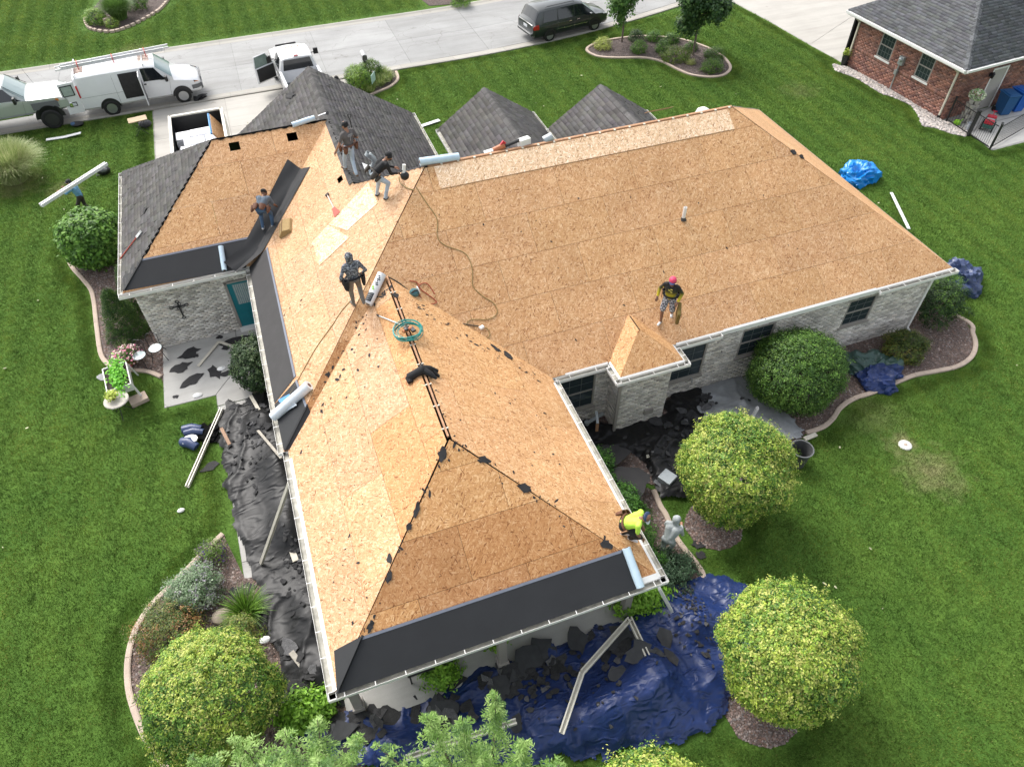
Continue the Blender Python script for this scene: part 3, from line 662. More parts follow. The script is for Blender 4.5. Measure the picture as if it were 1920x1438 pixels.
def gutter(a, b, w=.18, z=HE - .02, hang=.6, outward=None, mat=None):
    """open channel with straps; the roof edge lies on its inner lip"""
    a, b = Vector((a[0], a[1], 0)), Vector((b[0], b[1], 0)); d = (b - a).normalized(); s = Vector((-d.y, d.x, 0)); rows = []
    for p in (a, b):
        rows.append([p + s * w / 2 + Vector((0, 0, z)), p + s * (w / 2 - .01) + Vector((0, 0, z)), p + s * (w / 2 - .02) + Vector((0, 0, z - .09)), p - s * (w / 2 - .02) + Vector((0, 0, z - .09)), p - s * (w / 2 - .006) + Vector((0, 0, z)), p - s * w / 2 + Vector((0, 0, z)), p - s * (w / 2 - .005) + Vector((0, 0, z - .11)), p + s * (w / 2 - .005) + Vector((0, 0, z - .11))])
    m = MB().grid([r + [r[0]] for r in rows]); 
    m.m = [1 if 1 <= (i % 8) <= 3 else 0 for i in range(len(m.f))]
    for p in (a, b): m.box(p + Vector((0, 0, z - .055)), (.012 if abs(d.x) > .5 else w, w if abs(d.x) > .5 else .012, .1))
    g = hb(m, 'gutter', [WHITE, GUTIN]); L = (b - a).length; k = max(1, int(L / hang))
    for i in range(k):
        p = a + d * (L * (i + .5) / k); hb(MB().bar(p - s * (w / 2 + .004) + Vector((0, 0, z + .004)), p + s * (w / 2 + .004) + Vector((0, 0, z + .004)), .015, .008), 'gutter_hanger', WHITE, g)
    return g
cross_gable(8.36, 12.40, 14.68, 0); cross_gable(12.62, 16.98, 13.1, 1)
g_ = .065
for a, b in (((XW - g_, -LS - .13), (XW - g_, -.0)), ((XE + .13, -LS - g_), (XW - .13, -LS - g_)), ((XE + g_, -.1), (XE + g_, -LS - .13)), ((-g_, .0), (-g_, YS - .13)), ((-.13, YS - g_), (-LG - .13, YS - g_)),
             ((-LG - g_, YS + 2 * XR), (-LG - g_, YS)), ((9.2, -g_), (XE + .1, -g_)), ((12.9, -g_), (11.34, -g_)), ((LX + .13, -g_), (18.6, -g_)), ((2 * XR + g_, D), (2 * XR + g_, YN))):
    gutter(b, a) if a[0] < b[0] or (a[0] == b[0] and a[1] < b[1]) else gutter(b, a)
# fascia, soffit
def fascia(a, b, w=.02, z0=HE - .17, z1=HE - .015, mat=None): return hb(MB().bar((*a, (z0 + z1) / 2), (*b, (z0 + z1) / 2), w, z1 - z0), 'fascia', mat or WHITE)
for a, b in (((XW + .012, -LS), (XW + .012, 0)), ((XW, -LS + .012), (XE, -LS + .012)), ((XE - .012, -LS), (XE - .012, 0)), ((.012, 0), (.012, YS)), ((-LG, YS + .012), (0, YS + .012)), ((-LG + .012, YS), (-LG + .012, YS + 2 * XR)), ((XE, .012), (9.25, .012)), ((11.3, .012), (LX, .012)), ((LX - .012, 0), (LX - .012, D)), ((2 * XR - .012, D), (2 * XR - .012, YN)), ((0, YN - .012), (2 * XR, YN - .012)), ((.012, YS + 2 * XR), (.012, YN)), ((2 * XR, D - .012), (LX, D - .012))):
    fascia(a, b)
# white drip edge along bare eaves
def drip(pl, a, b, w=.09):
    A, B = Vector((*a, 0)), Vector((*b, 0)); up = Vector((pl.up[0], pl.up[1], 0))
    m = MB().add([pl.on(*(A - up * .012)[:2], .016), pl.on(*(B - up * .012)[:2], .016), pl.on(*(B + up * w)[:2], .016), pl.on(*(A + up * w)[:2], .016)], [(0, 1, 2, 3)])
    m.add([pl.on(*(A - up * .012)[:2], .016), pl.on(*(B - up * .012)[:2], .016), pl.on(*(B - up * .012)[:2], .016) - Vector((0, 0, .05)), pl.on(*(A - up * .012)[:2], .016) - Vector((0, 0, .05))], [(3, 2, 1, 0)])
    return hb(m, 'drip_edge', WHITE)
drip(PS, (13.0, 0), (18.5, 0), .05); drip(PS, (XE + .4, 0), (9.2, 0), .03); drip(PS, (11.4, 0), (13.0, 0), .03); drip(PS, (18.5, 0), (LX, 0), .03)
drip(PFW, (XW, -LS), (XW, -.3), .07); drip(PFE, (XE, -LS), (XE, -.2), .06); drip(PE, (LX, 0), (LX, D), .04); drip(PFS, (6.9, -LS), (XE, -LS), .1)
sof = MB()
for (x0, x1, y0, y1) in ((XW, XE, -LS, -3.2), (0, .3, 0, YS), (-LG, 0, YS, YS + .28), (XE, LX, 0, .28), (XE - .3, XE, -LS, 0), (-LG, -LG + .28, YS, YS + 7.6)):
    sof.add([(x0, y0, HE - .16 - .001 * len(sof.f)), (x1, y0, HE - .16 - .001 * len(sof.f)), (x1, y1, HE - .16 - .001 * len(sof.f)), (x0, y1, HE - .16 - .001 * len(sof.f))], [(0, 1, 2, 3)])
hb(sof, 'soffit', WHITE)
# small hipped bay roof on the south slope
bx0, bx1, by = 9.25, 11.30, -.69; bm = (bx0 + bx1) / 2; bh = (bx1 - bx0) / 2
pbw = Plane(T, 0, HE - T * bx0, 0); pbe = Plane(-T, 0, HE + T * bx1, 0); pbs = Plane(0, T, HE - T * by, 0)
ya = by + bh; yt = bh
deck(pbw, [(bx0, by), (bm, ya), (bm, yt), (bx0, 0)], 'bw', (1.05, 1.02, .98)); deck(pbe, [(bx1, by), (bx1, 0), (bm, yt), (bm, ya)], 'be', (1, .98, .94)); deck(pbs, [(bx0, by), (bx1, by), (bm, ya)], 'bs', (1, .97, .92))
for pl, a, b in ((pbw, (bx0, 0), (bx0, by)), (pbs, (bx0, by), (bx1, by)), (pbe, (bx1, by), (bx1, 0))): drip(pl, a, b, .035)
gutter((bx1 + .13, by - g_), (bx0 - .13, by - g_)); gutter((bx0 - g_, by - .1), (bx0 - g_, -.14)); gutter((bx1 + g_, -.14), (bx1 + g_, by - .1))
fascia((bx0, by + .012), (bx1, by + .012)); fascia((bx0 + .012, by), (bx0 + .012, 0)); fascia((bx1 - .012, by), (bx1 - .012, 0))
hb(MB().add([(bx0, by, HE - .165), (bx1, by, HE - .165), (bx1, .2, HE - .165), (bx0, .2, HE - .165)], [(0, 1, 2, 3)]), 'soffit', WHITE)

# brickwork: every brick a raised block on a mortar backing
def brick_wall(p0, p1, z1, openings=(), mat=None, mort=None, parent=None, org=HO, z0=0.0, bl=.2, bhh=.065, out=.05, cols=None, band=None):
    """wall seen from the right-hand side of p0->p1"""
    a, b = Vector((p0[0], p0[1], 0)), Vector((p1[0], p1[1], 0)); d = (b - a).normalized(); nrm = Vector((d.y, -d.x, 0)); L = (b - a).length
    w = MB()
    us = sorted({0, L, *[o[0] for o in openings], *[o[1] for o in openings]}); zs = sorted({z0, z1, *[o[2] for o in openings], *[o[3] for o in openings]})
    back = MB().box((a + b) / 2 - nrm * .06 + Vector((0, 0, (z0 + z1) / 2)), (L, .12, z1 - z0), Matrix((d, -nrm, Vector((0, 0, 1)))).transposed())
    wall = back.build('brick_wall', mort or MORTAR, parent or house, M=Matrix.Translation(-org))
    Vs = []; Cs = []; z = z0 + .005; r = 0; cols = cols or [(1, 1, 1)]
    rows = []
    while z + bhh < z1:
        if band and band[0] < z < band[1]: rows.append((z, .2, .075)); z += .21; r += 1; continue
        rows.append((z, bhh, bl + .01)); z += bhh + .01
    for r, (z, hgt, pitch) in enumerate(rows):
        u = -pitch * (r % 2) / 2 + .004
        while u < L:
            u0_, u1_ = max(0, u), min(L, u + pitch - .01); u += pitch
            segs = [(u0_, u1_)]
            for (oa, ob, oz0, oz1) in openings:
                if z + hgt > oz0 and z < oz1:
                    ns = []
                    for s0, s1 in segs:
                        if s1 <= oa or s0 >= ob: ns.append((s0, s1))
                        else:
                            if s0 < oa: ns.append((s0, oa))
                            if s1 > ob: ns.append((ob, s1))
                    segs = ns
            for s0, s1 in segs:
                if s1 - s0 < .02: continue
                ot = out + rng.uniform(-.006, .004); A = a + d * s0; B = a + d * s1; O = nrm * ot
                Vs.append([A + O + Vector((0, 0, z)), B + O + Vector((0, 0, z)), B + O + Vector((0, 0, z + hgt)), A + O + Vector((0, 0, z + hgt)), A + Vector((0, 0, z)), B + Vector((0, 0, z)), B + Vector((0, 0, z + hgt)), A + Vector((0, 0, z + hgt))])
                c = cols[rng.integers(0, len(cols))]; g = rng.uniform(.85, 1.15); Cs.append((c[0] * g, c[1] * g, c[2] * g))
    k = len(Vs); V_ = np.array([[tuple(q) for q in v] for v in Vs]).reshape(-1, 3) - np.array(org)[None]
    F_ = (np.arange(k)[:, None, None] * 8 + np.array([(0, 1, 2, 3), (4, 5, 1, 0), (3, 2, 6, 7), (4, 0, 3, 7), (1, 5, 6, 2)])[None]).reshape(-1, 4)
    me = fast_mesh('bricks', V_, F_); set_col(me, np.repeat(np.array(Cs), 5, axis=0)); me.materials.append(mat or BRICKG)
    o = bpy.data.objects.new('bricks', me); COL.objects.link(o); o.parent = wall; o['kind'] = 'stuff'
    return wall, d, nrm
GREYS = [(.9, .9, .9), (.78, .78, .78), (1.05, 1.04, 1.02), (.72, .71, .7), (1.15, 1.15, 1.15), (.87, .84, .81), (.6, .59, .58), (.98, .95, .91), (1.0, 1.0, 1.0)]
YW = .28
def window(a, d, nrm, u0, u1, z0, z1, parent, org=HO, nx=3, nz=4, sill=None, rec=.01, fr=None):
    """two-sash window with grilles standing in its opening"""
    up = Vector((0, 0, 1)); P = lambda u, z, o=0: a + d * u + up * z + nrm * o; Mo = Matrix.Translation(-org); fw = .06
    m = MB()
    for (ua, za, ub, zb) in ((u0, z0, u1, z0 + fw), (u0, z1 - fw, u1, z1), (u0, z0 + fw, u0 + fw, z1 - fw), (u1 - fw, z0 + fw, u1, z1 - fw)):
        m.box(P((ua + ub) / 2, (za + zb) / 2, rec + .018), (ub - ua, .036, zb - za), Matrix((d, -nrm, up)).transposed())
    zm = (z0 + z1) / 2; m.box(P((u0 + u1) / 2, zm, rec + .014), (u1 - u0 - 2 * fw, .026, .05), Matrix((d, -nrm, up)).transposed())
    w = m.build('window', fr or FRAME, parent, M=Mo)
    for k, (za, zb) in enumerate(((z0 + fw, zm - .025), (zm + .025, z1 - fw))):
        MB().box(P((u0 + u1) / 2, (za + zb) / 2, rec), (u1 - u0 - 2 * fw, .008, zb - za), Matrix((d, -nrm, up)).transposed()).build('pane', GLASS, w, M=Mo)
        g = MB()
        for i in range(1, nx): g.box(P(u0 + fw + (u1 - u0 - 2 * fw) * i / nx, (za + zb) / 2, rec + .007), (.018, .006, zb - za), Matrix((d, -nrm, up)).transposed())
        for i in range(1, nz // 2): g.box(P((u0 + u1) / 2, za + (zb - za) * i / (nz // 2), rec + .0085), (u1 - u0 - 2 * fw, .006, .018), Matrix((d, -nrm, up)).transposed())
        g.build('muntin', MUNT, w, M=Mo)
    s = sill or (.05, TRIM)
    MB().box(P((u0 + u1) / 2, z0 - .04, .045), (u1 - u0 + .1, .09, .08), Matrix((d, -nrm, up)).transposed()).build('sill', s[1], w, M=Mo)
    return w
wz = [((7.879,0.28,1.724), (8.806,0.28,2.415)), ((11.738,0.28,1.109), (12.687,0.28,2.005)), ((13.63,0.28,1.517), (14.462,0.28,2.098)), ((16.941,0.28,1.477), (17.731,0.28,2.111))]
zt = HE - .2
wins = [(7.72, 9.0, .75, 2.2), (11.5, 12.75, .75, 2.2), (13.95, 15.15, 1.05, 2.25), (17.9, 19.0, 1.1, 2.25)]
x0w = 7.3
ops = [(max(0, a - x0w), b - x0w, c, d_) for a, b, c, d_ in wins]
opsW = [o for o, w_ in zip(ops, wins)]
sw, d_, n_ = brick_wall((x0w, YW), (21.25, YW), HE - .16, opsW, cols=GREYS)
for (u0, u1, z0, z1) in opsW: window(Vector((x0w, YW, 0)), d_, n_, u0, u1, z0, z1, house, fr=TRIM)
# bay walls
brick_wall((9.5, by + .28), (11.1, by + .28), HE - .17, (), cols=GREYS); brick_wall((9.5, YW - .01), (9.5, by + .28), HE - .17, (), cols=GREYS); brick_wall((11.1, by + .28), (11.1, YW - .01), HE - .17, (), cols=GREYS)
# garage wing walls
gx0, gx1, gy = -3.7, .3, 8.42
door = ((-1.014,8.42,2.181), (-1.091,8.42,0.027), (-0.529,8.42,0.105))
du0, du1 = -.93 - gx0, -.03 - gx0
gw, gd, gn = brick_wall((gx0, gy), (gx1, gy), HE - .16, [(du0 - .08, du1 + .08, .0, 2.14)], cols=GREYS)
brick_wall((gx0, 15.5), (gx0, gy), HE - .16, (), cols=GREYS)
brick_wall((21.25, YW), (21.25, 11.1), HE - .16, (), cols=GREYS)
brick_wall((.35, YS + .27), (.35, -3.2), HE - .16, (), cols=GREYS); brick_wall((.35, -3.2), (7.22, -3.2), HE - .16, (), cols=GREYS); brick_wall((7.22, -3.2), (7.22, YW), HE - .16, (), cols=GREYS)
hb(MB().box((9.4, 11.2, 1.3), (23.5, .12, 2.6)).box((3.7, 16.0, 1.3), (7.2, .12, 2.6)).add([(.3, 16.06, 2.6), (7.3, 16.06, 2.6), (XR, 16.06, HE + HN - .1)], [(0, 1, 2)]).box((7.3, 13.6, 1.3), (.12, 4.8, 2.6)).box((.3, 15.7, 1.3), (.12, .6, 2.6)), 'street_wall', BRICKG)
# teal door
DO = Vector((gx0, gy, 0)); TEAL = mk('teal_paint', (.006, .17, .205), .45, .06, 3); up = Vector((0, 0, 1)); RM = Matrix((gd, -gn, up)).transposed()
P_ = lambda u, z, o=0: DO + gd * u + up * z + gn * o
m = MB()
for (a, b, c, e) in ((du0 - .08, du0, .12, 2.12), (du1, du1 + .08, .12, 2.12), (du0 - .08, du1 + .08, 2.06, 2.14)): m.box(P_((a + b) / 2, (c + e) / 2, .02), (b - a, .06, e - c), RM)
fr_ = hb(m, 'door_frame', TRIM)
m = MB().box(P_((du0 + du1) / 2, 1.09, .012), (du1 - du0, .03, 1.94), RM)
for k, u in enumerate((du0 + .24, du1 - .24)): m.box(P_(u, .5, .03), (.3, .012, .5), RM)
dr_ = hb(m, 'door', TEAL, bevel=.004)
hb(MB().box(P_((du0 + du1) / 2, 1.55, .032), (.58, .012, .86), RM), 'door_window', mk('curtained_glass', (.22, .32, .34), .2, .25, 12), dr_)
m = MB()
for k in range(9): m.box(P_(du0 + .2 + k * .065, 1.55, .040), (.02, .006, .84), RM, 0, (1, 1, 1))
hb(m, 'curtain_stripe', mk('curtain', (.42, .44, .42), .7), dr_)
hb(MB().ball(P_(du1 - .07, 1.02, .07), .035).box(P_(du1 - .07, 1.02, .035), (.02, .06, .02), RM), 'handle', STEEL, dr_, smooth=True)
hb(MB().box(P_((du0 + du1) / 2, .06, .08), (1.06, .22, .12), RM), 'door_step', WHITE)
# downspouts
def downspout(x, y, name='downspout', mat=None, w=.075, parent=None):
    m = MB().box((x, y, 1.3), (w, w * .8, 2.5)).bar((x, y, 2.5), (x, y - .22, HE - .1), w, w * .8).bar((x, y, .1), (x, y - .3, .05), w, w * .8); return hb(m, name, mat or TRIM)
dsp = (9.555,-0.5,2.331)
hb(MB().box((9.42, -.5, 1.25), (.085, .07, 2.5)).box((9.42, -.62, 2.52), (.085, .28, .07)), 'downspout', TRIM)
downspout(21.1, .2, mat=WHITE)
# porch posts and beam
for x, y in ((.3, -5.95), (3.8, -6.12), (7.15, -5.95)):
    hb(MB().box((x, y, 1.35), (.2, .2, 2.5)).box((x, y, .22), (.28, .28, .25)).box((x, y, 2.5), (.26, .26, .12)), 'porch_post', TRIM, bevel=.008)
hb(MB().box((3.75, -6.05, HE - .26), (7.3, .2, .2)).box((.3, -4.5, HE - .26), (.2, 2.8, .2)).box((7.15, -4.5, HE - .26), (.2, 2.8, .2)), 'porch_beam', WHITE)
# hose bib and wall outlet on the bay, wall lamp
hb(MB().box((10.55, by + .20, .62), (.3, .08, .2)), 'hose_box', TRIM); hb(MB().tube([(12.4, YW - .05, .75), (12.4, YW - .16, .72), (12.4, YW - .18, .6)], .022), 'tap', STEEL)

# ---------------- neighbour's red brick house ----------------
nO = Vector((32.87, 11.8, 0)); nu = Vector((-.075, .9972, 0)); nv = Vector((.9972, .075, 0))
nh = thing('brick_house', 'red brick house with grey shingled hip roof and white gutters', 'house', nO)
NM = Matrix.Translation(-nO); nP = lambda u, v, z: nO + nu * u + nv * v + Vector((0, 0, z))
NW_, NL = 6.75, 9.0
REDS = [(1, 1, 1), (1.12, 1.0, .95), (.75, .72, .75), (1.25, 1.15, 1.05), (.6, .55, .6), (.95, .85, .8), (1.3, 1.3, 1.3), (.85, .9, .95)]
opn = [(NW_ - 5.0, NW_ - 4.07, 1.18, 2.42), (NW_ - 2.4, NW_ - 1.5, 1.18, 2.42)]
w1, d1, n1_ = brick_wall(nP(0, 0, 0)[:2] if False else nP(NW_, 0, 0), nP(0, 0, 0), 2.6, opn, mat=BRICKR, mort=MORTR, parent=nh, org=nO, cols=REDS, bl=.24, bhh=.082, band=(.86, 1.0))
for o in opn: window(nP(NW_, 0, 0), d1, n1_, *o, nh, org=nO, nx=4, nz=4, sill=(.06, WHITE), fr=TRIM)
w2, d2, n2_ = brick_wall(nP(0, 0, 0), nP(0, NL, 0), 2.6, [(2.15, 3.2, 0, 2.1)], mat=BRICKR, mort=MORTR, parent=nh, org=nO, cols=REDS, bl=.24, bhh=.082)
m = MB(); R2 = Matrix((d2, -n2_, up)).transposed()
for (a, b, c, e) in ((2.15, 2.23, 0, 2.1), (3.12, 3.2, 0, 2.1), (2.23, 3.12, 2.02, 2.1)): m.box(nP(0, (a + b) / 2, (c + e) / 2) + n2_ * .03, (b - a, .06, e - c), R2)
fr2 = m.build('door_frame', WHITE, nh, M=NM)
nd_ = MB().box(nP(0, 2.675, 1.03) + n2_ * .02, (.88, .04, 1.98), R2).box(nP(0, 2.675, 1.55) + n2_ * .045, (.6, .01, .7), R2).box(nP(0, 2.675, .6) + n2_ * .045, (.6, .01, .7), R2).build('door', mk('greige_paint', (.40, .375, .34), .5, .05, 3), nh, M=NM, bevel=.004)
MB().ball(nP(0, 3.05, 1.0) + n2_ * .08, .035).ball(nP(0, 3.05, 1.14) + n2_ * .07, .028).build('handle', STEEL, nd_, smooth=True, M=NM)
lm = MB().box(nP(0, 2.02, 1.86) + n2_ * .06, (.12, .06, .2), R2).tube([nP(0, 2.02, 1.92) + n2_ * .1, nP(0, 2.02, 2.02) + n2_ * .2], .015).lathe([(.0, .0), (.06, .02), (.085, .2), (.1, .22), (.03, .3), (0, .31)], 8, nP(0, 2.02, 1.72) + n2_ * .2).build('wall_lamp', BLACK, nh, M=NM)
tN = .67; ov = .52
class NPl(Plane): pass
def nplane(kind):
    # W slope: height grows with v ; S slope with u ; N slope falls with u
    g = {'W': nv, 'S': nu, 'N': -nu}[kind]; p0 = {'W': nP(0, -ov, 0), 'S': nP(-ov, 0, 0), 'N': nP(NW_ + ov, 0, 0)}[kind]
    return Plane(tN * g.x, tN * g.y, 2.75 - tN * (g.x * p0.x + g.y * p0.y), 0)
hw = (NW_ + 2 * ov) / 2
A_, B_, Cc, Dd, Ee, Ff = nP(-ov, -ov, 0), nP(NW_ + ov, -ov, 0), nP(hw - ov, hw - ov, 0), nP(-ov, NL, 0), nP(hw - ov, NL, 0), nP(NW_ + ov, NL, 0)
for kd, poly in (('W', [A_, B_, Cc]), ('S', [A_, Cc, Ee, Dd]), ('N', [B_, Ff, Ee, Cc])):
    pl = nplane(kd); pq = [(p.x, p.y) for p in poly]
    MB().add([pl.on(x, y, -.01) for x, y in pq], [tuple(range(len(pq)))]).build('roof_deck', DARKW, nh, M=NM)
    shingles(pl, pq, 'shingles', SHINGB, parent=nh, M=-nO, exp=.15, tab=(.2, .4), off=.01)
apex = Cc + Vector((0, 0, 2.75 + tN * hw))
ridge_caps([A_ + Vector((0, 0, 2.75)), apex, Ee + Vector((0, 0, 2.75 + tN * hw))], SHINGB, nh, M=NM); ridge_caps([B_ + Vector((0, 0, 2.75)), apex], SHINGB, nh, M=NM)
for a, b in ((A_, B_), (Dd, A_)):
    d = (b - a).normalized(); s = Vector((-d.y, d.x, 0)); z = Vector((0, 0, 2.68))
    g = MB().bar(a + s * .06 + z, b + s * .06 + z, .11, .11).build('gutter', WHITE, nh, M=NM)
    MB().bar(a - s * .02 + z * .975, b - s * .02 + z * .975, .03, .14).build('fascia', WHITE, nh, M=NM)
MB().add([A_ + Vector((0, 0, 2.61)), B_ + Vector((0, 0, 2.61)), nP(NW_ + ov, .1, 2.61), nP(.1, .1, 2.61), nP(.1, NL, 2.612), Dd + Vector((0, 0, 2.612))], [(0, 1, 2, 3), (0, 3, 4, 5)]).build('soffit', WHITE, nh, M=NM)
MB().box(nP(NW_ / 2, NL, 1.3), (.1, NW_, 2.6)).box(nP(NW_, NL / 2, 1.3), (NL, .1, 2.6)).build('back_wall', BRICKR, nh, M=NM)
for u in (.12, NW_ - .1):
    MB().bar(nP(u, -.1, .15), nP(u, -.1, 2.3), .075, .075).bar(nP(u, -.1, 2.3), nP(u, -ov, 2.6), .075, .075).build('downspout', PLANK, nh, M=NM)
    MB().bar(nP(u, -.1, .0), nP(u, -.1, .2), .11, .11).build('downspout_boot', BLACK, nh, M=NM)
mt = MB().box(nP(3.3, -.13, 1.6), (.16, .3, .42), Matrix((nv, nu, up)).transposed()).lathe([(.1, 0), (.1, .06), (.06, .09), (0, .09)], 12, nP(3.3, -.21, 1.66), Matrix((nu, up, -nv)).transposed()).build('meter_box', GALV, nh, M=NM, bevel=.01)
MB().tube([nP(3.38, -.1, 0), nP(3.38, -.1, 1.4)], .035).box(nP(3.4, -.11, .98), (.14, .16, .22), Matrix((nv, nu, up)).transposed()).build('conduit', GALV, nh, M=NM)

# ---------------- foliage ----------------
LEAF = leaf_mat('leaf'); BARK = mk('bark', (.16, .125, .10), .9, .3, 20, bs=60, bst=.8)
def leaf_mesh(name, P, Nn, size, cols, parent=None, mat=None, aspect=.5, rand=.6, along=None):
    n = len(P); r = rng.normal(size=(n, 3)); nn = Nn + rand * r * .6; nn /= np.linalg.norm(nn, axis=1)[:, None] + 1e-9
    t = along if along is not None else rng.normal(size=(n, 3)); t = t - nn * np.sum(t * nn, axis=1)[:, None]; t /= np.linalg.norm(t, axis=1)[:, None] + 1e-9
    s = np.cross(nn, t); L = (size if hasattr(size, '__len__') else np.full(n, size)) * rng.uniform(.7, 1.3, n); W_ = L * aspect
    V_ = np.stack([P - t * L[:, None] * .5, P + s * W_[:, None] * .5, P + t * L[:, None] * .5, P - s * W_[:, None] * .5], axis=1).reshape(-1, 3)
    F_ = np.arange(4 * n).reshape(-1, 4); me = fast_mesh(name, V_, F_); set_col(me, np.clip(cols, 0, 1)); me.materials.append(mat or LEAF)
    o = bpy.data.objects.new(name, me); COL.objects.link(o); o.parent = parent; return o
def pick(pal, n, w=None): return np.array(pal)[rng.choice(len(pal), n, p=w)] * rng.uniform(.8, 1.2, n)[:, None]
G_BOX = [(.024, .060, .012), (.044, .10, .018), (.075, .15, .026), (.12, .21, .04)]
G_YEL = [(.29, .37, .055), (.225, .34, .05), (.37, .43, .10), (.14, .24, .035), (.41, .43, .13)]
G_MID = [(.035, .085, .016), (.06, .135, .024), (.09, .19, .032), (.13, .25, .045)]
G_DRK = [(.014, .034, .012), (.022, .05, .016), (.034, .07, .022), (.05, .09, .035)]
G_ARB = [(.018, .048, .010), (.03, .075, .014), (.045, .10, .018), (.07, .13, .022)]
def shrub(name, label, cat, loc, rx, ry, rz, n, size, pal, tips=None, ptip=.5, group=None, trunk=None, lump=.12, zc=None, aspect=.5, sprig=9, shape='ball', nlump=5, slen=.10, scatter=.10, wts=None, part='crown', smin=0):
    t = thing(name, label, cat, loc, 0, group); zc = zc if zc is not None else rz * .92; shoots = 70 if name == 'ball_tree' else 26 if n > 12000 and shape == 'ball' else 0
    k = n // sprig; d = rng.normal(size=(k, 3)); d /= np.linalg.norm(d, axis=1)[:, None]
    d[:, 2] = np.where(d[:, 2] < -.75, -d[:, 2], d[:, 2])
    ph = rng.uniform(0, 6.28, (nlump, 3)); fr = rng.uniform(2.2, 6, (nlump, 3)); f = np.zeros(k)
    for i in range(nlump): f += np.sin(d @ fr[i] + ph[i].sum()) / nlump
    rad = 1 + lump * f * 1.6 - np.abs(rng.normal(0, scatter, k)); R3 = np.array([rx, ry, rz])
    if shape == 'cone':
        zz = rng.uniform(0, 1, k) ** 1.15; a = rng.uniform(0, 2 * PI, k); rr = (1 - zz) ** .62 * (1 + lump * np.sin(a * 3 + ph[0, 0]) * .5 + lump * np.sin(zz * 14 + a * 2)) * (1 - np.abs(rng.normal(0, scatter, k)))
        base = np.stack([np.cos(a) * rr * rx, np.sin(a) * rr * ry, zz * rz * 2], axis=1); out = np.stack([np.cos(a), np.sin(a), np.full(k, .5)], axis=1); zc = .05
    else:
        base = d * rad[:, None] * R3; out = d / R3 * min(rx, rz)
    out /= np.linalg.norm(out, axis=1)[:, None]
    if shoots:
        a_ = rng.uniform(0, 2 * PI, shoots); e_ = rng.uniform(.15, 1.45, shoots); dd = np.stack([np.cos(a_) * np.cos(e_), np.sin(a_) * np.cos(e_), np.sin(e_)], axis=1); m_ = np.repeat(dd, 4, 0); ext = np.tile(np.array([.98, 1.03, 1.08, 1.12]), shoots)
        base = np.concatenate([base, m_ * R3 * ext[:, None]]); out = np.concatenate([out, m_]); k = len(base)
    cb = pick(pal, k, wts)
    if tips is not None:
        # young shoots stand in drifts over the crown, whichever side they are on
        q = base * (2.2 / max(rx, .3)); nz = (np.sin(q[:, 0] * 1.7 + ph[0, 0]) + np.sin(q[:, 1] * 1.9 + ph[1, 1]) + np.sin(q[:, 2] * 1.5 + ph[2, 2])) / 3
        use = rng.uniform(0, 1, k) < np.clip(ptip + .35 * nz, .03, .97); ct = pick(tips, k); cb = np.where(use[:, None], ct, cb)
    P = np.repeat(base, sprig, 0) + np.repeat(out, sprig, 0) * (rng.uniform(-.3, 1, (k * sprig, 1)) * slen) + rng.normal(0, slen * .42, (k * sprig, 3))
    C = np.repeat(cb, sprig, 0) * rng.uniform(.75, 1.25, (k * sprig, 1)); Nn = np.repeat(out, sprig, 0) + np.array([0, 0, .35])
    P[:, 2] += zc; keep = P[:, 2] > .03; P, C, Nn = P[keep], C[keep], Nn[keep]
    al = np.repeat(out, sprig, 0)[keep] * .7 + rng.normal(size=P.shape) * .7
    leaf_mesh(part, P, Nn, size, C, t, aspect=aspect, along=al)
    m = MB(); th = trunk or max(zc - rz * .3, .15)
    m.tube([(0, 0, -.02), (.02, .01, th * .5), (0, .02, th), (.0, 0, zc + rz * .35)], [.05 * max(rx, .5) + .01, .045 * max(rx, .5), .04 * max(rx, .5), .015], 7)
    for i in range(6):
        a = i * 1.05 + rng.uniform(0, .4); m.tube([(0, 0, th * .8), (math.cos(a) * rx * .35, math.sin(a) * ry * .35, zc - rz * .05), (math.cos(a) * rx * .72, math.sin(a) * ry * .72, zc + rz * .3)], [.03 * max(rx, .5), .02 * max(rx, .5), .006], 5)
    m.build('trunk', BARK, t, smooth=True); return t
def blades(name, label, cat, loc, n, h, spread, pal, w=.012, droop=.5, group=None, part='foliage', base=.25, seg=4):
    t = thing(name, label, cat, loc, 0, group); a = rng.uniform(0, 2 * PI, n); r0 = np.sqrt(rng.uniform(0, 1, n)) * base; ln = rng.uniform(.7, 1.1, n) * h; sp = rng.uniform(.15, 1, n) * spread
    ux, uy = np.cos(a), np.sin(a); px, py = ux * r0, uy * r0; V_ = np.zeros((n, seg + 1, 2, 3)); tw = rng.normal(0, .5, n)
    sx, sy = -np.sin(a + tw), np.cos(a + tw)
    for k in range(seg + 1):
        f = k / seg; x = px + ux * sp * f ** 1.5; y = py + uy * sp * f ** 1.5; z = ln * (f - droop * (sp / spread) * f ** 3); ww = w * (1 - f * .85) * .5
        for s_, sg in ((0, -1), (1, 1)): V_[:, k, s_, 0] = x + sx * ww * sg; V_[:, k, s_, 1] = y + sy * ww * sg; V_[:, k, s_, 2] = np.maximum(z, .02)
    off = np.arange(n)[:, None, None] * (2 * seg + 2); q = np.array([(2 * k, 2 * k + 1, 2 * k + 3, 2 * k + 2) for k in range(seg)])[None]
    me = fast_mesh(part, V_.reshape(-1, 3), (off + q).reshape(-1, 4)); set_col(me, np.repeat(pick(pal, n), seg, axis=0)); me.materials.append(LEAF)
    o = bpy.data.objects.new(part, me); COL.objects.link(o); o.parent = t; return t
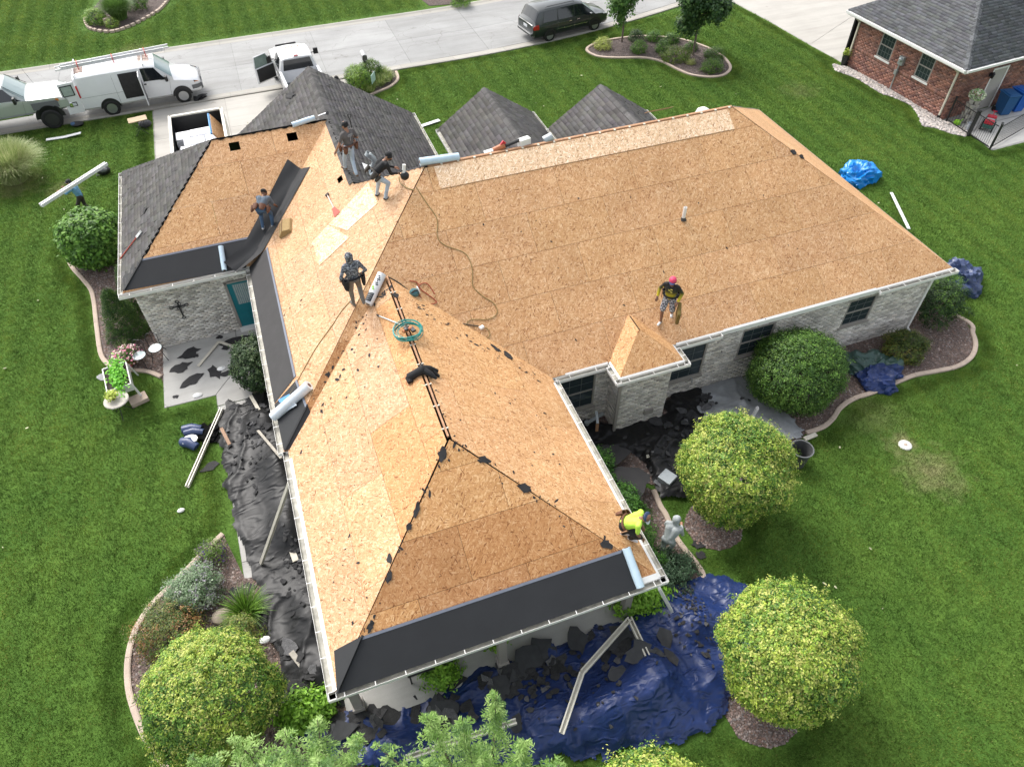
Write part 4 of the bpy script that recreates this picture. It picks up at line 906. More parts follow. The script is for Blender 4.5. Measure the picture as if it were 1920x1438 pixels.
# four clipped golden balls
gb = 'round clipped golden green ball trees'
def at(p): return (p[0], p[1], 0)
shrub('ball_tree', 'round yellow green ball tree beside the grey trash barrel', 'tree', at((11.213,-3.987,1.8)), 1.46, 1.46, 1.36, 84000, .062, G_MID, G_YEL, .60, gb, zc=1.8, lump=.075, scatter=.06, slen=.085)
shrub('ball_tree', 'round yellow ball tree beside the wide blue tarp', 'tree', at((9.635,-8.681,1.9)), 1.44, 1.44, 1.36, 90000, .062, G_MID, G_YEL, .78, gb, zc=1.9, lump=.075, scatter=.06, slen=.085)
shrub('ball_tree', 'round yellow ball tree in the bed with the red barberry', 'tree', at((-2.54,-5.21,1.65)), 1.36, 1.36, 1.28, 84000, .060, G_MID, G_YEL, .74, gb, zc=1.65, lump=.075, scatter=.06, slen=.085)
shrub('ball_tree', 'yellow ball tree cut off by the bottom edge below the blue tarp', 'tree', at((5.336,-10.591,1.6)), 1.25, 1.25, 1.2, 30000, .072, G_MID, G_YEL, .8, gb, zc=1.6, lump=.05)
shrub('boxwood_shrub', 'large round dark green shrub against the grey brick wall', 'shrub', (15.4, -1.0, 0), 1.50, 1.35, 1.15, 52000, .06, G_BOX, G_MID, .28, zc=1.15, lump=.07)
shrub('viburnum_shrub', 'big leafy green shrub at the corner of the garage wing', 'shrub', at((-5.729,14.355,1.05)), 1.1, 1.1, 1.0, 15000, .15, [(.04, .1, .015), (.06, .15, .02), (.09, .2, .03)], [(.16, .30, .05), (.12, .25, .04)], .45, zc=1.05, lump=.08, aspect=.55, sprig=6, slen=.14)
shrub('patio_shrub', 'dark leafy shrub under the gutter beside the patio', 'shrub', (-.55, 5.6, 0), .78, .95, .75, 13000, .085, G_DRK, [(.08, .12, .05)], .12, zc=.8, lump=.12)
shrub('arborvitae', 'dark upright evergreen beside the grey brick garage wall', 'tree', (-4.75, 9.5, 0), .66, .66, .98, 22000, .055, G_ARB, None, shape='cone', scatter=.12, slen=.09, aspect=.35)
shrub('arborvitae', 'second upright evergreen half hidden behind the garage corner', 'tree', (-4.35, 10.9, 0), .6, .6, .95, 14000, .055, G_ARB, None, shape='cone', scatter=.12, slen=.09, aspect=.35)
shrub('spirea_shrub', 'loose dark green shrub in the wide end of the east bed', 'shrub', (22.3, .35, 0), .95, .85, .7, 9000, .07, G_DRK, G_BOX, .3, zc=.75, lump=.25, scatter=.2)
shrub('spirea_shrub', 'light green wispy shrub behind the loose dark one by the house corner', 'shrub', (23.1, 1.3, 0), .95, .7, .5, 5000, .07, G_BOX, G_MID, .5, zc=.55, lump=.25, scatter=.25)
shrub('spirea_shrub', 'low round olive green shrub beside the bundled green tarp', 'shrub', (20.1, -.75, 0), .72, .62, .42, 8000, .06, [(.045, .075, .012), (.07, .105, .02), (.03, .05, .01)], [(.14, .13, .03), (.12, .16, .03)], .4, zc=.4, lump=.12)
shrub('catmint', 'pale grey green mounded plant in the curved front bed', 'plant', (-3.107,-1.689,0), .72, .62, .5, 9000, .06, [(.16, .24, .14), (.12, .2, .1), (.22, .29, .19)], [(.30, .28, .34), (.26, .30, .24)], .3, zc=.35, lump=.15, scatter=.2)
shrub('barberry', 'red and green barberry bush beside the yellow ball tree', 'shrub', (-3.772,-2.553,0), .85, .8, .5, 10000, .05, [(.09, .13, .03), (.14, .16, .04), (.06, .1, .025)], [(.25, .13, .05), (.28, .17, .08)], .26, zc=.4, lump=.3, scatter=.25)
shrub('barberry', 'small olive bush between the strappy plant and the ball tree', 'shrub', (-2.126,-3.226,0), .5, .4, .35, 3500, .05, [(.10, .15, .03), (.14, .18, .04)], [(.2, .2, .06)], .4, zc=.3, lump=.2)
shrub('petunia', 'small flowering plant with dark purple blooms by the walkway', 'plant', (-2.621,-0.656,0), .38, .34, .28, 2600, .05, [(.09, .16, .03), (.14, .22, .05)], [(.05, .02, .16), (.10, .05, .12)], .2, zc=.22, lump=.2)
blades('daylily', 'strappy green clump at the end of the walkway', 'plant', (-1.969,-2.606,0), 420, .62, .62, [(.10, .2, .025), (.15, .27, .04), (.07, .14, .02)], .028, .55)
blades('ornamental_grass', 'pale feathery ornamental grass on the left lawn', 'plant', (-9.55, 22.0, 0), 6500, 1.9, 1.35, [(.25, .32, .12), (.36, .40, .20), (.18, .25, .08), (.45, .46, .27)], .02, .45, base=.55)
blades('ornamental_grass', 'tall green fountain grass in the bed across the street', 'plant', (-5.168,39.696,0), 3800, 1.55, 1.0, [(.09, .17, .04), (.14, .24, .06), (.06, .12, .03)], .02, .45, base=.4)
shrub('boxwood_shrub', 'small round yellow green shrub in the bed across the street', 'shrub', (-6.458,39.321,0), .62, .55, .45, 4500, .07, G_MID, [(.22, .34, .06)], .6, zc=.4)
shrub('boxwood_shrub', 'low yellow green mound beside the fountain grass', 'shrub', (-5.591,38.474,0), .38, .36, .25, 1500, .06, G_MID, [(.22, .3, .05)], .6, zc=.22)
shrub('boxwood_shrub', 'dark shrub behind the fountain grass at the top edge', 'shrub', (-4.155,40.931,0), .7, .6, .5, 4000, .07, G_BOX, G_MID, .4, zc=.45)
shrub('boxwood_shrub', 'bright green shrub at the far edge of the street', 'shrub', (15.085,34.042,0), .6, .5, .4, 3800, .06, G_MID, [(.2, .36, .05)], .5, zc=.35)
bl = MB().box((0, 0, .22), (.42, .35, .44)).build('bed_stone', EDGE, None, bevel=.03); bl.location = (-5.809,38.899,0); tag(bl, 'grey standing stone among the plants across the street', 'stone')
# two young maples in the kidney bed
def young_tree(label, loc, h, r, zc, n, pal):
    t = thing('young_maple', label, 'tree', loc, 0, 'young trees in the kidney shaped bed'); k = n // 7
    d = rng.normal(size=(k, 3)); d /= np.linalg.norm(d, axis=1)[:, None]; zz = d[:, 2]; rad = (rng.uniform(0, 1, k) ** .45)
    cl = rng.normal(size=(26, 3)); cl /= np.linalg.norm(cl, axis=1)[:, None]; cl *= rng.uniform(.35, .95, (26, 1))
    base = cl[rng.integers(0, 26, k)] + d * rad[:, None] * .36; taper = np.clip(1.05 - .45 * np.clip(base[:, 2], 0, 1), .4, 1.1)
    base = base * np.stack([r * taper, r * taper, np.full(k, h)], axis=1)
    P = np.repeat(base, 7, 0) + rng.normal(0, .09, (k * 7, 3)); P[:, 2] += zc
    Nn = np.repeat(d, 7, 0) + np.array([0, 0, .7]); leaf_mesh('crown', P, Nn, .15, np.repeat(pick(pal, k), 7, 0) * rng.uniform(.8, 1.2, (k * 7, 1)), t, aspect=.7)
    m = MB().tube([(0, 0, -.02), (.01, .01, zc * .5), (0, 0, zc), (.02, 0, zc + h * .8)], [.06, .05, .045, .012], 8)
    for i in range(14):
        a = i * 2.4; z0 = zc - h * .75 + i * h * .1; m.tube([(0, 0, z0), (math.cos(a) * r * .5, math.sin(a) * r * .5, z0 + .35), (math.cos(a) * r * .85, math.sin(a) * r * .85, z0 + .6)], [.022, .014, .004], 5)
    m.build('trunk', BARK, t, smooth=True)
young_tree('young tree with mid green crown nearest the dark minivan', (22.22,25.57,0), 1.75, 1.15, 3.1, 9000, [(.045, .11, .025), (.07, .16, .035), (.11, .21, .05)])
young_tree('young tree with darker green crown at the right of the kidney bed', (25.154,22.542,0), 1.75, 1.4, 3.1, 13000, [(.022, .06, .018), (.035, .085, .022), (.06, .12, .03)])
for px, lab, rx, rz, pal, tp, nm in (((20.794,25.113,0), 'yellow variegated mound at the left end of the kidney bed', .48, .3, [(.28, .34, .08), (.36, .4, .12)], None, 'hosta'), ((23.065,25.482,0), 'grey green tuft behind the first young tree trunk', .42, .3, G_DRK, [(.12, .17, .09)], 'perennial'), ((24.014,25.117,0), 'green tuft along the back of the kidney bed', .45, .25, G_MID, None, 'perennial'),
        ((24.852,24.481,0), 'darker green tuft at the back of the kidney bed near the middle', .45, .25, G_BOX, G_MID, 'perennial'), ((22.469,23.942,0), 'green leafy tuft at the front left of the kidney bed', .42, .36, G_MID, [(.15, .25, .06)], 'perennial'), ((23.735,23.532,0), 'green leafy tuft in the middle of the kidney bed', .38, .32, G_MID, [(.13, .22, .06)], 'perennial'),
        ((25.386,23.2,0), 'small dark tuft at the foot of the second young tree', .34, .22, G_BOX, None, 'perennial'), ((23.941,22.348,0), 'wide low olive green mound in the kidney bed', .85, .34, [(.06, .11, .015), (.09, .15, .02), (.12, .17, .025)], None, 'creeping_juniper'), ((26.159,21.936,0), 'flat green mound at the right of the kidney bed', .58, .22, [(.05, .1, .02), (.08, .15, .025)], None, 'creeping_juniper'), ((25.104,20.418,0), 'rounded green mound in the right tip of the kidney bed', .6, .34, [(.05, .11, .02), (.08, .16, .025), (.11, .19, .03)], None, 'creeping_juniper'), ((24.475,21.57,0), 'tiny pale plant between the mounds in the kidney bed', .2, .1, [(.3, .33, .12)], None, 'perennial')):
    shrub(nm, lab, 'plant', px, rx, rx * .85, rz, int(5500 * rx), .06, pal, tp, .4, zc=rz * .7, lump=.15)
# mailbox bed
mbg = 'clipped round shrubs by the mailbox'
shrub('boxwood_shrub', 'round bright shrub left of the mailbox post nearest the driveway', 'shrub', (6.754,25.8,0), .56, .5, .46, 4500, .06, G_MID, [(.16, .26, .03)], .5, mbg, zc=.45, lump=.04)
shrub('boxwood_shrub', 'round bright shrub in front of the mailbox post', 'shrub', (6.84,25.113,0), .6, .55, .5, 5000, .06, G_MID, [(.16, .26, .03)], .5, mbg, zc=.5, lump=.04)
shrub('boxwood_shrub', 'darker round shrub right behind the mailbox post', 'shrub', (7.65,26.194,0), .62, .55, .46, 5000, .06, G_BOX, [(.12, .2, .03)], .4, mbg, zc=.45, lump=.04)
for p, lab in (((7.237,24.704,0), 'striped grassy plant at the near end of the mailbox bed'), ((7.899,25.231,0), 'striped grassy plant behind the little yard sign'), ((8.359,25.587,0), 'grassy plant nearest the curved edging of the mailbox bed'), ((8.205,26.186,0), 'taller grassy plant at the street end of the mailbox bed')):
    blades('grassy_plant', lab, 'plant', p, 350, .62, .5, [(.2, .27, .08), (.12, .2, .04), (.33, .36, .16)], .024, .5, 'grassy plants in the mailbox bed')
# groundcover beside the front wing, lime shrubs at the porch corners
for (x, y, rx, ry, rz, lab) in ((8.05, -1.9, .75, .75, .45, 'low green shrub beside the felt scraps under the east gutter'), (8.3, -3.3, .7, .8, .5, 'green shrub along the east wall of the front wing'), (8.1, -4.6, .62, .75, .6, 'dark green shrub behind the worker in the lime shirt'), (7.7, -.9, .5, .45, .3, 'small green clump beside the metal stand in the inner corner')):
    shrub('yew_shrub', lab, 'shrub', (x, y, 0), rx, ry, rz, 9000, .06, [(.03, .09, .015), (.05, .14, .02), (.08, .19, .03)], None, zc=rz * .8, lump=.25, scatter=.2)
shrub('juniper', 'low grey green juniper at the east porch corner', 'shrub', (8.794,-5.337,0), .75, .6, .25, 6000, .06, [(.06, .11, .06), (.09, .15, .09), (.04, .08, .04)], None, zc=.15, lump=.3, scatter=.3)
for p, lab, r in (((7.783,-5.776,0), 'lime green shrub at the east corner of the porch', .5), ((7.328,-5.767,0), 'smaller lime shrub beside the east porch post', .4), ((-1.032,-5.674,0), 'lime green shrub at the west corner of the porch', .48), ((-0.59,-5.643,0), 'lime leafy shrub by the west porch post', .42), ((2.319,-5.88,0), 'small lime plant at the porch edge by the black chairs', .4), ((3.83,-5.543,0), 'tiny green plant at the porch edge near the middle post', .2)):
    shrub('lime_shrub', lab, 'shrub', p, r, r * .85, r * .7, int(4200 * r), .11, [(.10, .22, .02), (.16, .32, .03), (.22, .4, .05)], None, zc=r * .6, lump=.25, scatter=.25, sprig=6, slen=.15)
# feathery cypresses rising at the bottom of the picture
def cypress(label, base, leaders, n):
    t = thing('cypress', label, 'tree', base, 0, 'feathery cypress trees in front of the porch'); Ps = []; Cs = []; m = MB(); Al = []
    for (dx, dy, h, w) in leaders:
        m.tube([(dx * .3, dy * .3, 0), (dx * .7, dy * .7, h * .5), (dx, dy, h)], [.05, .03, .006], 6)
        for i in range(int(n * h * .125)):
            f = rng.uniform(.18, 1) ** .8; a = rng.uniform(0, 2 * PI); L = w * 1.35 * (1 - f) ** .7 * rng.uniform(.3, 1.15) + .12
            cx, cy, cz = dx * (.3 + .7 * f), dy * (.3 + .7 * f), h * f; k = 44; s = rng.uniform(.05, 1, k); lt = rng.uniform(-1, 1, k) * (.26 * L * np.sin(np.clip(s, 0, 1) * PI * .8) + .02)
            dr = rng.uniform(.1, .5); q = np.stack([cx + math.cos(a) * L * s - math.sin(a) * lt, cy + math.sin(a) * L * s + math.cos(a) * lt, cz + L * (.45 * s - (.5 + dr) * s ** 2) - .3 * np.abs(lt)], axis=1)
            Ps.append(q + rng.normal(0, .015, (k, 3)))
            sg = np.sign(lt)[:, None]; al = np.array([math.cos(a), math.sin(a), -.3]) * .7 + sg * np.array([-math.sin(a), math.cos(a), -.1]) * .7; Al.append(al)
            c = np.array([(.13, .24, .05), (.19, .31, .08), (.25, .37, .12), (.10, .19, .055)])[rng.integers(0, 4)]; Cs.append(np.tile(c, (k, 1)) * rng.uniform(.8, 1.2, (k, 1)))
    P = np.concatenate(Ps); leaf_mesh('crown', P, np.tile([0, 0, 1.0], (len(P), 1)), .075, np.concatenate(Cs), t, aspect=.26, rand=.5, along=np.concatenate(Al))
    m.build('trunk', BARK, t, smooth=True)

cypress('feathery pale green cypress with several tips below the middle of the tarp', (2.4, -9.0, 0), [(.63, .8, 4.25, .5), (-.07, .65, 4.2, .5), (-.65, .85, 4.3, .6), (.85, -.1, 4.2, .45), (-1.6, .75, 4.1, .6), (.1, .1, 3.6, .7), (-.9, .2, 3.8, .7), (1.3, -.6, 4.0, .6)], 95)
cypress('broad feathery cypress at the bottom left beside the yellow ball tree', (-1.2, -8.1, 0), [(1.1, .62, 4.2, .5), (-.35, .85, 4.1, .7), (.5, .65, 4.1, .65), (-1.1, .8, 4.0, .7), (.1, .2, 4.2, .8), (1.0, -.1, 4.2, .8), (-.8, .1, 4.1, .8), (1.7, .1, 4.1, .6)], 100)

# ---------------- vehicles ----------------
def paint(name, c, metal=0.0): return mk(name, c, .28, .03, 2, coat=.6, metal=metal)
VWHITE = paint('white_paint', (.74, .745, .75)); SILVER = paint('silver_paint', (.46, .49, .475), .35); CHAR = paint('charcoal_paint', (.028, .034, .035), .2)
TINT = mk('tinted_glass', (.012, .015, .018), .08, 0, spec=.7); CLEARG = mk('pale_glass', (.20, .27, .27), .06, 0, spec=.8)
CHROME = mk('chrome', (.72, .72, .72), .12, 0, metal=1); LAMP = mk('headlamp', (.62, .62, .60), .12, .1, 20, coat=.5); AMBER = mk('amber_lens', (.62, .20, .03), .2, 0, coat=.5); REDL = mk('red_lens', (.42, .012, .015), .2, 0, coat=.5)
GREYP = mk('grey_plastic', (.13, .135, .14), .6, .05); PLATE = mk('plate', (.62, .64, .66), .5, .1, 30); RUSTY = mk('peeling_roof', (.52, .40, .34), .8, .3, 5); INSIDE = mk('cabin_shade', (.022, .02, .02), .8, .3, 8)
class Loft:
    def __init__(s, st): s.st = st; s.n = len(st[0][1])
    def S(s, x, v, sd=1):
        st = s.st; x = min(max(x, st[0][0]), st[-1][0])
        for i in range(len(st) - 1):
            if st[i][0] <= x <= st[i + 1][0]: break
        t = (x - st[i][0]) / (st[i + 1][0] - st[i][0]); k = min(int(v), s.n - 2); f = v - k
        L = lambda r: (r[k][0] * (1 - f) + r[k + 1][0] * f, r[k][1] * (1 - f) + r[k + 1][1] * f)
        a, b = L(st[i][1]), L(st[i + 1][1]); return Vector((x, sd * (a[0] * (1 - t) + b[0] * t), a[1] * (1 - t) + b[1] * t))
    def body(s):
        m = MB(); n = s.n; vs = []
        for x, r in s.st: vs += [(x, y, z) for y, z in r] + [(x, -y, z) for y, z in r[-2::-1]]
        w = 2 * n - 1; fs = []
        for i in range(len(s.st) - 1):
            for j in range(w - 1): fs.append((i * w + j, i * w + j + 1, (i + 1) * w + j + 1, (i + 1) * w + j))
            fs.append((i * w + w - 1, i * w, (i + 1) * w, (i + 1) * w + w - 1))
        fs += [tuple(range(w - 1, -1, -1)), tuple((len(s.st) - 1) * w + j for j in range(w))]
        return m.add(vs, [f[::-1] for f in fs])
    def patch(s, q, sd=1, off=.008, nu=6, nv=4, m=None):
        m = m or MB(); rows = []
        for i in range(nu + 1):
            r = []; a = i / nu
            for j in range(nv + 1):
                b = j / nv; x = (q[0][0] * (1 - a) + q[1][0] * a) * (1 - b) + (q[3][0] * (1 - a) + q[2][0] * a) * b; v = (q[0][1] * (1 - a) + q[1][1] * a) * (1 - b) + (q[3][1] * (1 - a) + q[2][1] * a) * b
                p = s.S(x, v, sd); du = s.S(x + .02, v, sd) - s.S(x - .02, v, sd); dv = s.S(x, min(v + .03, s.n - 1), sd) - s.S(x, max(v - .03, 0), sd)
                nn = du.cross(dv) * -sd
                if nn.length > 1e-9: nn.normalize()
                if nn.z < -.5: nn = -nn
                r.append(p + nn * off)
            rows.append(r)
        return m.grid(rows)
def wheel(t, x, y, r, wd, rim=None, dark=False, sd=1):
    R = Matrix(((1, 0, 0), (0, 0, sd), (0, -sd, 0))) if sd > 0 else Matrix(((1, 0, 0), (0, 0, -1), (0, 1, 0)))
    pr_ = [(r * .62, -wd / 2), (r * .9, -wd / 2), (r, -wd * .36), (r, wd * .36), (r * .9, wd / 2), (r * .64, wd / 2), (r * .62, wd * .35)]
    w = MB().lathe(pr_, 28, (x, y, r), R).build('wheel', RUBBER, t, smooth=40)
    m = MB().lathe([(r * .63, wd * .45), (r * .56, wd * .3), (r * .2, wd * .22), (r * .16, wd * .36), (0, wd * .36)], 28, (x, y, r), R)
    m.build('rim', mk('dark_rim', (.03, .03, .03), .4) if dark else rim or STEEL, w, smooth=40)
    m = MB()
    for k in range(8):
        a = k * PI / 4; c, s_ = math.cos(a), math.sin(a); p = lambda q, o: Vector((x, y, r)) + R @ Vector((c * q, s_ * q, o))
        m.bar(p(r * .15, wd * .3), p(r * .58, wd * .36), r * .10, .03, up=R @ Vector((0, 0, 1)))
    m.build('spokes', BLACK if dark else CHROME, w)
    return w
def arch(t, L, x, z, r, w, mat=None):
    for sd in (1, -1):
        m = MB(); R = Matrix(((1, 0, 0), (0, 0, -sd), (0, 1, 0))); n = 18
        vs = [(x, sd * w, z)] + [(x + r * math.cos(PI * k / n), sd * w, z + r * math.sin(PI * k / n)) for k in range(n + 1)]
        m.add(vs, [(0, k + 1, k + 2) if sd > 0 else (0, k + 2, k + 1) for k in range(n)]); m.build('wheel_arch', BLACK, t)
def line(L, a, b, sd, t, name='panel_gap', mat=None, w=.012):
    pts = [L.S(a[0] + (b[0] - a[0]) * i / 8, a[1] + (b[1] - a[1]) * i / 8, sd) + Vector((0, sd * .003, 0)) for i in range(9)]
    return MB().tube(pts, w * .5, 4).build(name, mat or GREYP, t)
# --- white cargo van with its side and rear doors open
vx0, vang = -6.72, math.radians(2.0)
van = thing('cargo_van', 'white cargo van with ladder on its roof and open doors', 'van', (-6.62, 27.68, .012), vang)
def vr(w, zb, zt, wt, zs=.42): return [(w * .86, zs), (w * .985, zs + .12), (w, .95), (w * .985, zb), (wt, zt - .12), (wt * .8, zt), (0, zt + .035)]
VL = Loft([(0, vr(.97, 1.25, 2.02, .83, .45)), (.06, vr(.99, 1.27, 2.08, .84)), (1.0, vr(1.0, 1.28, 2.12, .85)), (3.3, vr(1.0, 1.28, 2.12, .85)), (3.75, vr(1.0, 1.27, 2.06, .84)), (4.45, vr(.99, 1.22, 1.42, .9)), (4.72, vr(.985, 1.16, 1.24, .88)), (5.3, vr(.96, 1.05, 1.13, .82)), (5.55, vr(.90, .95, 1.02, .76)), (5.66, vr(.84, .85, .9, .7, .5))])
VL.body().build('body', VWHITE, van, smooth=35)
VL.patch([(3.78, 4.05), (4.43, 4.05), (4.40, 6), (3.82, 6)], 1, .012, m=VL.patch([(3.78, 4.05), (4.43, 4.05), (4.40, 6), (3.82, 6)], -1, .012)).build('windshield', CLEARG, van, smooth=True)
for sd in (1, -1):
    VL.patch([(3.08, 3.12), (4.2, 3.12), (3.72, 3.95), (3.08, 3.95)], sd, .01).build('side_window', TINT, van, smooth=True)
    line(VL, (3.0, .4), (3.0, 4.2), sd, van); line(VL, (4.1, .6), (4.28, 3.2), sd, van); line(VL, (1.72, .6), (1.72, 4.1), sd, van); line(VL, (.1, 2.4), (2.0, 2.4), sd, van)
    VL.patch([(5.36, 2.1), (5.62, 2.1), (5.60, 3.3), (5.34, 3.3)], sd, .012).build('headlight', TINT, van); VL.patch([(5.38, 2.0), (5.58, 2.0), (5.57, 2.6), (5.38, 2.6)], sd, .016).build('turn_signal', AMBER, van)
    VL.patch([(.0, 2.5), (.09, 2.5), (.09, 3.6), (.0, 3.6)], sd, .012).build('taillight', REDL, van)
    VL.patch([(5.2, .1), (5.66, .1), (5.66, 1.7), (5.2, 1.7)], sd, .02).build('bumper', GREYP, van)
MB().bar((5.66, -.8, .66), (5.66, .8, .66), .12, .3).bar((5.72, -.6, .95), (5.72, .6, .95), .05, .16).build('bumper', GREYP, van, bevel=.03)
VL.patch([(2.02, .9), (2.95, .9), (2.95, 3.85), (2.02, 3.85)], -1, .012).build('doorway_shade', INSIDE, van)  # dark patch painted for the shaded interior; the body is not cut open
m = MB().box((2.45, -.75, .9), (.5, .3, .3)).box((2.3, -.72, .75), (.3, .3, .2)); m.build('cargo', mk('cargo_dark', (.06, .05, .045), .8, .4, 9), van)
sdoor = MB().box((2.97, -1.32, 1.2), (.05, .70, 1.46)).build('side_door', VWHITE, van, bevel=.02)
MB().box((2.995, -1.32, 1.05), (.02, .55, .9)).build('door_panel', GREYP, sdoor)
rd = MB().box((-.34, -1.05, 1.2), (.72, .06, 1.5), rotz(math.radians(6))).build('rear_door', VWHITE, van, bevel=.02)
MB().box((-.36, -1.09, 1.58), (.54, .02, .52), rotz(math.radians(6))).build('window_seal', BLACK, rd); MB().box((-.36, -1.103, 1.58), (.45, .012, .43), rotz(math.radians(6))).build('door_window', mk('milky_glass', (.34, .40, .37), .15), rd)
MB().box((-.36, -1.095, .92), (.36, .02, .2), rotz(math.radians(6))).build('plate_recess', BLACK, rd); MB().box((-.34, -1.108, .92), (.26, .012, .13), rotz(math.radians(6))).build('number_plate', PLATE, rd)
MB().add([(.0 - .012, y, z) for y, z in ((-.86, .5), (.86, .5), (.8, 1.92), (-.8, 1.92))], [(0, 1, 2, 3)]).build('rear_shade', INSIDE, van)  # dark sheet standing in for the shade of the load space
MB().bar((-.06, -.9, .5), (-.06, .9, .5), .16, .14).build('rear_bumper', BLACK, van)
for x in (1.22, 4.66):
    arch(van, VL, x, .42, .47, 1.008)
    for sd in (1, -1): wheel(van, x, sd * .92, .38, .24, sd=sd)
for (a, b, c, d) in ((.05, .55, -.78, .2), (3.1, 3.6, -.6, .6), (.2, 3.0, .1, .78)):
    rows = [[VL.S(a + (b - a) * i / 8, 6 - abs(c + (d - c) * j / 8), 1 if (c + (d - c) * j / 8) > 0 else -1) + Vector((0, 0, .006)) for j in range(9)] for i in range(9)]
    if a != .2:
        MB().grid(rows).build('peeling_patch', RUSTY, van)
for x in (.15, 3.3): MB().bar((x, -.95, 2.2), (x, .95, 2.2), .05, .05).bar((x, -.9, 2.0), (x, -.9, 2.2), .04, .04).bar((x, .9, 2.0), (x, .9, 2.2), .04, .04).build('roof_rack', VWHITE, van)
MB().box((3.1, -1.0, 1.25), (.12, .04, .05)).build('handle', BLACK, van)
MB().box((4.15, -1.14, 1.42), (.14, .22, .26)).build('mirror', BLACK, van, bevel=.03); MB().box((4.15, 1.14, 1.42), (.14, .22, .26)).build('mirror', BLACK, van, bevel=.03)
# extension ladder lying on the van's rack
la, lb = (-7.225,27.526,2.32), (-2.224,28.121,2.32); la, lb = Vector(la), Vector(lb); ld = (lb - la).normalized(); ls = Vector((-ld.y, ld.x, 0))
lad = thing('extension_ladder', 'silver extension ladder tied on the white van roof', 'ladder', la); ALU = mk('aluminium', (.62, .63, .64), .35, .05, 5, metal=.5)
LM = Matrix.Translation(-la); Lr = (lb - la).length
for k, (o, dz, sh) in enumerate(((.2, 0, 0), (-.2, 0, 0), (.165, .07, -.25), (-.165, .07, -.25))):
    MB().bar(la + ls * o + Vector((0, 0, dz)) - ld * sh, lb + ls * o + Vector((0, 0, dz)) - ld * sh, .03, .075).build('rail', ALU, lad, M=LM)
for k in range(int(Lr / .305)):
    p = la + ld * (.15 + k * .305); MB().tube([p - ls * .2, p + ls * .2], .018, 6).build('rung', ALU, lad, M=LM)
for k in (.2, .52, .82):
    p = la + ld * Lr * k; MB().tube([p + ls * .3 + Vector((0, 0, -.1)), p + ls * .22 + Vector((0, 0, .13)), p - ls * .22 + Vector((0, 0, .13)), p - ls * .35 + Vector((0, 0, -.12))], .018, 5).build('strap', mk('red_strap', (.55, .06, .05), .8), lad, M=LM)
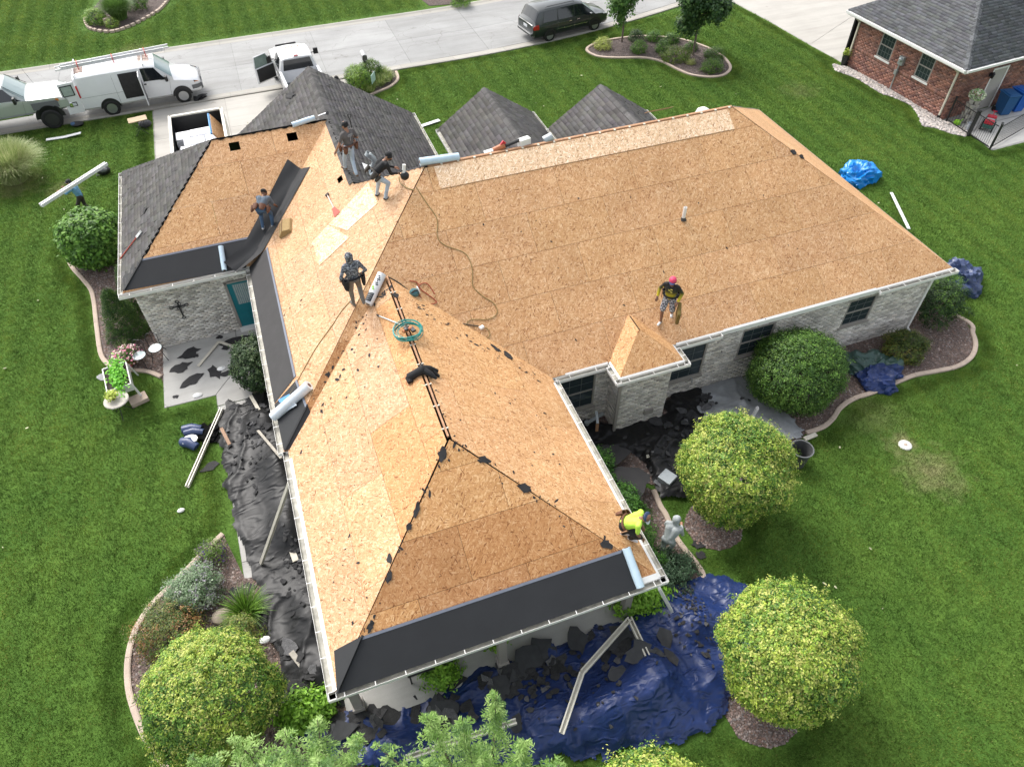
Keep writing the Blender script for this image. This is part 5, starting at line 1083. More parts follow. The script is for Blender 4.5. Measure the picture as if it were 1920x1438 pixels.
# --- pickups
def pickup(name, label, loc, rz, col, lift=0.0, wr=.39, door_open=False, darkrim=False, glassm=None, towm=True):
    t = thing(name, label, 'pickup', loc, rz); z = lift
    def r(w, zb, zt, wt, zs=.5): return [(w * .88, zs + z), (w * .99, zs + .12 + z), (w, .95 + z), (w * .985, zb + z), (wt, zt - .06 + z), (wt * .84, zt + z), (0, zt + .03 + z)]
    # x: 0 rear .. 5.9 front
    L = Loft([(2.15, r(.98, 1.22, 1.85, .76)), (2.3, r(.985, 1.23, 1.93, .78)), (3.35, r(.99, 1.22, 1.93, .78)), (4.1, r(.99, 1.2, 1.26, .88)), (4.4, r(.99, 1.17, 1.23, .87)), (5.5, r(.97, 1.12, 1.17, .82)), (5.78, r(.92, 1.02, 1.07, .78)), (5.84, r(.90, .9, .95, .74))])
    L.body().build('cab', col, t, smooth=35)
    w2 = L.patch([(3.4, 4.08), (4.08, 4.08), (4.06, 6), (3.42, 6)], 1, .012); L.patch([(3.4, 4.08), (4.08, 4.08), (4.06, 6), (3.42, 6)], -1, .012, m=w2); w2.build('windshield', glassm or CLEARG, t, smooth=True)
    MB().add([(2.14 - .012 + (.0 if zz < 1.5 else .0), y, zz + z) for y, zz in ((-.76, 1.3), (.76, 1.3), (.66, 1.8), (-.66, 1.8))], [(0, 3, 2, 1)]).build('rear_window', TINT, t)
    MB().box((2.2, 0, 1.94 + z), (.1, .2, .05)).build('brake_light', REDL, t)
    for sd in (1, -1):
        L.patch([(2.45, 3.1), (3.95, 3.1), (3.38, 3.93), (2.45, 3.93)], sd, .01).build('side_window', TINT, t, smooth=True)
        line(L, (2.4, .6), (2.4, 4.0), sd, t); line(L, (3.85, .6), (3.98, 3.1), sd, t)
        L.patch([(5.42, 2.1), (5.77, 2.1), (5.72, 3.2), (5.45, 3.2)], sd, .012).build('headlight', LAMP, t); L.patch([(5.35, 2.1), (5.5, 2.1), (5.48, 2.75), (5.36, 2.75)], sd, .016).build('turn_signal', AMBER, t)
        MB().box((2.75, sd * 1.0, 1.05 + z), (.22, .03, .05)).build('handle', BLACK, t)
        MB().box((3.72, sd * 1.22, 1.38 + z), (.12, .24, .3)).box((3.74, sd * 1.05, 1.32 + z), (.06, .2, .05)).build('mirror', BLACK, t, bevel=.03)
        # bed side
        MB().box((1.06, sd * .93, .93 + z), (2.1, .1, .72)).box((1.06, sd * .93, 1.3 + z), (2.12, .13, .03)).build('bed_side', col, t, bevel=.02)
        MB().box((2.9, sd * .93, .52 + z), (2.5, .16, .06)).build('running_board', CHROME, t)
        for x in (1.15, 4.85): wheel(t, x, sd * (.88 + (.08 if lift else 0)), wr, .28, sd=sd, dark=darkrim)
    MB().box((.03, 0, .93 + z), (.08, 1.8, .7)).build('tailgate', col, t, bevel=.02)
    MB().box((1.06, 0, .68 + z), (2.1, 1.76, .05)).build('bed_floor', GREYP, t); MB().box((2.12, 0, .95 + z), (.06, 1.78, .68)).build('bed_front', col, t)
    MB().box((2.9, 0, .55 + z), (5.2, 1.2, .2)).build('chassis', BLACK, t)
    for x in (1.15, 4.85): arch(t, L, x, wr + .06, wr + .1 + lift * .3, 1.0)
    MB().bar((5.9, -.9, .62 + z), (5.9, .9, .62 + z), .16, .26).build('bumper', CHROME, t, bevel=.04); MB().bar((-.06, -.9, .6 + z), (-.06, .9, .6 + z), .14, .18).build('bumper', CHROME, t, bevel=.03)
    g = MB().box((5.86, 0, .98 + z), (.05, 1.1, .34)).build('grille', BLACK, t, bevel=.02)
    MB().box((5.89, 0, .98 + z), (.03, 1.1, .05)).box((5.89, 0, .98 + z), (.03, .05, .34)).build('grille_bar', CHROME, g)
    for k in range(5): MB().box((3.25, -.3 + k * .15, 1.975 + z), (.08, .05, .03)).build('roof_light', AMBER if lift else VWHITE, t)
    if door_open:
        a = math.radians(62); R_ = rotz(a); h = Vector((3.82, .99, 0)); dd = R_ @ Vector((-1, 0, 0)); dd = Vector((-math.cos(a), math.sin(a), 0)); nn = Vector((-dd.y, dd.x, 0)); c = h + dd * .62
        Rm = Matrix((dd, nn, Vector((0, 0, 1)))).transposed()
        d = MB().box(c + Vector((0, 0, .9)), (1.2, .12, .78), Rm).build('open_door', col, t, bevel=.04)
        MB().box(c - nn * .065 + Vector((0, 0, .92)), (1.05, .03, .66), Rm).box(c - nn * .065 * -1 + Vector((0, 0, .92)), (1.05, .03, .66), Rm).build('door_card', BLACK, d)
        fr = MB(); q = [c - dd * .58 + Vector((0, 0, 1.28)), c - dd * .2 + Vector((0, 0, 1.85)), c + dd * .5 + Vector((0, 0, 1.85)), c + dd * .58 + Vector((0, 0, 1.28))]
        fr.tube(q, .03, 6); fr.build('window_surround', col, d); MB().add(q, [(0, 1, 2, 3)]).build('door_window', mk('door_glass', (.16, .22, .19), .1), d)
        MB().box(h + dd * .3 + nn * .0 + Vector((.02, .0, 1.45)), (.2, .1, .3), Rm).build('mirror', BLACK, d)
    return t, L
wp, _ = pickup('pickup_truck', 'white pickup with its driver door open, half hidden behind the garage roof', (4.05, 23.3, .014), math.radians(93), VWHITE, .12, door_open=True)
sp_, SL = pickup('pickup_truck', 'silver lifted pickup with black wheels cut off by the picture edge', (-12.95, 27.28, .012), math.radians(1.5), SILVER, .30, wr=.47, darkrim=True)
for sd in (1, -1):
    SL.patch([(4.25, 1.2), (5.42, 1.2), (5.42, 2.35), (4.25, 2.35)], sd, .03).build('fender_flare', GREYP, sp_, smooth=True)
    arch(sp_, SL, 4.85, .68, .47, 1.035)
MB().box((4.3, .9, 1.9), (.02, .02, .02)).tube([(4.4, .8, 1.5), (4.2, .85, 2.3)], .006, 4).build('aerial', BLACK, sp_)
MB().tube([(4.1, -.85, 1.62), (3.4, -.7, 2.2), (2.3, -.7, 2.25)], .012, 5).tube([(4.1, .85, 1.62), (3.4, .7, 2.2), (2.3, .7, 2.25)], .012, 5).build('roof_trim', BLACK, sp_)
# --- dark minivan
mv = thing('minivan', 'dark charcoal minivan parked at the kerb', 'minivan', (17.12, 27.85, .012), math.radians(9.0))
def mr(w, zb, zt, wt, zs=.3): return [(w * .88, zs), (w * .985, zs + .14), (w, .8), (w * .975, zb), (wt, zt - .08), (wt * .82, zt), (0, zt + .03)]
ML = Loft([(0, mr(.86, .92, .98, .78, .36)), (.08, mr(.95, 1.02, 1.1, .88)), (.14, mr(.96, 1.03, 1.16, .86)), (.42, mr(.98, 1.05, 1.70, .76)), (.7, mr(.99, 1.05, 1.75, .77)), (2.9, mr(.995, 1.02, 1.75, .78)), (3.3, mr(.99, 1.0, 1.69, .76)), (4.15, mr(.985, .97, 1.06, .86)), (4.35, mr(.98, .95, 1.01, .85)), (4.95, mr(.93, .86, .9, .76)), (5.12, mr(.82, .7, .74, .66, .34))])
ML.body().build('body', CHAR, mv, smooth=35)
for nm, q, mt_ in (('rear_window', [(.16, 4.1), (.40, 4.1), (.40, 6), (.17, 6)], TINT), ('windshield', [(3.32, 4.08), (4.12, 4.08), (4.1, 6), (3.36, 6)], CLEARG)):
    ML.patch(q, 1, .012, m=ML.patch(q, -1, .012)).build(nm, mt_, mv, smooth=True)
MB().bar((.02, -.75, 1.0), (.02, .75, 1.0), .03, .05).build('chrome_strip', CHROME, mv); MB().box((-.012, 0, .82), (.02, .4, .14)).build('number_plate', PLATE, mv); MB().bar((-.04, -.8, .5), (-.04, .8, .5), .12, .16).build('bumper', CHAR, mv, bevel=.04); MB().bar((-.09, -.72, .57), (-.09, .72, .57), .05, .03).build('bumper_strip', CHROME, mv)
for sd in (1, -1):
    for q in ([(.62, 3.1), (1.55, 3.1), (1.55, 3.92), (.75, 3.92)], [(1.63, 3.1), (2.68, 3.1), (2.68, 3.92), (1.63, 3.92)], [(2.76, 3.1), (3.98, 3.1), (3.35, 3.92), (2.76, 3.92)]): ML.patch(q, sd, .01).build('side_window', TINT, mv, smooth=True)
    for q in (((1.59, .6), (1.59, 3.0)), ((2.72, .6), (2.72, 3.0)), ((3.7, .6), (3.85, 3.0)), ((.3, 2.6), (2.4, 2.6))): line(ML, *q, sd, mv)
    ML.patch([(.02, 2.0), (.34, 2.0), (.34, 3.05), (.03, 3.05)], sd, .014).build('taillight', REDL, mv); ML.patch([(4.7, 2.5), (5.0, 2.5), (4.9, 3.6), (4.68, 3.6)], sd, .012).build('headlight', LAMP, mv)
    line(ML, (1.5, 1.5), (3.6, 1.5), sd, mv, 'side_strip', CHROME, .03)
    for x in (2.4, 2.95): MB().box((x, sd * 1.0, .93), (.2, .03, .045)).build('handle', CHROME, mv)
    MB().box((3.75, sd * 1.1, 1.06), (.14, .2, .16)).build('mirror', CHAR, mv, bevel=.03)
    MB().tube([(.9, sd * .66, 1.79), (1.0, sd * .66, 1.83), (2.7, sd * .66, 1.83), (2.8, sd * .66, 1.79)], .018, 5).build('roof_rail', BLACK, mv)
    for x in (1.06, 4.14): wheel(mv, x, sd * .9, .345, .22, sd=sd, rim=STEEL)
for x in (1.06, 4.14): arch(mv, ML, x, .36, .42, 1.003)
MB().box((2.5, 0, .32), (4.4, 1.5, .1)).build('underbody', BLACK, mv)
# --- dump trailer with a load of shingle bundles
tx0, tx1, ty0, ty1, tz0, tz1 = -2.42, -.06, 18.2, 22.08, .62, 1.62
tr = thing('dump_trailer', 'black lined trailer with cream rims standing on the driveway', 'trailer', (-1.25, 20.1, .014)); TM = Matrix.Translation((1.25, -20.1, -.014)); CREAM = mk('cream_metal', (.70, .66, .56), .5, .06, 4)
MB().box(((tx0 + tx1) / 2, (ty0 + ty1) / 2, tz0), (tx1 - tx0, ty1 - ty0, .08)).build('trailer_floor', BLACK, tr, M=TM)
for c, d in ((((tx0 + .04), (ty0 + ty1) / 2), (.05, ty1 - ty0)), ((tx1 - .04, (ty0 + ty1) / 2), (.05, ty1 - ty0)), (((tx0 + tx1) / 2, ty1 - .04), (tx1 - tx0 - .1, .05)), (((tx0 + tx1) / 2, ty0 + .04), (tx1 - tx0 - .1, .05))):
    w = MB().box((*c, (tz0 + tz1) / 2), (*d, tz1 - tz0)).build('trailer_wall', BLACK, tr, M=TM)
    MB().box((*c, tz1 + .03), (max(d[0], .09) + .03, max(d[1], .09) + .03, .07)).build('rim_rail', CREAM, w, M=TM)
    MB().box((c[0] + (-.04 if c[0] < -2 else .04 if c[0] > -.5 else 0), c[1] + (.04 if c[1] > 21.5 else -.04 if c[1] < 19 else 0), (tz0 + tz1) / 2 - .05), (max(d[0], .03), max(d[1], .03), tz1 - tz0 - .1)).build('outer_skin', CREAM, w, M=TM)
for y in (19.6, 20.5):
    for x in (tx0 - .14, tx1 + .14):
        sd = 1 if x > -1 else -1; w = wheel(tr, x + 1.25, y - 20.1, .36, .2, sd=sd)
MB().bar((-1.25, 22.1, .5), (-1.25, 23.4, .45), .1, .1).bar((-.6, 22.1, .5), (-1.25, 23.2, .45), .08, .08).bar((-1.9, 22.1, .5), (-1.25, 23.2, .45), .08, .08).build('drawbar', BLACK, tr, M=TM)
WRAP = mk('white_wrap', (.78, .79, .82), .35, .05, 6, bs=25, bst=.2)
for i, (x, y, z, w, l, lab) in enumerate(((-1.98, 20.75, .66, .62, .72, 'white wrapped shingle stack in the far left of the trailer'), (-1.15, 20.85, .66, .98, .62, 'white wrapped shingle stack beside the blue edged board'), (-1.5, 20.12, .66, .9, .62, 'white wrapped shingle stack in the middle of the trailer'), (-.78, 20.15, .66, .5, .62, 'narrow white stack below the blue edged board'), (-1.65, 19.35, .66, .95, .75, 'white wrapped shingle stack nearest the garage roof'))):
    st = thing('shingle_stack', lab, 'shingle stack', (x, y, z), rng.uniform(-.05, .05), 'wrapped shingle stacks in the trailer')
    for k in range(4): MB().box((rng.uniform(-.015, .015), rng.uniform(-.015, .015), .085 + k * .17), (w, l, .16)).build('shingle_bundle', WRAP, st, bevel=.02)
bo = MB().box((0, 0, .55), (.03, 1.9, 1.0), Matrix.Rotation(math.radians(-32), 3, 'Y')).build('chipboard_sheet', OSB, None); bo.location = (-.38, 20.75, .66)
tag(bo, 'leaning chipboard sheet with a blue edge inside the trailer', 'board'); bo.data.attributes.new('uvm', 'FLOAT_VECTOR', 'POINT').data.foreach_set('vector', np.array([(v.co.z, v.co.y, 0) for v in bo.data.vertices], dtype=np.float32).ravel())
MB().box((-.31, 0, .98), (.06, 1.92, .1), Matrix.Rotation(math.radians(-32), 3, 'Y')).build('blue_edge', mk('blue_tape', (.10, .30, .58), .5), bo)
# mailbox, yard sign
mx = thing('mailbox', 'grey mailbox on a dark post beside the street', 'mailbox', (7.42, 26.35, 0), 0)
MB().box((0, 0, .55), (.11, .11, 1.15)).bar((0, .05, .75), (0, -.25, 1.05), .07, .07).build('post', mk('dark_post', (.07, .065, .06), .7), mx)
m = MB(); rows = []
for y in (-.32, .32):
    rows.append([(.13 * math.cos(a), y, 1.22 + .13 * math.sin(a)) for a in [PI * k / 8 for k in range(9)]] + [(-.13, y, 1.06), (.13, y, 1.06)])
rows = [r + [r[0]] for r in rows]; m.grid(rows); m.f += [tuple(range(11))[::-1], tuple(12 + j for j in range(11))]; m.m += [0, 0]; m.c += [(1, 1, 1)] * 2
mbx_ = m.build('box', mk('mailbox_grey', (.42, .42, .42), .5), mx, smooth=30)
MB().box((0, -.325, 1.19), (.24, .02, .24)).build('door', mk('mailbox_door', (.10, .09, .085), .6), mbx_, bevel=.03)
ys = thing('yard_sign', 'thin pale green yard sign standing in the mailbox bed', 'sign', (7.526,24.852,0), math.radians(60)); MB().box((0, 0, .62), (.6, .02, .45)).build('panel', mk('sign_green', (.42, .60, .52), .5), ys)
MB().tube([(-.2, 0, 0), (-.2, 0, .8)], .008, 4).tube([(.2, 0, 0), (.2, 0, .8)], .008, 4).build('stake', BLACK, ys)
# neighbour's things
bin_b = mk('bin_blue', (.012, .09, .24), .45, .08, 3)
def wheelie(label, loc, rz, mat):
    t = thing('wheelie_bin', label, 'bin', loc, rz, 'blue wheeled bins by the brick house')
    def ring(a, b, z): return [(-a, -b, z), (a, -b, z), (a, b, z), (-a, b, z), (-a, -b, z)]
    m = MB().grid([ring(.23, .27, .04), ring(.26, .30, .3), ring(.30, .36, .98)]); m.add([(-.23, -.27, .04), (.23, -.27, .04), (.23, .27, .04), (-.23, .27, .04)], [(3, 2, 1, 0)]); m.build('body', mat, t, bevel=.02)
    MB().box((0, 0, 1.02), (.66, .78, .05)).box((0, -.02, 1.06), (.5, .6, .04)).build('lid', mat, t, bevel=.02); MB().tube([(-.28, .4, .98), (-.28, .46, 1.0), (.28, .46, 1.0), (.28, .4, .98)], .02, 6).build('handle', mat, t)
    for x in (-.27, .27): MB().lathe([(0, -.03), (.12, -.03), (.12, .03), (0, .03)], 14, (x, .28, .12), Matrix.Rotation(PI / 2, 3, 'Y')).build('wheel', RUBBER, t)
wheelie('dark blue wheeled bin standing on the neighbour patio', (36.05, 11.25, .016), math.radians(-10), bin_b); wheelie('brighter blue wheeled bin at the picture edge', (36.9, 11.3, .016), math.radians(-5), mk('bin_bright', (.01, .11, .45), .4))
wg = thing('toy_wagon', 'red and green toy wagon with white wheels on the neighbour patio', 'wagon', (34.3, 10.35, .016), math.radians(35)); WR = mk('toy_red', (.52, .03, .05), .4); WGN = mk('toy_green', (.03, .11, .09), .5)
MB().box((0, 0, .26), (.95, .46, .18)).build('tub', WGN, wg, bevel=.04); MB().box((0, 0, .36), (.8, .36, .04)).build('tray', mk('toy_grey', (.45, .46, .46), .6), wg)
MB().box((-.36, 0, .46), (.2, .42, .22)).box((.36, 0, .42), (.2, .42, .14)).build('seat', WR, wg, bevel=.05); MB().tube([(.5, 0, .3), (.75, 0, .5)], .02, 6).box((.77, 0, .52), (.04, .2, .04)).build('handle', WR, wg)
for x in (-.32, .32):
    for y in (-.25, .25): w_ = MB().lathe([(.05, -.035), (.12, -.035), (.12, .035), (.05, .035)], 14, (x, y, .12), Matrix.Rotation(PI / 2, 3, 'X')).build('wheel', RUBBER, wg); MB().lathe([(0, -.04), (.07, -.04), (.07, .04), (0, .04)], 12, (x, y, .12), Matrix.Rotation(PI / 2, 3, 'X')).build('hubcap', VWHITE, w_)
tw = thing('planter_tower', 'stacked grey planter tower topped with white flowers', 'planter', (33.75, 11.2, .016)); CL = mk('planter_grey', (.42, .40, .36), .8, .1, 8)
for k in range(5):
    tier = MB()
    for q in range(4):
        a = q * PI / 2 + k * PI / 4; tier.lathe([(.08, 0), (.15, .22), (.135, .22), (.12, .19), (0, .19)], 10, (math.cos(a) * .16, math.sin(a) * .16, k * .24))
    tier.build('planter_tier', CL, tw)
P = rng.normal(0, 1, (320, 3)); P /= np.linalg.norm(P, axis=1)[:, None]; P = P * np.array([.36, .36, .22]) + np.array([0, 0, 1.36])
leaf_mesh('flowers', P, np.tile([0, 0, 1.], (320, 1)), .12, pick([(.35, .48, .25), (.66, .66, .62), (.25, .42, .2), (.6, .62, .5)], 320), tw, aspect=.7)
gw_ = thing('watering_can', 'lime green watering can beside the planter tower', 'watering can', (33.15, 11.1, .016)); LG_ = mk('lime_plastic', (.24, .52, .03), .4)
MB().lathe([(0, 0), (.15, 0), (.17, .08), (.15, .2), (.05, .26), (.04, .24)], 14).build('can', LG_, gw_, smooth=True); MB().tube([(.14, 0, .08), (.3, 0, .24)], [.03, .02], 6).build('spout', LG_, gw_); MB().tube([(-.1, 0, .24), (-.22, 0, .22), (-.17, 0, .06)], .016, 6).build('handle', LG_, gw_)
bk = thing('bucket', 'pale translucent bucket next to the black fence post', 'bucket', (33.35, 10.55, .016)); MB().lathe([(.12, 0), (.15, .32), (.14, .32), (.115, .02), (0, .02)], 16).build('shell', mk('bucket_pale', (.55, .57, .60), .4), bk, smooth=True); MB().tube([(.15, 0, .3), (.1, .1, .2), (-.1, .1, .2), (-.15, 0, .3)], .006, 4).build('bail', BLACK, bk)
pt = thing('patio_pot', 'tall black planter with yellow leaves at the red house corner', 'planter', (32.18, 18.5, .014)); MB().lathe([(.14, 0), (.2, .58), (.18, .58), (.17, .5), (0, .5)], 16).build('pot', BLACK, pt, smooth=30)
P = rng.normal(0, .1, (200, 3)) + np.array([0, 0, .66]); leaf_mesh('leaves', P, np.tile([0, 0, 1.], (200, 1)), .11, pick([(.3, .36, .06), (.2, .28, .05)], 200), pt, aspect=.5)
fe = thing('metal_fence', 'low black metal fence with posts in front of the planter tower', 'fence', (32.95, 10.1, 0)); FM = Matrix.Translation((-32.95, -10.1, 0))
f0, f1, f2 = Vector((32.95, 11.55, 0)), Vector((32.92, 10.08, 0)), Vector((32.95, 8.74, 0))
for p, w in ((f0, .06), (f1, .13), (f2, .06), (f2 + Vector((.12, .1, 0)), .05)): MB().box(p + Vector((0, 0, .62)), (w, w, 1.24)).box(p + Vector((0, 0, 1.25)), (w + .03, w + .03, .03)).build('post', BLACK, fe, M=FM)
for a, b, n in ((f0, f1, 10), (f2, f2 + Vector((4, 1.2, 0)), 26)):
    for z in (.12, 1.1): MB().bar(a + Vector((0, 0, z)), b + Vector((0, 0, z)), .03, .03).build('rail', BLACK, fe, M=FM)
    for k in range(1, n): p = a.lerp(b, k / n); MB().box(p + Vector((0, 0, .6)), (.012, .012, 1.0)).build('picket', BLACK, fe, M=FM)
ga = thing('metal_gate', 'open black metal gate between the two fence posts', 'gate', (32.93, 9.4, 0)); GM = Matrix.Translation((-32.93, -9.4, 0))
g0, g1 = f1 + Vector((.02, -.1, 0)), f2 + Vector((.0, .1, 0))
MB().bar(g0 + Vector((0, 0, .1)), g1 + Vector((0, 0, .1)), .04, .04).bar(g0 + Vector((0, 0, 1.1)), g1 + Vector((0, 0, 1.1)), .03, .03).build('frame', BLACK, ga, M=GM)
for k in range(1, 10): p = g0.lerp(g1, k / 10); MB().box(p + Vector((0, 0, .6)), (.010, .010, 1.0)).build('picket', BLACK, ga, M=GM)

# ---------------- people ----------------
SKIN = mk('skin_tan', (.33, .17, .105), .55, .08, 20); SKIND = mk('skin_brown', (.20, .10, .062), .55, .08, 20)
JEAN = mk('blue_denim', (.10, .165, .27), .85, .2, 7, bs=90, bst=.3); JEANL = mk('pale_denim', (.42, .49, .56), .85, .2, 7, bs=90, bst=.3); JEAND = mk('dark_denim', (.055, .11, .20), .85, .25, 7, bs=90, bst=.3)
CL_GREY = mk('charcoal_tee', (.115, .105, .10), .9, .15, 8, bs=40, bst=.4); CL_BLK = mk('black_shirt', (.012, .012, .013), .85, .2, 8, bs=40, bst=.4); CL_SLATE = mk('slate_tee', (.10, .13, .165), .9, .15, 8, bs=40, bst=.4)
CL_HI = mk('lime_shirt', (.50, .80, .08), .7, .1, 8, bs=30, bst=.4); CL_SKY = mk('sky_shirt', (.16, .36, .56), .85, .12, 8, bs=30, bst=.4); CL_HOOD = mk('pale_grey_hoodie', (.36, .39, .39), .9, .1, 8, bs=25, bst=.5); CL_PANT = mk('dark_trousers', (.045, .038, .034), .9, .2, 8); CL_KH = mk('grey_work_trousers', (.17, .155, .135), .9, .25, 9, bs=40, bst=.4)
LEATH = mk('brown_leather', (.13, .055, .03), .7, .25, 12); LEATHD = mk('dark_leather', (.05, .042, .035), .75, .25, 12); SHOE = mk('tan_boot', (.17, .10, .06), .8, .2, 12); SHOEW = mk('white_shoe', (.62, .62, .62), .6, .15, 20); SHOED = mk('dark_shoe', (.03, .03, .033), .7, .2, 20); HAIR = mk('black_hair', (.012, .010, .009), .7)
def camo_mat(name, cols, sc):
    m, t, b = nodes(name); tc = N(t, 'ShaderNodeTexCoord').outputs['Object']; n = N(t, 'ShaderNodeTexNoise', Scale=sc, Detail=4, Roughness=.6); t.links.new(tc, n.inputs['Vector'])
    c = ramp(t, n.outputs['Fac'], [(.3, cols[0]), (.46, cols[1]), (.54, cols[2]), (.62, cols[3])]); t.node_tree if False else None
    for nd in t.nodes:
        if nd.type == 'VALTORGB': nd.color_ramp.interpolation = 'CONSTANT'
    t.links.new(c, b.inputs['Base Color']); b.inputs['Roughness'].default_value = .9; return m
CAMO = camo_mat('camo_cloth', [(.045, .05, .058), (.12, .13, .15), (.24, .255, .28), (.42, .44, .46)], 22)
PLAID = mk('plaid_shorts', (.24, .24, .25), .9, .2, 10)
_t = PLAID.node_tree; _b = _t.nodes['Principled BSDF']; _c = N(_t, 'ShaderNodeTexChecker', Scale=17.0); _c.inputs['Color1'].default_value = (.42, .43, .45, 1); _c.inputs['Color2'].default_value = (.09, .09, .11, 1)
_t.links.new(_t.nodes['Texture Coordinate'].outputs['Object'], _c.inputs['Vector']); _t.links.new(_c.outputs[0], _b.inputs['Base Color'])
JERS, _t, _b = nodes('fading_jersey'); _sp = N(_t, 'ShaderNodeSeparateXYZ'); _t.links.new(N(_t, 'ShaderNodeTexCoord').outputs['Object'], _sp.inputs[0])
_mr = N(_t, 'ShaderNodeMapRange'); _mr.inputs['From Min'].default_value = .88; _mr.inputs['From Max'].default_value = 1.28; _t.links.new(_sp.outputs['Z'], _mr.inputs[0])
_t.links.new(ramp(_t, _mr.outputs[0], [(0, (.62, .50, .02)), (.25, (.45, .38, .02)), (.65, (.04, .045, .02)), (1, (.012, .012, .012))]), _b.inputs['Base Color']); _b.inputs['Roughness'].default_value = .8
Z3 = Vector((0, 0, 1))
def ik(a, c, l1, l2, hint):
    d = c - a; L = min(d.length, (l1 + l2) * .995)
    if L < 1e-4: return a + hint * l1, c
    u = d.normalized(); x = (L * L + l1 * l1 - l2 * l2) / (2 * L); h = math.sqrt(max(l1 * l1 - x * x, 0)); p = hint - u * hint.dot(u)
    p = p.normalized() if p.length > 1e-5 else u.orthogonal().normalized(); return a + u * x + p * h, a + u * L
def capsule(m, a, b, ra, rb, n=10):
    d = (b - a); L = d.length; d = d.normalized() if L > 1e-6 else Z3
    pts = []; rr = []
    for k in range(3): t = PI / 2 * k / 3; pts.append(a - d * ra * math.cos(t)); rr.append(max(ra * math.sin(t), .002))
    pts += [a, b]; rr += [ra, rb]
    for k in range(1, 4): t = PI / 2 * k / 3; pts.append(b + d * rb * math.sin(t)); rr.append(max(rb * math.cos(t), .002))
    m.tube(pts, rr, n)
def person(label, fl, fr, face, hp=.86, fwd=0.0, side=0.0, lean=0, slean=0, lh=None, rh=None, look=(1, 0, 0), mats=None, sleeve=1.0, hood=False, hat=None, hatback=False, shorts=False, belt=None, beard=False, hips=None, emblem=None, group=None):
    """feet are world ankle ground points; lh/rh are hand targets in body axes (forward, left, up) from the chest; face is a heading in degrees"""
    fl, fr = Vector(fl), Vector(fr); base = (fl + fr) / 2; a = math.radians(face); Fv = Vector((math.cos(a), math.sin(a), 0)); Lv = Vector((-math.sin(a), math.cos(a), 0))
    t = thing('person', label, 'person', base); SH, SL_, PT, SK, SO = mats
    P = Z3 * hp + Fv * fwd + Lv * side; T_ = (Z3 * math.cos(math.radians(lean)) + Fv * math.sin(math.radians(lean))); T_ = (T_ + Lv * math.tan(math.radians(slean))).normalized(); Fd = (Fv - T_ * Fv.dot(T_)).normalized()
    waist = P + T_ * .12; chest = P + T_ * .36; neck = P + T_ * .52; lk = (Fv * look[0] + Lv * look[1] + Z3 * look[2]).normalized()
    head = neck + T_ * .07 + Z3 * .07 + lk * .05
    segs = []; m = MB()
    def S_(x, y, ra, rb, mi): capsule(m, x, y, ra, rb); segs.append((x, y, mi, (ra + rb) / 2))
    S_(P - Lv * .075, P + Lv * .075, .115, .115, 2); S_(P + T_ * .02, waist, .125, .125, 0)
    S_(waist - Lv * .04, chest - Lv * .085, .12, .125, 0); S_(waist + Lv * .04, chest + Lv * .085, .12, .125, 0); S_(chest - Lv * .1, neck - T_ * .07 - Lv * .13, .115, .075, 0); S_(chest + Lv * .1, neck - T_ * .07 + Lv * .13, .115, .075, 0)
    S_(neck - T_ * .05, head - Z3 * .03, .058, .055, 0 if hood else 3)
    up_ = (Z3 * .75 + T_ * .25).normalized()
    S_(head - up_ * .045 + lk * .02, head + up_ * .035, .078, .098, 0 if hood else 3)
    if hood: S_(head - lk * .03 - up_ * .1, head + up_ * .03 - lk * .03, .10, .118, 0)
    S_(head + lk * .1 - up_ * .02, head + lk * .115 - up_ * .045, .016, .020, 3)
    sid = up_.cross(lk).normalized()
    if not hood:
        for s in (1, -1): S_(head + sid * s * .098 - up_ * .01, head + sid * s * .1 - up_ * .045, .018, .015, 3)
    hands = []
    for s, ht in ((1, lh), (-1, rh)):
        sh = neck - T_ * .075 + Lv * s * .185; tg = chest + (Fv * ht[0] + Lv * ht[1] + Z3 * ht[2]); hint = (-Fv * .5 + Lv * s * .5 - Z3 * .5)
        el, wr = ik(sh, tg, .30, .26, hint)
        sm = sh.lerp(el, .7)
        if sleeve >= 1: S_(sh, el, .066, .052, 0); S_(el, wr, .050, .038, 1)
        else: S_(sh, sm, .068, .060, 0); S_(sm, el, .045, .042, 3); S_(el, wr, .042, .032, 3)
        hands.append((wr, (wr - el).normalized(), s))
    feet = []
    for s, f in ((1, fl), (-1, fr)):
        hipp = P + Lv * s * .09 - Z3 * .02; an = f - base + Z3 * .085; kn, an2 = ik(hipp, an, .43, .43, Fv + Lv * s * .25)
        if shorts: S_(hipp, hipp.lerp(kn, .92), .105, .088, 2); S_(kn, an2, .058, .042, 3)
        else: S_(hipp, kn, .10, .072, 2); S_(kn, an2 + Z3 * .02, .07, .055, 2)
        fd = (Fv + Lv * s * .2).normalized(); S_(an2 - Z3 * .035 - fd * .04, an2 - Z3 * .045 + fd * .15, .045, .04, 4); feet.append(an2)
    me_o = m.build('_tmp', []); mod = me_o.modifiers.new('r', 'REMESH'); mod.mode = 'VOXEL'; mod.voxel_size = .017; sm_ = me_o.modifiers.new('s', 'SMOOTH'); sm_.iterations = 4; sm_.factor = .5
    dg = bpy.context.evaluated_depsgraph_get(); me = bpy.data.meshes.new_from_object(me_o.evaluated_get(dg)); bpy.data.objects.remove(me_o)
    me.name = 'body'; me.materials.clear()
    for mm in (SH, SL_, PT, SK, SO): me.materials.append(mm)
    co = np.empty(len(me.vertices) * 3); me.vertices.foreach_get('co', co); co = co.reshape(-1, 3)
    # cloth folds
    fold = fbm(co[:, 0] * 9 + co[:, 2] * 5, co[:, 1] * 9 - co[:, 2] * 7, 3, 3) - .5
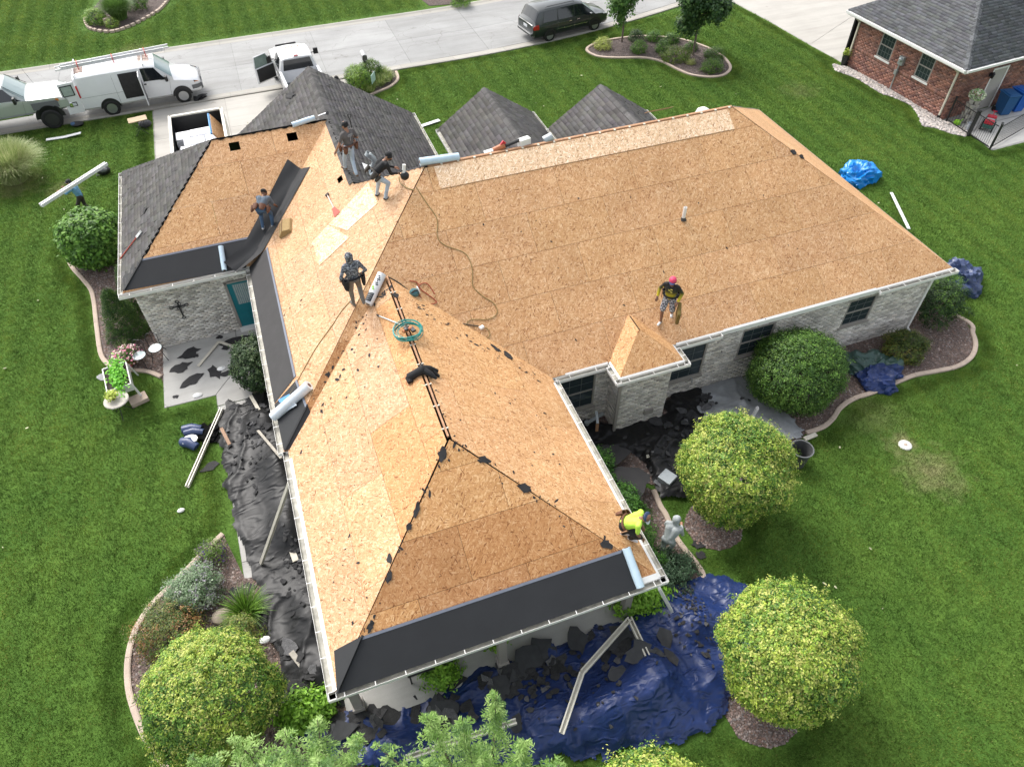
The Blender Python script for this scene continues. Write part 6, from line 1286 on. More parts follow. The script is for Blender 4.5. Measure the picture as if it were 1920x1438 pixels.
    nf = len(me.polygons); ls = np.empty(nf, int); lt = np.empty(nf, int); me.polygons.foreach_get('loop_start', ls); me.polygons.foreach_get('loop_total', lt); li = np.empty(len(me.loops), int); me.loops.foreach_get('vertex_index', li)
    cen = np.add.reduceat(co[li], ls, axis=0) / lt[:, None]; best = np.full(nf, 1e9); mi = np.zeros(nf, int)
    for x, y, k, r in segs:
        x_, d = np.array(x), np.array(y - x); q = np.clip(((cen - x_) @ d) / (d @ d + 1e-9), 0, 1); dd = np.linalg.norm(cen - x_ - q[:, None] * d, axis=1) - r; w = dd < best; best[w] = dd[w]; mi[w] = k
    if hood: mi[(np.linalg.norm(cen - np.array(head + lk * .1), axis=1) < .085)] = 3
    me.polygons.foreach_set('material_index', mi); me.polygons.foreach_set('use_smooth', [True] * nf)
    clothv = np.ones(len(co)); skinf = np.isin(mi, (3, 4)); sk = np.zeros(len(co), bool); idx = np.repeat(np.arange(nf), lt); sk[li[skinf[idx]]] = True
    nr = np.empty(len(co) * 3); me.vertices.foreach_get('normal', nr); co = co + nr.reshape(-1, 3) * (fold * .03 * ~sk)[:, None]; me.vertices.foreach_set('co', co.ravel()); me.update()
    body = bpy.data.objects.new('body', me); COL.objects.link(body); body.parent = t
    for (wr, d, s) in hands:
        h = MB(); sd = d.cross(Z3); sd = sd.normalized() if sd.length > .1 else Lv; pn = sd.cross(d).normalized(); cp = wr + d * .05
        capsule(h, wr - d * .01, wr + d * .075, .033, .036, 8)
        for k, ln in enumerate((.068, .078, .072, .055)):
            q = wr + d * .085 + sd * (k - 1.5) * .019; k1 = q + d * ln * .5 - pn * .012; h.tube([q, k1, k1 + d * ln * .32 - pn * .03], [.0095, .009, .007], 6)
        q = wr + d * .035 + sd * s * .03; h.tube([q, q + d * .03 + sd * s * .025, q + d * .06 + sd * s * .022 - pn * .01], [.012, .011, .008], 6); h.build('hand', SK, t, smooth=True)
    e = MB()
    for s in (1, -1): e.ball(head + lk * .092 + sid * s * .034 + up_ * .008, .011, 8)
    e.build('eye', mk('eye_dark', (.02, .015, .012), .3) if 'eye_dark' not in bpy.data.materials else bpy.data.materials['eye_dark'], t, smooth=True)
    MB().box(head + lk * .098 - up_ * .068, (.04, .04, .008), Matrix((sid, lk, up_)).transposed()).build('mouth', LEATH, t)
    if beard: MB().ball(head + lk * .05 - up_ * .085, (.06, .05, .035), 10, R=Matrix((sid, lk, up_)).transposed()).build('beard', HAIR, t, smooth=True)
    RH = Matrix((sid, lk, up_)).transposed()
    if hat == 'hair': MB().ball(head + up_ * .03 - lk * .012, (.104, .108, .092), 14, R=RH).build('hair', HAIR, t, smooth=True)
    elif hat:
        hc = MB(); prof = [(.106, 0), (.106, .035), (.09, .075), (.055, .1), (0, .108)]; hc.lathe(prof, 16, head + up_ * .025, RH); c = hc.build('cap', hat[0], t, smooth=True)
        bd = -1 if hatback else 1; rows = [[head + up_ * (.03 - .012 * k) + lk * bd * (.07 + .05 * k * (1 - .35 * (j / 4 - 1) ** 2)) + sid * (j / 4 - 1) * (.088 - .012 * k) for j in range(9)] for k in range(3)]
        MB().grid(rows).grid([[p + up_ * .006 for p in r] for r in rows]).build('brim', hat[1], c, smooth=True)
        if not hatback or True: MB().ball(head - lk * .03 * bd - up_ * .005, (.1, .09, .06), 12, R=RH).build('hair', HAIR, t, smooth=True)
    if belt:
        b = MB(); W0 = P + T_ * .07; ring = [W0 + Fd * math.cos(q) * .148 + Lv * math.sin(q) * .205 for q in [2 * PI * k / 20 for k in range(21)]]; b.tube(ring, .028, 6)
        for q, wd, ht in belt[1]:
            c = W0 + Fd * math.cos(q) * .20 + Lv * math.sin(q) * .265 - T_ * (ht * .45); o = (Fd * math.cos(q) + Lv * math.sin(q)).normalized(); sx = T_.cross(o).normalized(); R_ = Matrix((sx, o, T_)).transposed()
            b.lathe([(.0, -ht * .5), (.035, -ht * .5), (.052, -ht * .2), (.06, ht * .25), (.064, ht * .5), (.05, ht * .5), (.045, ht * .2)], 10, c, R_ @ Matrix.Diagonal((wd / .12, 1.0, 1)))
        bo = b.build('tool_belt', belt[0], t, smooth=True)
        MB().tube([W0 + Lv * -.24 + T_ * .06, W0 + Lv * -.25 - T_ * .22], .013, 6).build('hammer_handle', RWOOD, bo)
    if emblem: emblem(t, P, T_, Fd, Lv, chest)
    return t, dict(P=P + base, T=T_, F=Fv, L=Lv, chest=chest + base, head=head + base, hands=[h[0] + base for h in hands], base=base)
def backprint(t, P, T_, Fd, Lv, chest):
    m = MB(); R_ = Matrix((Lv, -Fd, T_)).transposed()
    for k, (w, z) in enumerate(((.16, .06), (.2, .035), (.17, .01), (.13, -.015))): m.box(chest - Fd * .136 + T_ * z, (w, .006, .012), R_)
    m.box(chest - Fd * .136 - T_ * .04, (.02, .006, .2), R_); m.build('back_print', mk('print_grey', (.32, .32, .32), .8), t)
BELT4 = [(2.2, .16, .2), (-2.2, .16, .2), (1.1, .12, .16), (-1.3, .12, .18)]
p1, _ = person('person in a charcoal tee, cap and jeans standing on the roof with back turned', (3.717,8.511,5.255), (3.966,7.826,5.423), 118, .90, 0, -.10, 4, -8, (.10, .48, -.42), (.16, -.16, -.15), (.8, .3, -.25), (CL_GREY, SKIN, JEANL, SKIN, SHOE), .5, hat=(CL_BLK, CL_BLK), belt=(LEATH, BELT4), emblem=backprint)
p2, i2 = person('person in black long sleeves and pale jeans bending over a power tool', (4.289,6.18,5.641), (4.457,5.725,5.754), 12, .84, -.12, 0, 52, 0, (.42, .12, -.30), (.36, -.14, -.34), (.55, -.75, -.15), (CL_BLK, CL_BLK, JEANL, SKIN, SHOED), 1, hat=(CL_BLK, CL_BLK), hatback=True, beard=True, belt=(LEATHD, [(2.3, .16, .22), (-2.2, .16, .22), (-1.5, .12, .2)]))
p3, i3 = person('person in a slate tee and blue jeans bending over the valley membrane', (0.733,9.081,3.408), (1.067,9.083,3.409), 66, .84, -.15, 0, 68, 0, (.34, .1, -.42), (.32, -.24, -.42), (.75, -.1, -.75), (CL_SLATE, SKIND, JEAND, SKIND, SHOEW), .5, hat='hair', belt=(LEATH, [(2.7, .2, .2), (-2.7, .2, .2), (1.7, .16, .2), (-1.7, .16, .2)]))
p4, i4 = person('person in a camouflage hoodie with the hood up and a black tool belt', (2.721,2.813,4.584), (2.975,2.627,4.755), 100, .89, 0, 0, 6, -2, (.06, .32, -.33), (.08, -.30, -.33), (1, 0, -.35), (CAMO, CAMO, CL_KH, SKIN, CL_KH), 1, hood=True, belt=(CL_BLK, [(2.0, .22, .3), (-2.0, .22, .3), (1.4, .14, .2), (-1.5, .14, .2)]))
def numbers(t, P, T_, Fd, Lv, chest):
    R_ = Matrix((Lv, -Fd, T_)).transposed(); m = MB()
    for k in range(3): m.box(chest + Fd * .135 + T_ * (.05 - k * .05) + Lv * (.03 * (-1) ** k), (.06, .006, .03), R_)
    m.build('chest_print', mk('jersey_print', (.55, .52, .12), .8), t)
    mm = MB().box(chest + Lv * -.25 + Fd * .02 - T_ * .02, (.012, .07, .05), Matrix.Identity(3)); mm.build('arm_badge', mk('badge_yellow', (.7, .58, .05), .7), t)
p5, i5 = person('person in a black and yellow jersey, plaid shorts and pink cap walking down the slope', (11.561,0.739,3.248), (11.136,0.605,3.158), -135, .88, 0, 0, 8, 0, (.12, .26, -.36), (.10, -.34, -.38), (.95, .1, -.12), (JERS, JERS, PLAID, SKIND, SHOEW), 1, hat=(mk('pink_cap', (.62, .05, .12), .6), mk('navy_brim', (.03, .04, .12), .6)), shorts=True, belt=(CL_BLK, [(2.3, .14, .2), (-2.2, .14, .2)]), emblem=numbers)
p6, i6 = person('person in a lime shirt crouching at the east gutter with a hammer', (7.083,-5.345,2.988), (7.211,-5.493,2.911), -35, .56, -.12, 0, 46, 0, (.16, .14, -.42), (.20, -.16, -.46), (.5, -.35, -.8), (CL_HI, SKIND, CL_BLK, SKIND, SHOEW), .5, hat=(mk('navy_cap', (.035, .06, .13), .6), mk('pale_brim', (.5, .52, .55), .6)), belt=(LEATH, [(2.4, .18, .22), (1.7, .18, .24)]))
p7, i7 = person('person in a pale grey hooded top standing in the bed below the gutter', (8.782,-4.844,0), (8.991,-4.817,0), 35, .88, 0, 0, 28, 0, (.34, .1, -.16), (.34, -.12, -.2), (.7, .25, -.6), (CL_HOOD, CL_HOOD, mk('pale_grey_trousers', (.29, .315, .32), .9, .15, 8, bs=30, bst=.4), SKIN, SHOE), 1, hood=True)
p8, i8 = person('person in a sky blue top carrying a long white gutter over the lawn', (-6.549,18.029,0), (-6.166,17.927,0), 165, .89, 0, 0, 10, 0, (.50, .22, .02), (.30, .10, .12), (1, .1, -.1), (CL_SKY, CL_SKY, CL_PANT, SKIN, SHOED), 1, hat=(CL_BLK, CL_BLK))
at2 = lambda p: (p[0], p[1], 0)
p9, i9 = person('person hidden behind the garage roof with only a dark cap showing', at2((5.416,23.433,1.72)), at2((5.525,23.454,1.72)), -60, .89, 0, 0, 2, 0, (.15, .25, -.35), (.15, -.25, -.35), (1, 0, -.1), (CL_GREY, CL_GREY, JEAND, SKIN, SHOE), 1, hat=(CL_BLK, CL_BLK))

# ---------------- things on the roof ----------------
def sheet_on(pl, poly, off=.03, th=.006, res=.25, curl=None):
    """thin sheet laid on a plane: poly is a list of 3-D points on it"""
    n = len(poly); P = [Vector(p) + pl.n * (off - 0) for p in poly]; return MB().add(P + [p - pl.n * th for p in P], [tuple(range(n)), tuple(range(2 * n - 1, n - 1, -1))] + [((i + 1) % n, i, n + i, n + (i + 1) % n) for i in range(n)])
def W_(mbx, name, mat, loc, label, cat, group=None, **k):
    o = mbx.build(name, mat, None, M=Matrix.Translation(-Vector(loc)), **k); o.location = loc; return tag(o, label, cat, group)
def strip(name, label, pl, a, b, c, d, mat, off=.03, sel=.08, wave=0, extra=(), hip=()):
    """membrane strip a-b along the eave, c-d along the upper edge, with a selvedge band on top, laid as a slightly wavy grid"""
    a, b, c, d = [Vector(q) for q in (a, b, c, d)]; t = thing(name, label, 'roofing membrane', a); M_ = Matrix.Translation(-a); nu_, nv_ = max(4, int((b - a).length / .25)), 6; rows = []
    for i in range(nu_ + 1):
        r = []
        for j in range(nv_ + 1):
            p = a.lerp(b, i / nu_).lerp(d.lerp(c, i / nu_), j / nv_); r.append(p + pl.n * (off + wave * (fbm(np.array(p.x * 1.7), np.array(p.y * 1.7), 5, 3) - .5)))
        rows.append(r)
    f = MB().grid(rows); f = f.build('membrane_sheet', mat, t, M=M_, smooth=True)
    for pl2, q in extra: sheet_on(pl2, q, off + .002).build('wrapped_flap', mat, t, M=M_)
    for hp, hq in hip: MB().bar(Vector(hp) + Vector((0, 0, off + .012)), Vector(hq) + Vector((0, 0, off + .012)), .05, .010).build('hip_fold', mat, t, M=M_)
    u = (d - a).normalized(); MB().add([d - u * sel + pl.n * (off + .006), c - u * sel + pl.n * (off + .006), c + pl.n * (off + .006), d + pl.n * (off + .006)], [(0, 1, 2, 3)]).build('selvedge', SELV, t, M=M_)
    return t
strip('roofing_membrane', 'black membrane band along the eave of the garage wing', PGS, (-3.876,8.199,2.783), (-0.112,8.112,2.724), (0.289,8.964,3.299), (-3.13,8.962,3.298), MEMB, wave=.008, extra=((PGW, [(-3.124,8.939,3.313),(-3.864,8.156,2.815),(-3.908,8.946,2.785),(-3.382,9.066,3.139)]),), hip=([(-3.13,8.962,3.298),(-3.876,8.199,2.783)],))
strip('roofing_membrane', 'weathered grey membrane strip down the west eave above the patio', PW, (0, 1.75, HE), (0, 8.05, HE), (0.747,8.237,3.254), (0.748,2.08,3.254), MEMBW, off=.028, wave=.008)
strip('roofing_membrane', 'newer black membrane wrapped round the hip corner by the curled roll', PW, (0.02, .02, HE), (0, 1.7, HE), (0.755,1.925,3.259), (0.872,0.826,3.338), MEMB, off=.034, wave=.004, extra=((PS, [(0.871,0.844,3.319),(0.93,0.441,3.047),(0.868,0.286,2.943),(0.481,0.064,2.793),(0.023,0.005,2.753)]),), hip=([(0.871,0.844,3.319),(0.023,0.005,2.753)],))
strip('roofing_membrane', 'wide black membrane band along the south eave of the front wing', PFS, (0.174,-6.551,2.719), (6.885,-6.558,2.715), (6.825,-5.781,3.181), (0.931,-5.766,3.19), MEMB, off=.03, wave=.006, extra=((PFW, [(0.934,-5.792,3.245),(0.182,-6.582,2.793),(0.289,-5.72,2.857)]),), hip=([(0.931,-5.766,3.19),(0.174,-6.551,2.719)],))
# loose valley sheet
vt = thing('roofing_membrane', 'loose black membrane unrolled along the valley below the bending worker', 'roofing membrane', (1.5, 9.6, HE + 1)); VM = Matrix.Translation(-Vector((1.5, 9.6, HE + 1)))
rows = []; K = 26
for i in range(K + 1):
    f = i / K; s_ = 2.45 - f * 2.75; dn = Vector((1, 1, T)).normalized(); c = Vector((s_, YS + s_, HE + T * s_)) if s_ > -1 else Vector((s_, YS + s_, HE))
    lw, rw = .56 - .12 * f, .46 - .1 * f; lift = .04 + max(0, f - .72) ** 1.5 * 1.5; r = []
    dl = (Vector((-1, 1, T)) ).normalized(); dr = (Vector((1, -1, T))).normalized()
    for j in range(-6, 7):
        q = j / 6; p = c + (dl * -q * lw if q < 0 else dr * q * rw); p = p + Vector((0, 0, lift + .012 * math.sin(f * 9 + j)))
        if f > .8: p = p + Vector((-.4, .25, .12 * abs(q))) * (f - .8) * 2
        r.append(p)
    rows.append(r)
MB().grid(rows).build('membrane_sheet', MEMB, vt, M=VM, smooth=True)
cr = [r[6] + Vector((0, 0, .012)) for r in rows[:20]]
MB().grid([[p - Vector((.03, -.03, 0)), p, p + Vector((.03, -.03, 0))] for p in cr]).build('pale_crease', MEMBW, vt, M=VM)  # lighter strip along the fold line
cl_ = [(-0.451,8.377,2.953), (-0.298,8.122,2.791)]; MB().tube([Vector(cl_[0]), Vector(cl_[1])], [.09, .07], 12).build('curled_end', MEMB, vt, M=VM, smooth=True)
def roll(label, a, b, r, mat, film=None, prints=None, core=True):
    a, b = Vector(a), Vector(b); t = thing('membrane_roll', label, 'roll', a); M_ = Matrix.Translation(-a); d = (b - a).normalized()
    MB().tube([a, a.lerp(b, .33), a.lerp(b, .66), b], [r, r * .97, r * 1.02, r * .96], 18).build('roll_body', mat, t, M=M_, smooth=40)
    for p in (a - d * .004, b + d * .004): MB().tube([p - d * .003, p + d * .003], r * .45, 14).build('core', LEATH, t, M=M_)
    if film:
        for nm, q, mt_ in film: sheet_on(PW, q, .09, .004).build(nm, mt_, t, M=M_)
    return t, d, M_
roll('pale blue film roll on the garage eave membrane', (-0.71,8.797,3.286), (-0.784,8.111,2.824), .085, FILM)
FILMW = mk('white_film', (.66, .71, .76), .3, .08, 6)
roll('white and blue film roll lying across the west eave', (1.043,1.274,3.603), (-0.103,1.209,2.831), .14, FILMW, film=(('blue_film', [(0.167,1.686,2.863),(0.507,1.573,3.092),(0.586,1.35,3.145),(0.445,1.309,3.05),(0.197,1.554,2.883)], mk('blue_film', (.07, .25, .55), .35)), ('torn_film', [(0.183,1.466,2.873),(0.558,1.379,3.126),(0.643,1.012,3.183),(0.211,1.118,2.892)], FILMW)))
roll('pale blue film roll at the south east corner of the front wing', (6.905,-5.815,3.261), (6.937,-6.592,2.795), .10, FILM)
roll('long pale blue roll lying along the main ridge', (5.587,5.78,6.719), (6.748,5.78,6.649), .115, FILM)
roll('pale blue roll on the garage ridge beside the nail puller', (2.547,11.895,5.374), (3.35,12.002,5.446), .09, FILM)
rt, rd_, rM = roll('white printed underlayment roll at the top of the front wing', (3.67,3.262,5.088), (3.083,2.643,4.671), .125, mk('printed_wrap', (.74, .75, .75), .4, .05, 8))
ra, rb2 = Vector((3.67,3.262,5.088)), Vector((3.083,2.643,4.671)); PRK = mk('print_black', (.03, .035, .04), .5); PRG = mk('print_green', (.22, .5, .05), .5)
def rollprint(f0, f1, w0, w1, mat, nm):
    ax = (rb2 - ra); side = ax.normalized().cross(Z3).normalized() * -1; n2 = ax.normalized().cross(side).normalized(); n2 = n2 if n2.z > 0 else -n2; rows = []
    for i in range(3):
        p = ra + ax * (f0 + (f1 - f0) * i / 2); rows.append([p + (side * math.sin(q) + n2 * math.cos(q)) * .1285 for q in [w0 + (w1 - w0) * k / 6 for k in range(7)]])
    MB().grid(rows).build(nm, mat, rt, M=rM)
rollprint(.66, .93, -.9, .75, PRK, 'text_block'); rollprint(.45, .52, -.5, .1, PRG, 'green_logo'); rollprint(.53, .57, -.2, .4, PRG, 'green_logo')
for k in range(6): rollprint(.10 + k * .055, .135 + k * .055, -.1 + .22 * (k % 2), .34 + .2 * (k % 3), PRK, 'lettering')
for k in range(4): rollprint(.69 + k * .06, .705 + k * .06, -.6, .5, mk('print_grey', (.3, .32, .33), .5), 'small_print')
# foam wedge
fb = thing('foam_block', 'tan foam cushion block beside the bending worker', 'foam block', (0, 0, 0), M=place(Vector((1.478,8.298,3.746)), PW.n, (.3, 1, 0))); FOAM = mk('foam_tan', (.34, .235, .105), .95, .2, 25, bs=120, bst=.4)
MB().add([(-.3, -.26, 0), (.3, -.26, 0), (.3, .26, 0), (-.3, .26, 0), (-.28, -.24, .12), (.28, -.24, .12), (.28, .0, .22), (-.28, .0, .22), (.28, .25, .10), (-.28, .25, .10)], [(3, 2, 1, 0), (0, 1, 5, 4), (4, 5, 6, 7), (7, 6, 8, 9), (9, 8, 2, 3), (1, 2, 8, 6, 5), (3, 0, 4, 7, 9)]).build('cushion', FOAM, fb, bevel=.02); MB().bar((-.29, 0, .225), (.29, 0, .225), .012, .012).build('seam', LEATH, fb)
# red bladed scraper, red pry bar, upright shovel, white stick
def tool(name, label, cat, a, b, pl, hmat, build):
    a, b = Vector(a), Vector(b); t = thing(name, label, cat, (0, 0, 0), M=place(a, pl.n, b - a)); L = (b - a).length; build(t, L); return t
REDT = mk('red_tool', (.42, .07, .04), .5, .2, 9); ORG = mk('orange_tool', (.45, .15, .06), .5, .2, 9)
def scr(t, L):
    MB().tube([(0, 0, .05), (L * .72, 0, .05)], .022, 7).build('handle', mk('pale_handle', (.62, .48, .42), .6), t); MB().box((-.02, 0, .06), (.08, .13, .05)).build('grip', LEATHD, t)
    MB().add([(L * .7, -.06, .06), (L, -.13, .03), (L, .13, .03), (L * .7, .06, .06), (L * .7, -.06, .09), (L, -.13, .04), (L, .13, .04), (L * .7, .06, .09)], [(3, 2, 1, 0), (4, 5, 6, 7), (0, 1, 5, 4), (2, 3, 7, 6), (3, 0, 4, 7), (1, 2, 6, 5)]).build('blade', REDT, t)
tool('roof_scraper', 'red bladed scraper with pale handle lying on the west slope', 'scraper', (3,8.087,4.772), (3.085,6.845,4.829), PW, None, scr)
def pry(t, L):
    MB().tube([(0, 0, .04), (L * .8, 0, .05)], .022, 7).build('handle', REDT, t); MB().box((L * .88, 0, .05), (L * .2, .2, .03)).box((L * .98, -.07, .05), (.09, .04, .03)).box((L * .98, .07, .05), (.09, .04, .03)).box((L * .98, 0, .05), (.09, .04, .03)).build('fork', STEEL, t)
tool('shingle_fork', 'red handled shingle remover lying on the garage shingles', 'shingle remover', (-4.012,10.033,2.735), (-3.107,10.419,3.345), PGW, None, pry)
sb = Vector((4.39,10.654,4.921)); sv = thing('shovel', 'black D handled shovel standing upright behind the charcoal tee worker', 'shovel', sb)
MB().tube([(0, 0, .0), (0, .03, .95)], .018, 7).build('shaft', BLACK, sv); MB().tube([(-.06, .03, 1.1), (-.04, .03, 1.0), (0, .03, .93), (.04, .03, 1.0), (.06, .03, 1.1), (-.06, .03, 1.1)], .014, 6).build('d_handle', BLACK, sv); MB().add([(-.11, 0, 0), (.11, 0, 0), (.12, .02, .25), (.03, .03, .32), (-.03, .03, .32), (-.12, .02, .25)], [(0, 1, 2, 3, 4, 5)]).build('blade', STEEL, sv)
def stick(t, L): MB().tube([(0, 0, .03), (L, 0, .05)], .018, 7).build('shaft', WHITE, t); MB().box((-.02, 0, .04), (.1, .04, .04)).build('hook', LEATHD, t)
tool('white_stick', 'white tool handle lying beside the teal hose coil', 'tool', (3.267,2.102,4.644), (3.744,1.175,4.931), PFW, None, stick)
def npul(t, L): MB().tube([(0, 0, .06), (L, 0, .06)], .03, 8).build('shaft', STEEL, t); MB().lathe([(.03, -.02), (.06, -.02), (.06, .02), (.03, .02)], 12, (L + .05, 0, .06)).build('head', BLACK, t)
tool('nail_puller', 'grey metal nail puller at the end of the garage ridge', 'tool', (3.481,12.041,5.423), (3.755,12.083,5.451), PGS, None, npul)
# teal hose coil with a nail gun in it
hc_ = Vector((3.791,0.844,4.963)); ht = thing('hose_coil', 'coiled teal air hose on the front wing ridge', 'hose', (0, 0, 0), M=place(hc_ + Vector((0, 0, .03)), (0, 0, 1), (1, 0, 0))); TEALH = mk('teal_hose', (.01, .24, .21), .4, .1, 8)
for k in range(8):
    r = .27 + rng.uniform(0, .11); cx, cy = rng.uniform(-.03, .03, 2); MB().tube([(cx + r * math.cos(q), cy + r * .95 * math.sin(q), .02 + .016 * k + .012 * math.sin(3 * q + k) - .10 * abs(math.cos(q)) * r) for q in [2 * PI * i / 36 for i in range(37)]], .012, 6).build('hose_loop', TEALH, ht, smooth=True)
ng = thing('nail_gun', 'orange and black nail gun lying inside the teal hose coil', 'nail gun', (0, 0, 0), M=place(hc_ + Vector((0, 0, .05)), (0, 0, 1), (1, .3, 0)))
MB().tube([(-.14, 0, .08), (.1, 0, .08)], .045, 10).build('body', ORG, ng, smooth=40); MB().tube([(-.02, 0, .1), (.04, .14, .08)], .025, 7).build('grip', BLACK, ng); MB().box((.1, -.06, .07), (.1, .16, .06)).build('magazine', BLACK, ng); MB().lathe([(.0, 0), (.055, 0), (.055, .05), (0, .06)], 10, (-.05, -.02, .12)).build('cylinder_cap', BLACK, ng)
gr = thing('circular_saw', 'teal corded power tool with tangled red cord near the valley', 'power tool', (0, 0, 0), M=place(Vector((4.383,2.732,4.592)), PS.n, (1, .2, 0))); TEALT = mk('teal_tool', (.06, .17, .19), .45)
MB().lathe([(.0, 0), (.13, 0), (.14, .03), (.13, .12), (.09, .2), (0, .22)], 14).build('motor', TEALT, gr, smooth=40); MB().lathe([(.0, 0), (.12, 0), (.12, .02), (0, .02)], 16, (.12, .02, .12), Matrix.Rotation(PI / 2, 3, 'Y')).build('blade_guard', WHITE, gr); MB().tube([(-.08, 0, .2), (0, 0, .28), (.1, 0, .2)], .022, 7).build('handle', BLACK, gr)
def cord(label, pl, pts, r, mat, name='power_cable'):
    q = spline([Vector(p) + pl.n * (.015 + r) for p in pts], 6); return W_(MB().tube(q, r, 6), name, mat, tuple(pts[0]), label, 'cord', smooth=True)
CORDY = mk('olive_cord', (.24, .18, .06), .6); CORDR = mk('red_cord', (.34, .07, .03), .6)
cord('long olive extension cord winding down the main slope', PS, [(5.284,5.23,6.275),(5.449,4.79,5.978),(5.603,4.366,5.693),(5.47,3.93,5.399),(5.621,3.686,5.234),(6.103,3.391,5.036),(6.167,2.988,4.764),(6.044,2.597,4.5),(6.237,2.291,4.294),(6.475,2.07,4.145),(6.498,1.825,3.98),(6.209,1.726,3.914),(5.721,1.815,3.973),(5.542,1.707,3.901),(5.511,1.531,3.782),(5.661,1.381,3.681),(5.906,1.277,3.611),(6.106,1.353,3.662),(6.096,1.499,3.761),(5.996,1.573,3.81)], .011, CORDY)
cord('thin olive cord running from the camouflage worker down the west slope', PW, [(2.698,3.076,4.568),(2.353,2.966,4.336),(2.037,2.754,4.123),(1.448,2.443,3.726),(0.822,1.919,3.304),(0.405,1.573,3.023)], .010, CORDY)
cord('black cord lying along the valley to the white plug', PS, [(3.826,3.25,4.94),(4.11,3.01,4.779),(4.521,2.508,4.44),(4.987,2.072,4.147),(5.36,1.811,3.971),(5.873,1.625,3.845)], .016, mk('dark_cord', (.05, .042, .03), .6))
cord('red cord looping beside the teal power tool', PS, [(4.367,3.051,4.806),(4.552,2.961,4.746),(4.612,2.778,4.622),(4.862,2.517,4.447),(4.915,2.401,4.369),(4.719,2.415,4.378),(4.546,2.581,4.49),(4.551,2.869,4.684),(4.806,2.897,4.703),(4.939,2.607,4.507)], .014, CORDR)
cord('short dark cord hanging from the power tool of the worker in black', PW, [(5.004,6.132,6.123),(4.977,5.84,6.105),(5.084,5.411,6.177),(5.216,5.096,6.266)], .014, CORDY)
W_(MB().box(Vector((5.943,1.552,3.846)), (.14, .10, .08), rotz(.4)), 'plug_block', WHITE, (5.943,1.552,3.846), 'white plug block at the end of the olive cord', 'plug', bevel=.015)
# held power tool of the worker in black
pt_ = Vector((5.017,5.28,6.682)); pw = thing('power_saw', 'black and white power tool held by the worker in black', 'power tool', pt_)
MB().ball((0, 0, 0), (.13, .11, .13), 12).build('motor', BLACK, pw, smooth=True); MB().tube([(-.02, 0, .08), (.03, .05, .32)], .05, 10).build('dust_tube', WHITE, pw); MB().tube([(-.12, 0, .05), (-.16, 0, .14), (-.05, 0, .18)], .02, 6).build('handle', BLACK, pw)
# pole held by nobody: black crumpled garment
gc = [Vector(p) for p in ((3.45,-0.529,4.814), (3.616,-0.558,4.934), (3.788,-0.613,5.057), (3.967,-0.56,4.958), (4.145,-0.554,4.811))]
ga_ = thing('black_jacket', 'crumpled black garment lying across the front wing ridge', 'garment', gc[0]); gM = Matrix.Translation(-gc[0]); CLOTH = mk('black_cloth', (.008, .008, .010), .8, .2, 20, bs=50, bst=.6)
MB().tube(gc, [.12, .10, .12, .09, .05], 10).build('sleeve', CLOTH, ga_, M=gM, smooth=True); MB().tube([gc[2], gc[2] + Vector((.15, -.2, -.03)), gc[2] + Vector((.25, -.3, -.12))], [.09, .07, .03], 8).tube([gc[3], Vector((4.147,-0.735,4.8))], [.06, .03], 8).tube([gc[0], gc[0] + Vector((-.02, -.15, -.02))], [.11, .07], 8).tube([gc[2], gc[2] + Vector((0, .22, 0))], [.04, .02], 7).build('folds', CLOTH, ga_, M=gM, smooth=True)
# vent pipe with its bright flashing, plastic plumbing vent, ridge things
fp = Vector((4.565,8.987,4.802)); vp = thing('vent_pipe', 'galvanised vent elbow on a white flashing sheet beside the two workers', 'vent pipe', (0, 0, 0), M=place(fp, PNE.n, (0, 1, 0)))
MB().box((0.05, 0, .03), (.62, .5, .006)).build('flashing', VWHITE, vp); MB().lathe([(.2, .03), (.15, .10), (.12, .2), (.11, .2)], 18).build('collar', GALV, vp, smooth=True); MB().tube([(0, 0, .1), (0, 0, .34), (.02, .10, .44), (.05, .30, .50)], .10, 14).build('elbow', GALV, vp, smooth=True); MB().lathe([(.12, 0), (.12, .12), (.1, .12), (.1, .0)], 14, (.05, .3, .44)).build('cap', GALV, vp, smooth=True)
wpv = thing('plumbing_vent', 'white plastic plumbing vent pipe on the main slope', 'vent pipe', (12.922,3.02,4.785)); MB().lathe([(.055, 0), (.055, .42), (.045, .42), (.045, .1), (0, .1)], 14).build('pipe', WHITE, wpv, smooth=40); MB().lathe([(.11, -.02), (.075, .03), (.06, .06)], 14).build('collar', LEATHD, wpv, smooth=True)
yr = 5.86
W_(MB().bar((7.555,5.86,6.561), (7.822,5.86,6.593), .14, .05), 'white_block', WHITE, (7.555,5.86,6.561), 'small white block on the main ridge by the orange tool', 'block')
ot = thing('ridge_tool', 'orange and red power tool lying on the main ridge', 'power tool', (8.005,5.86,6.608)); oM = Matrix.Translation(-Vector((8.005,5.86,6.608))); MB().tube([(7.838,5.86,6.572), (8.19,5.86,6.674)], .09, 10).build('body', ORG, ot, M=oM, smooth=40); MB().bar((8.091,5.86,6.694), (8.192,5.86,6.794), .05, .12).build('red_cover', mk('bright_red', (.55, .02, .04), .4), ot, M=oM); MB().tube([(8.123,5.86,6.636), (8.661,5.86,6.753)], .05, 8).build('black_barrel', BLACK, ot, M=oM)
W_(MB().box((8.813,5.86,6.654), (.36, .2, .26), rotz(.2)), 'white_box', WHITE, (8.813,5.86,6.654), 'white box on the main ridge between the two dark gables', 'box', bevel=.02)
W_(MB().tube([(9.446,5.86,6.564), (9.702,5.86,6.652)], .14, 12), 'metal_vent', GALV, (9.583,5.86,6.606), 'grey metal vent hood by the main ridge near the right dark gable', 'vent', smooth=40)
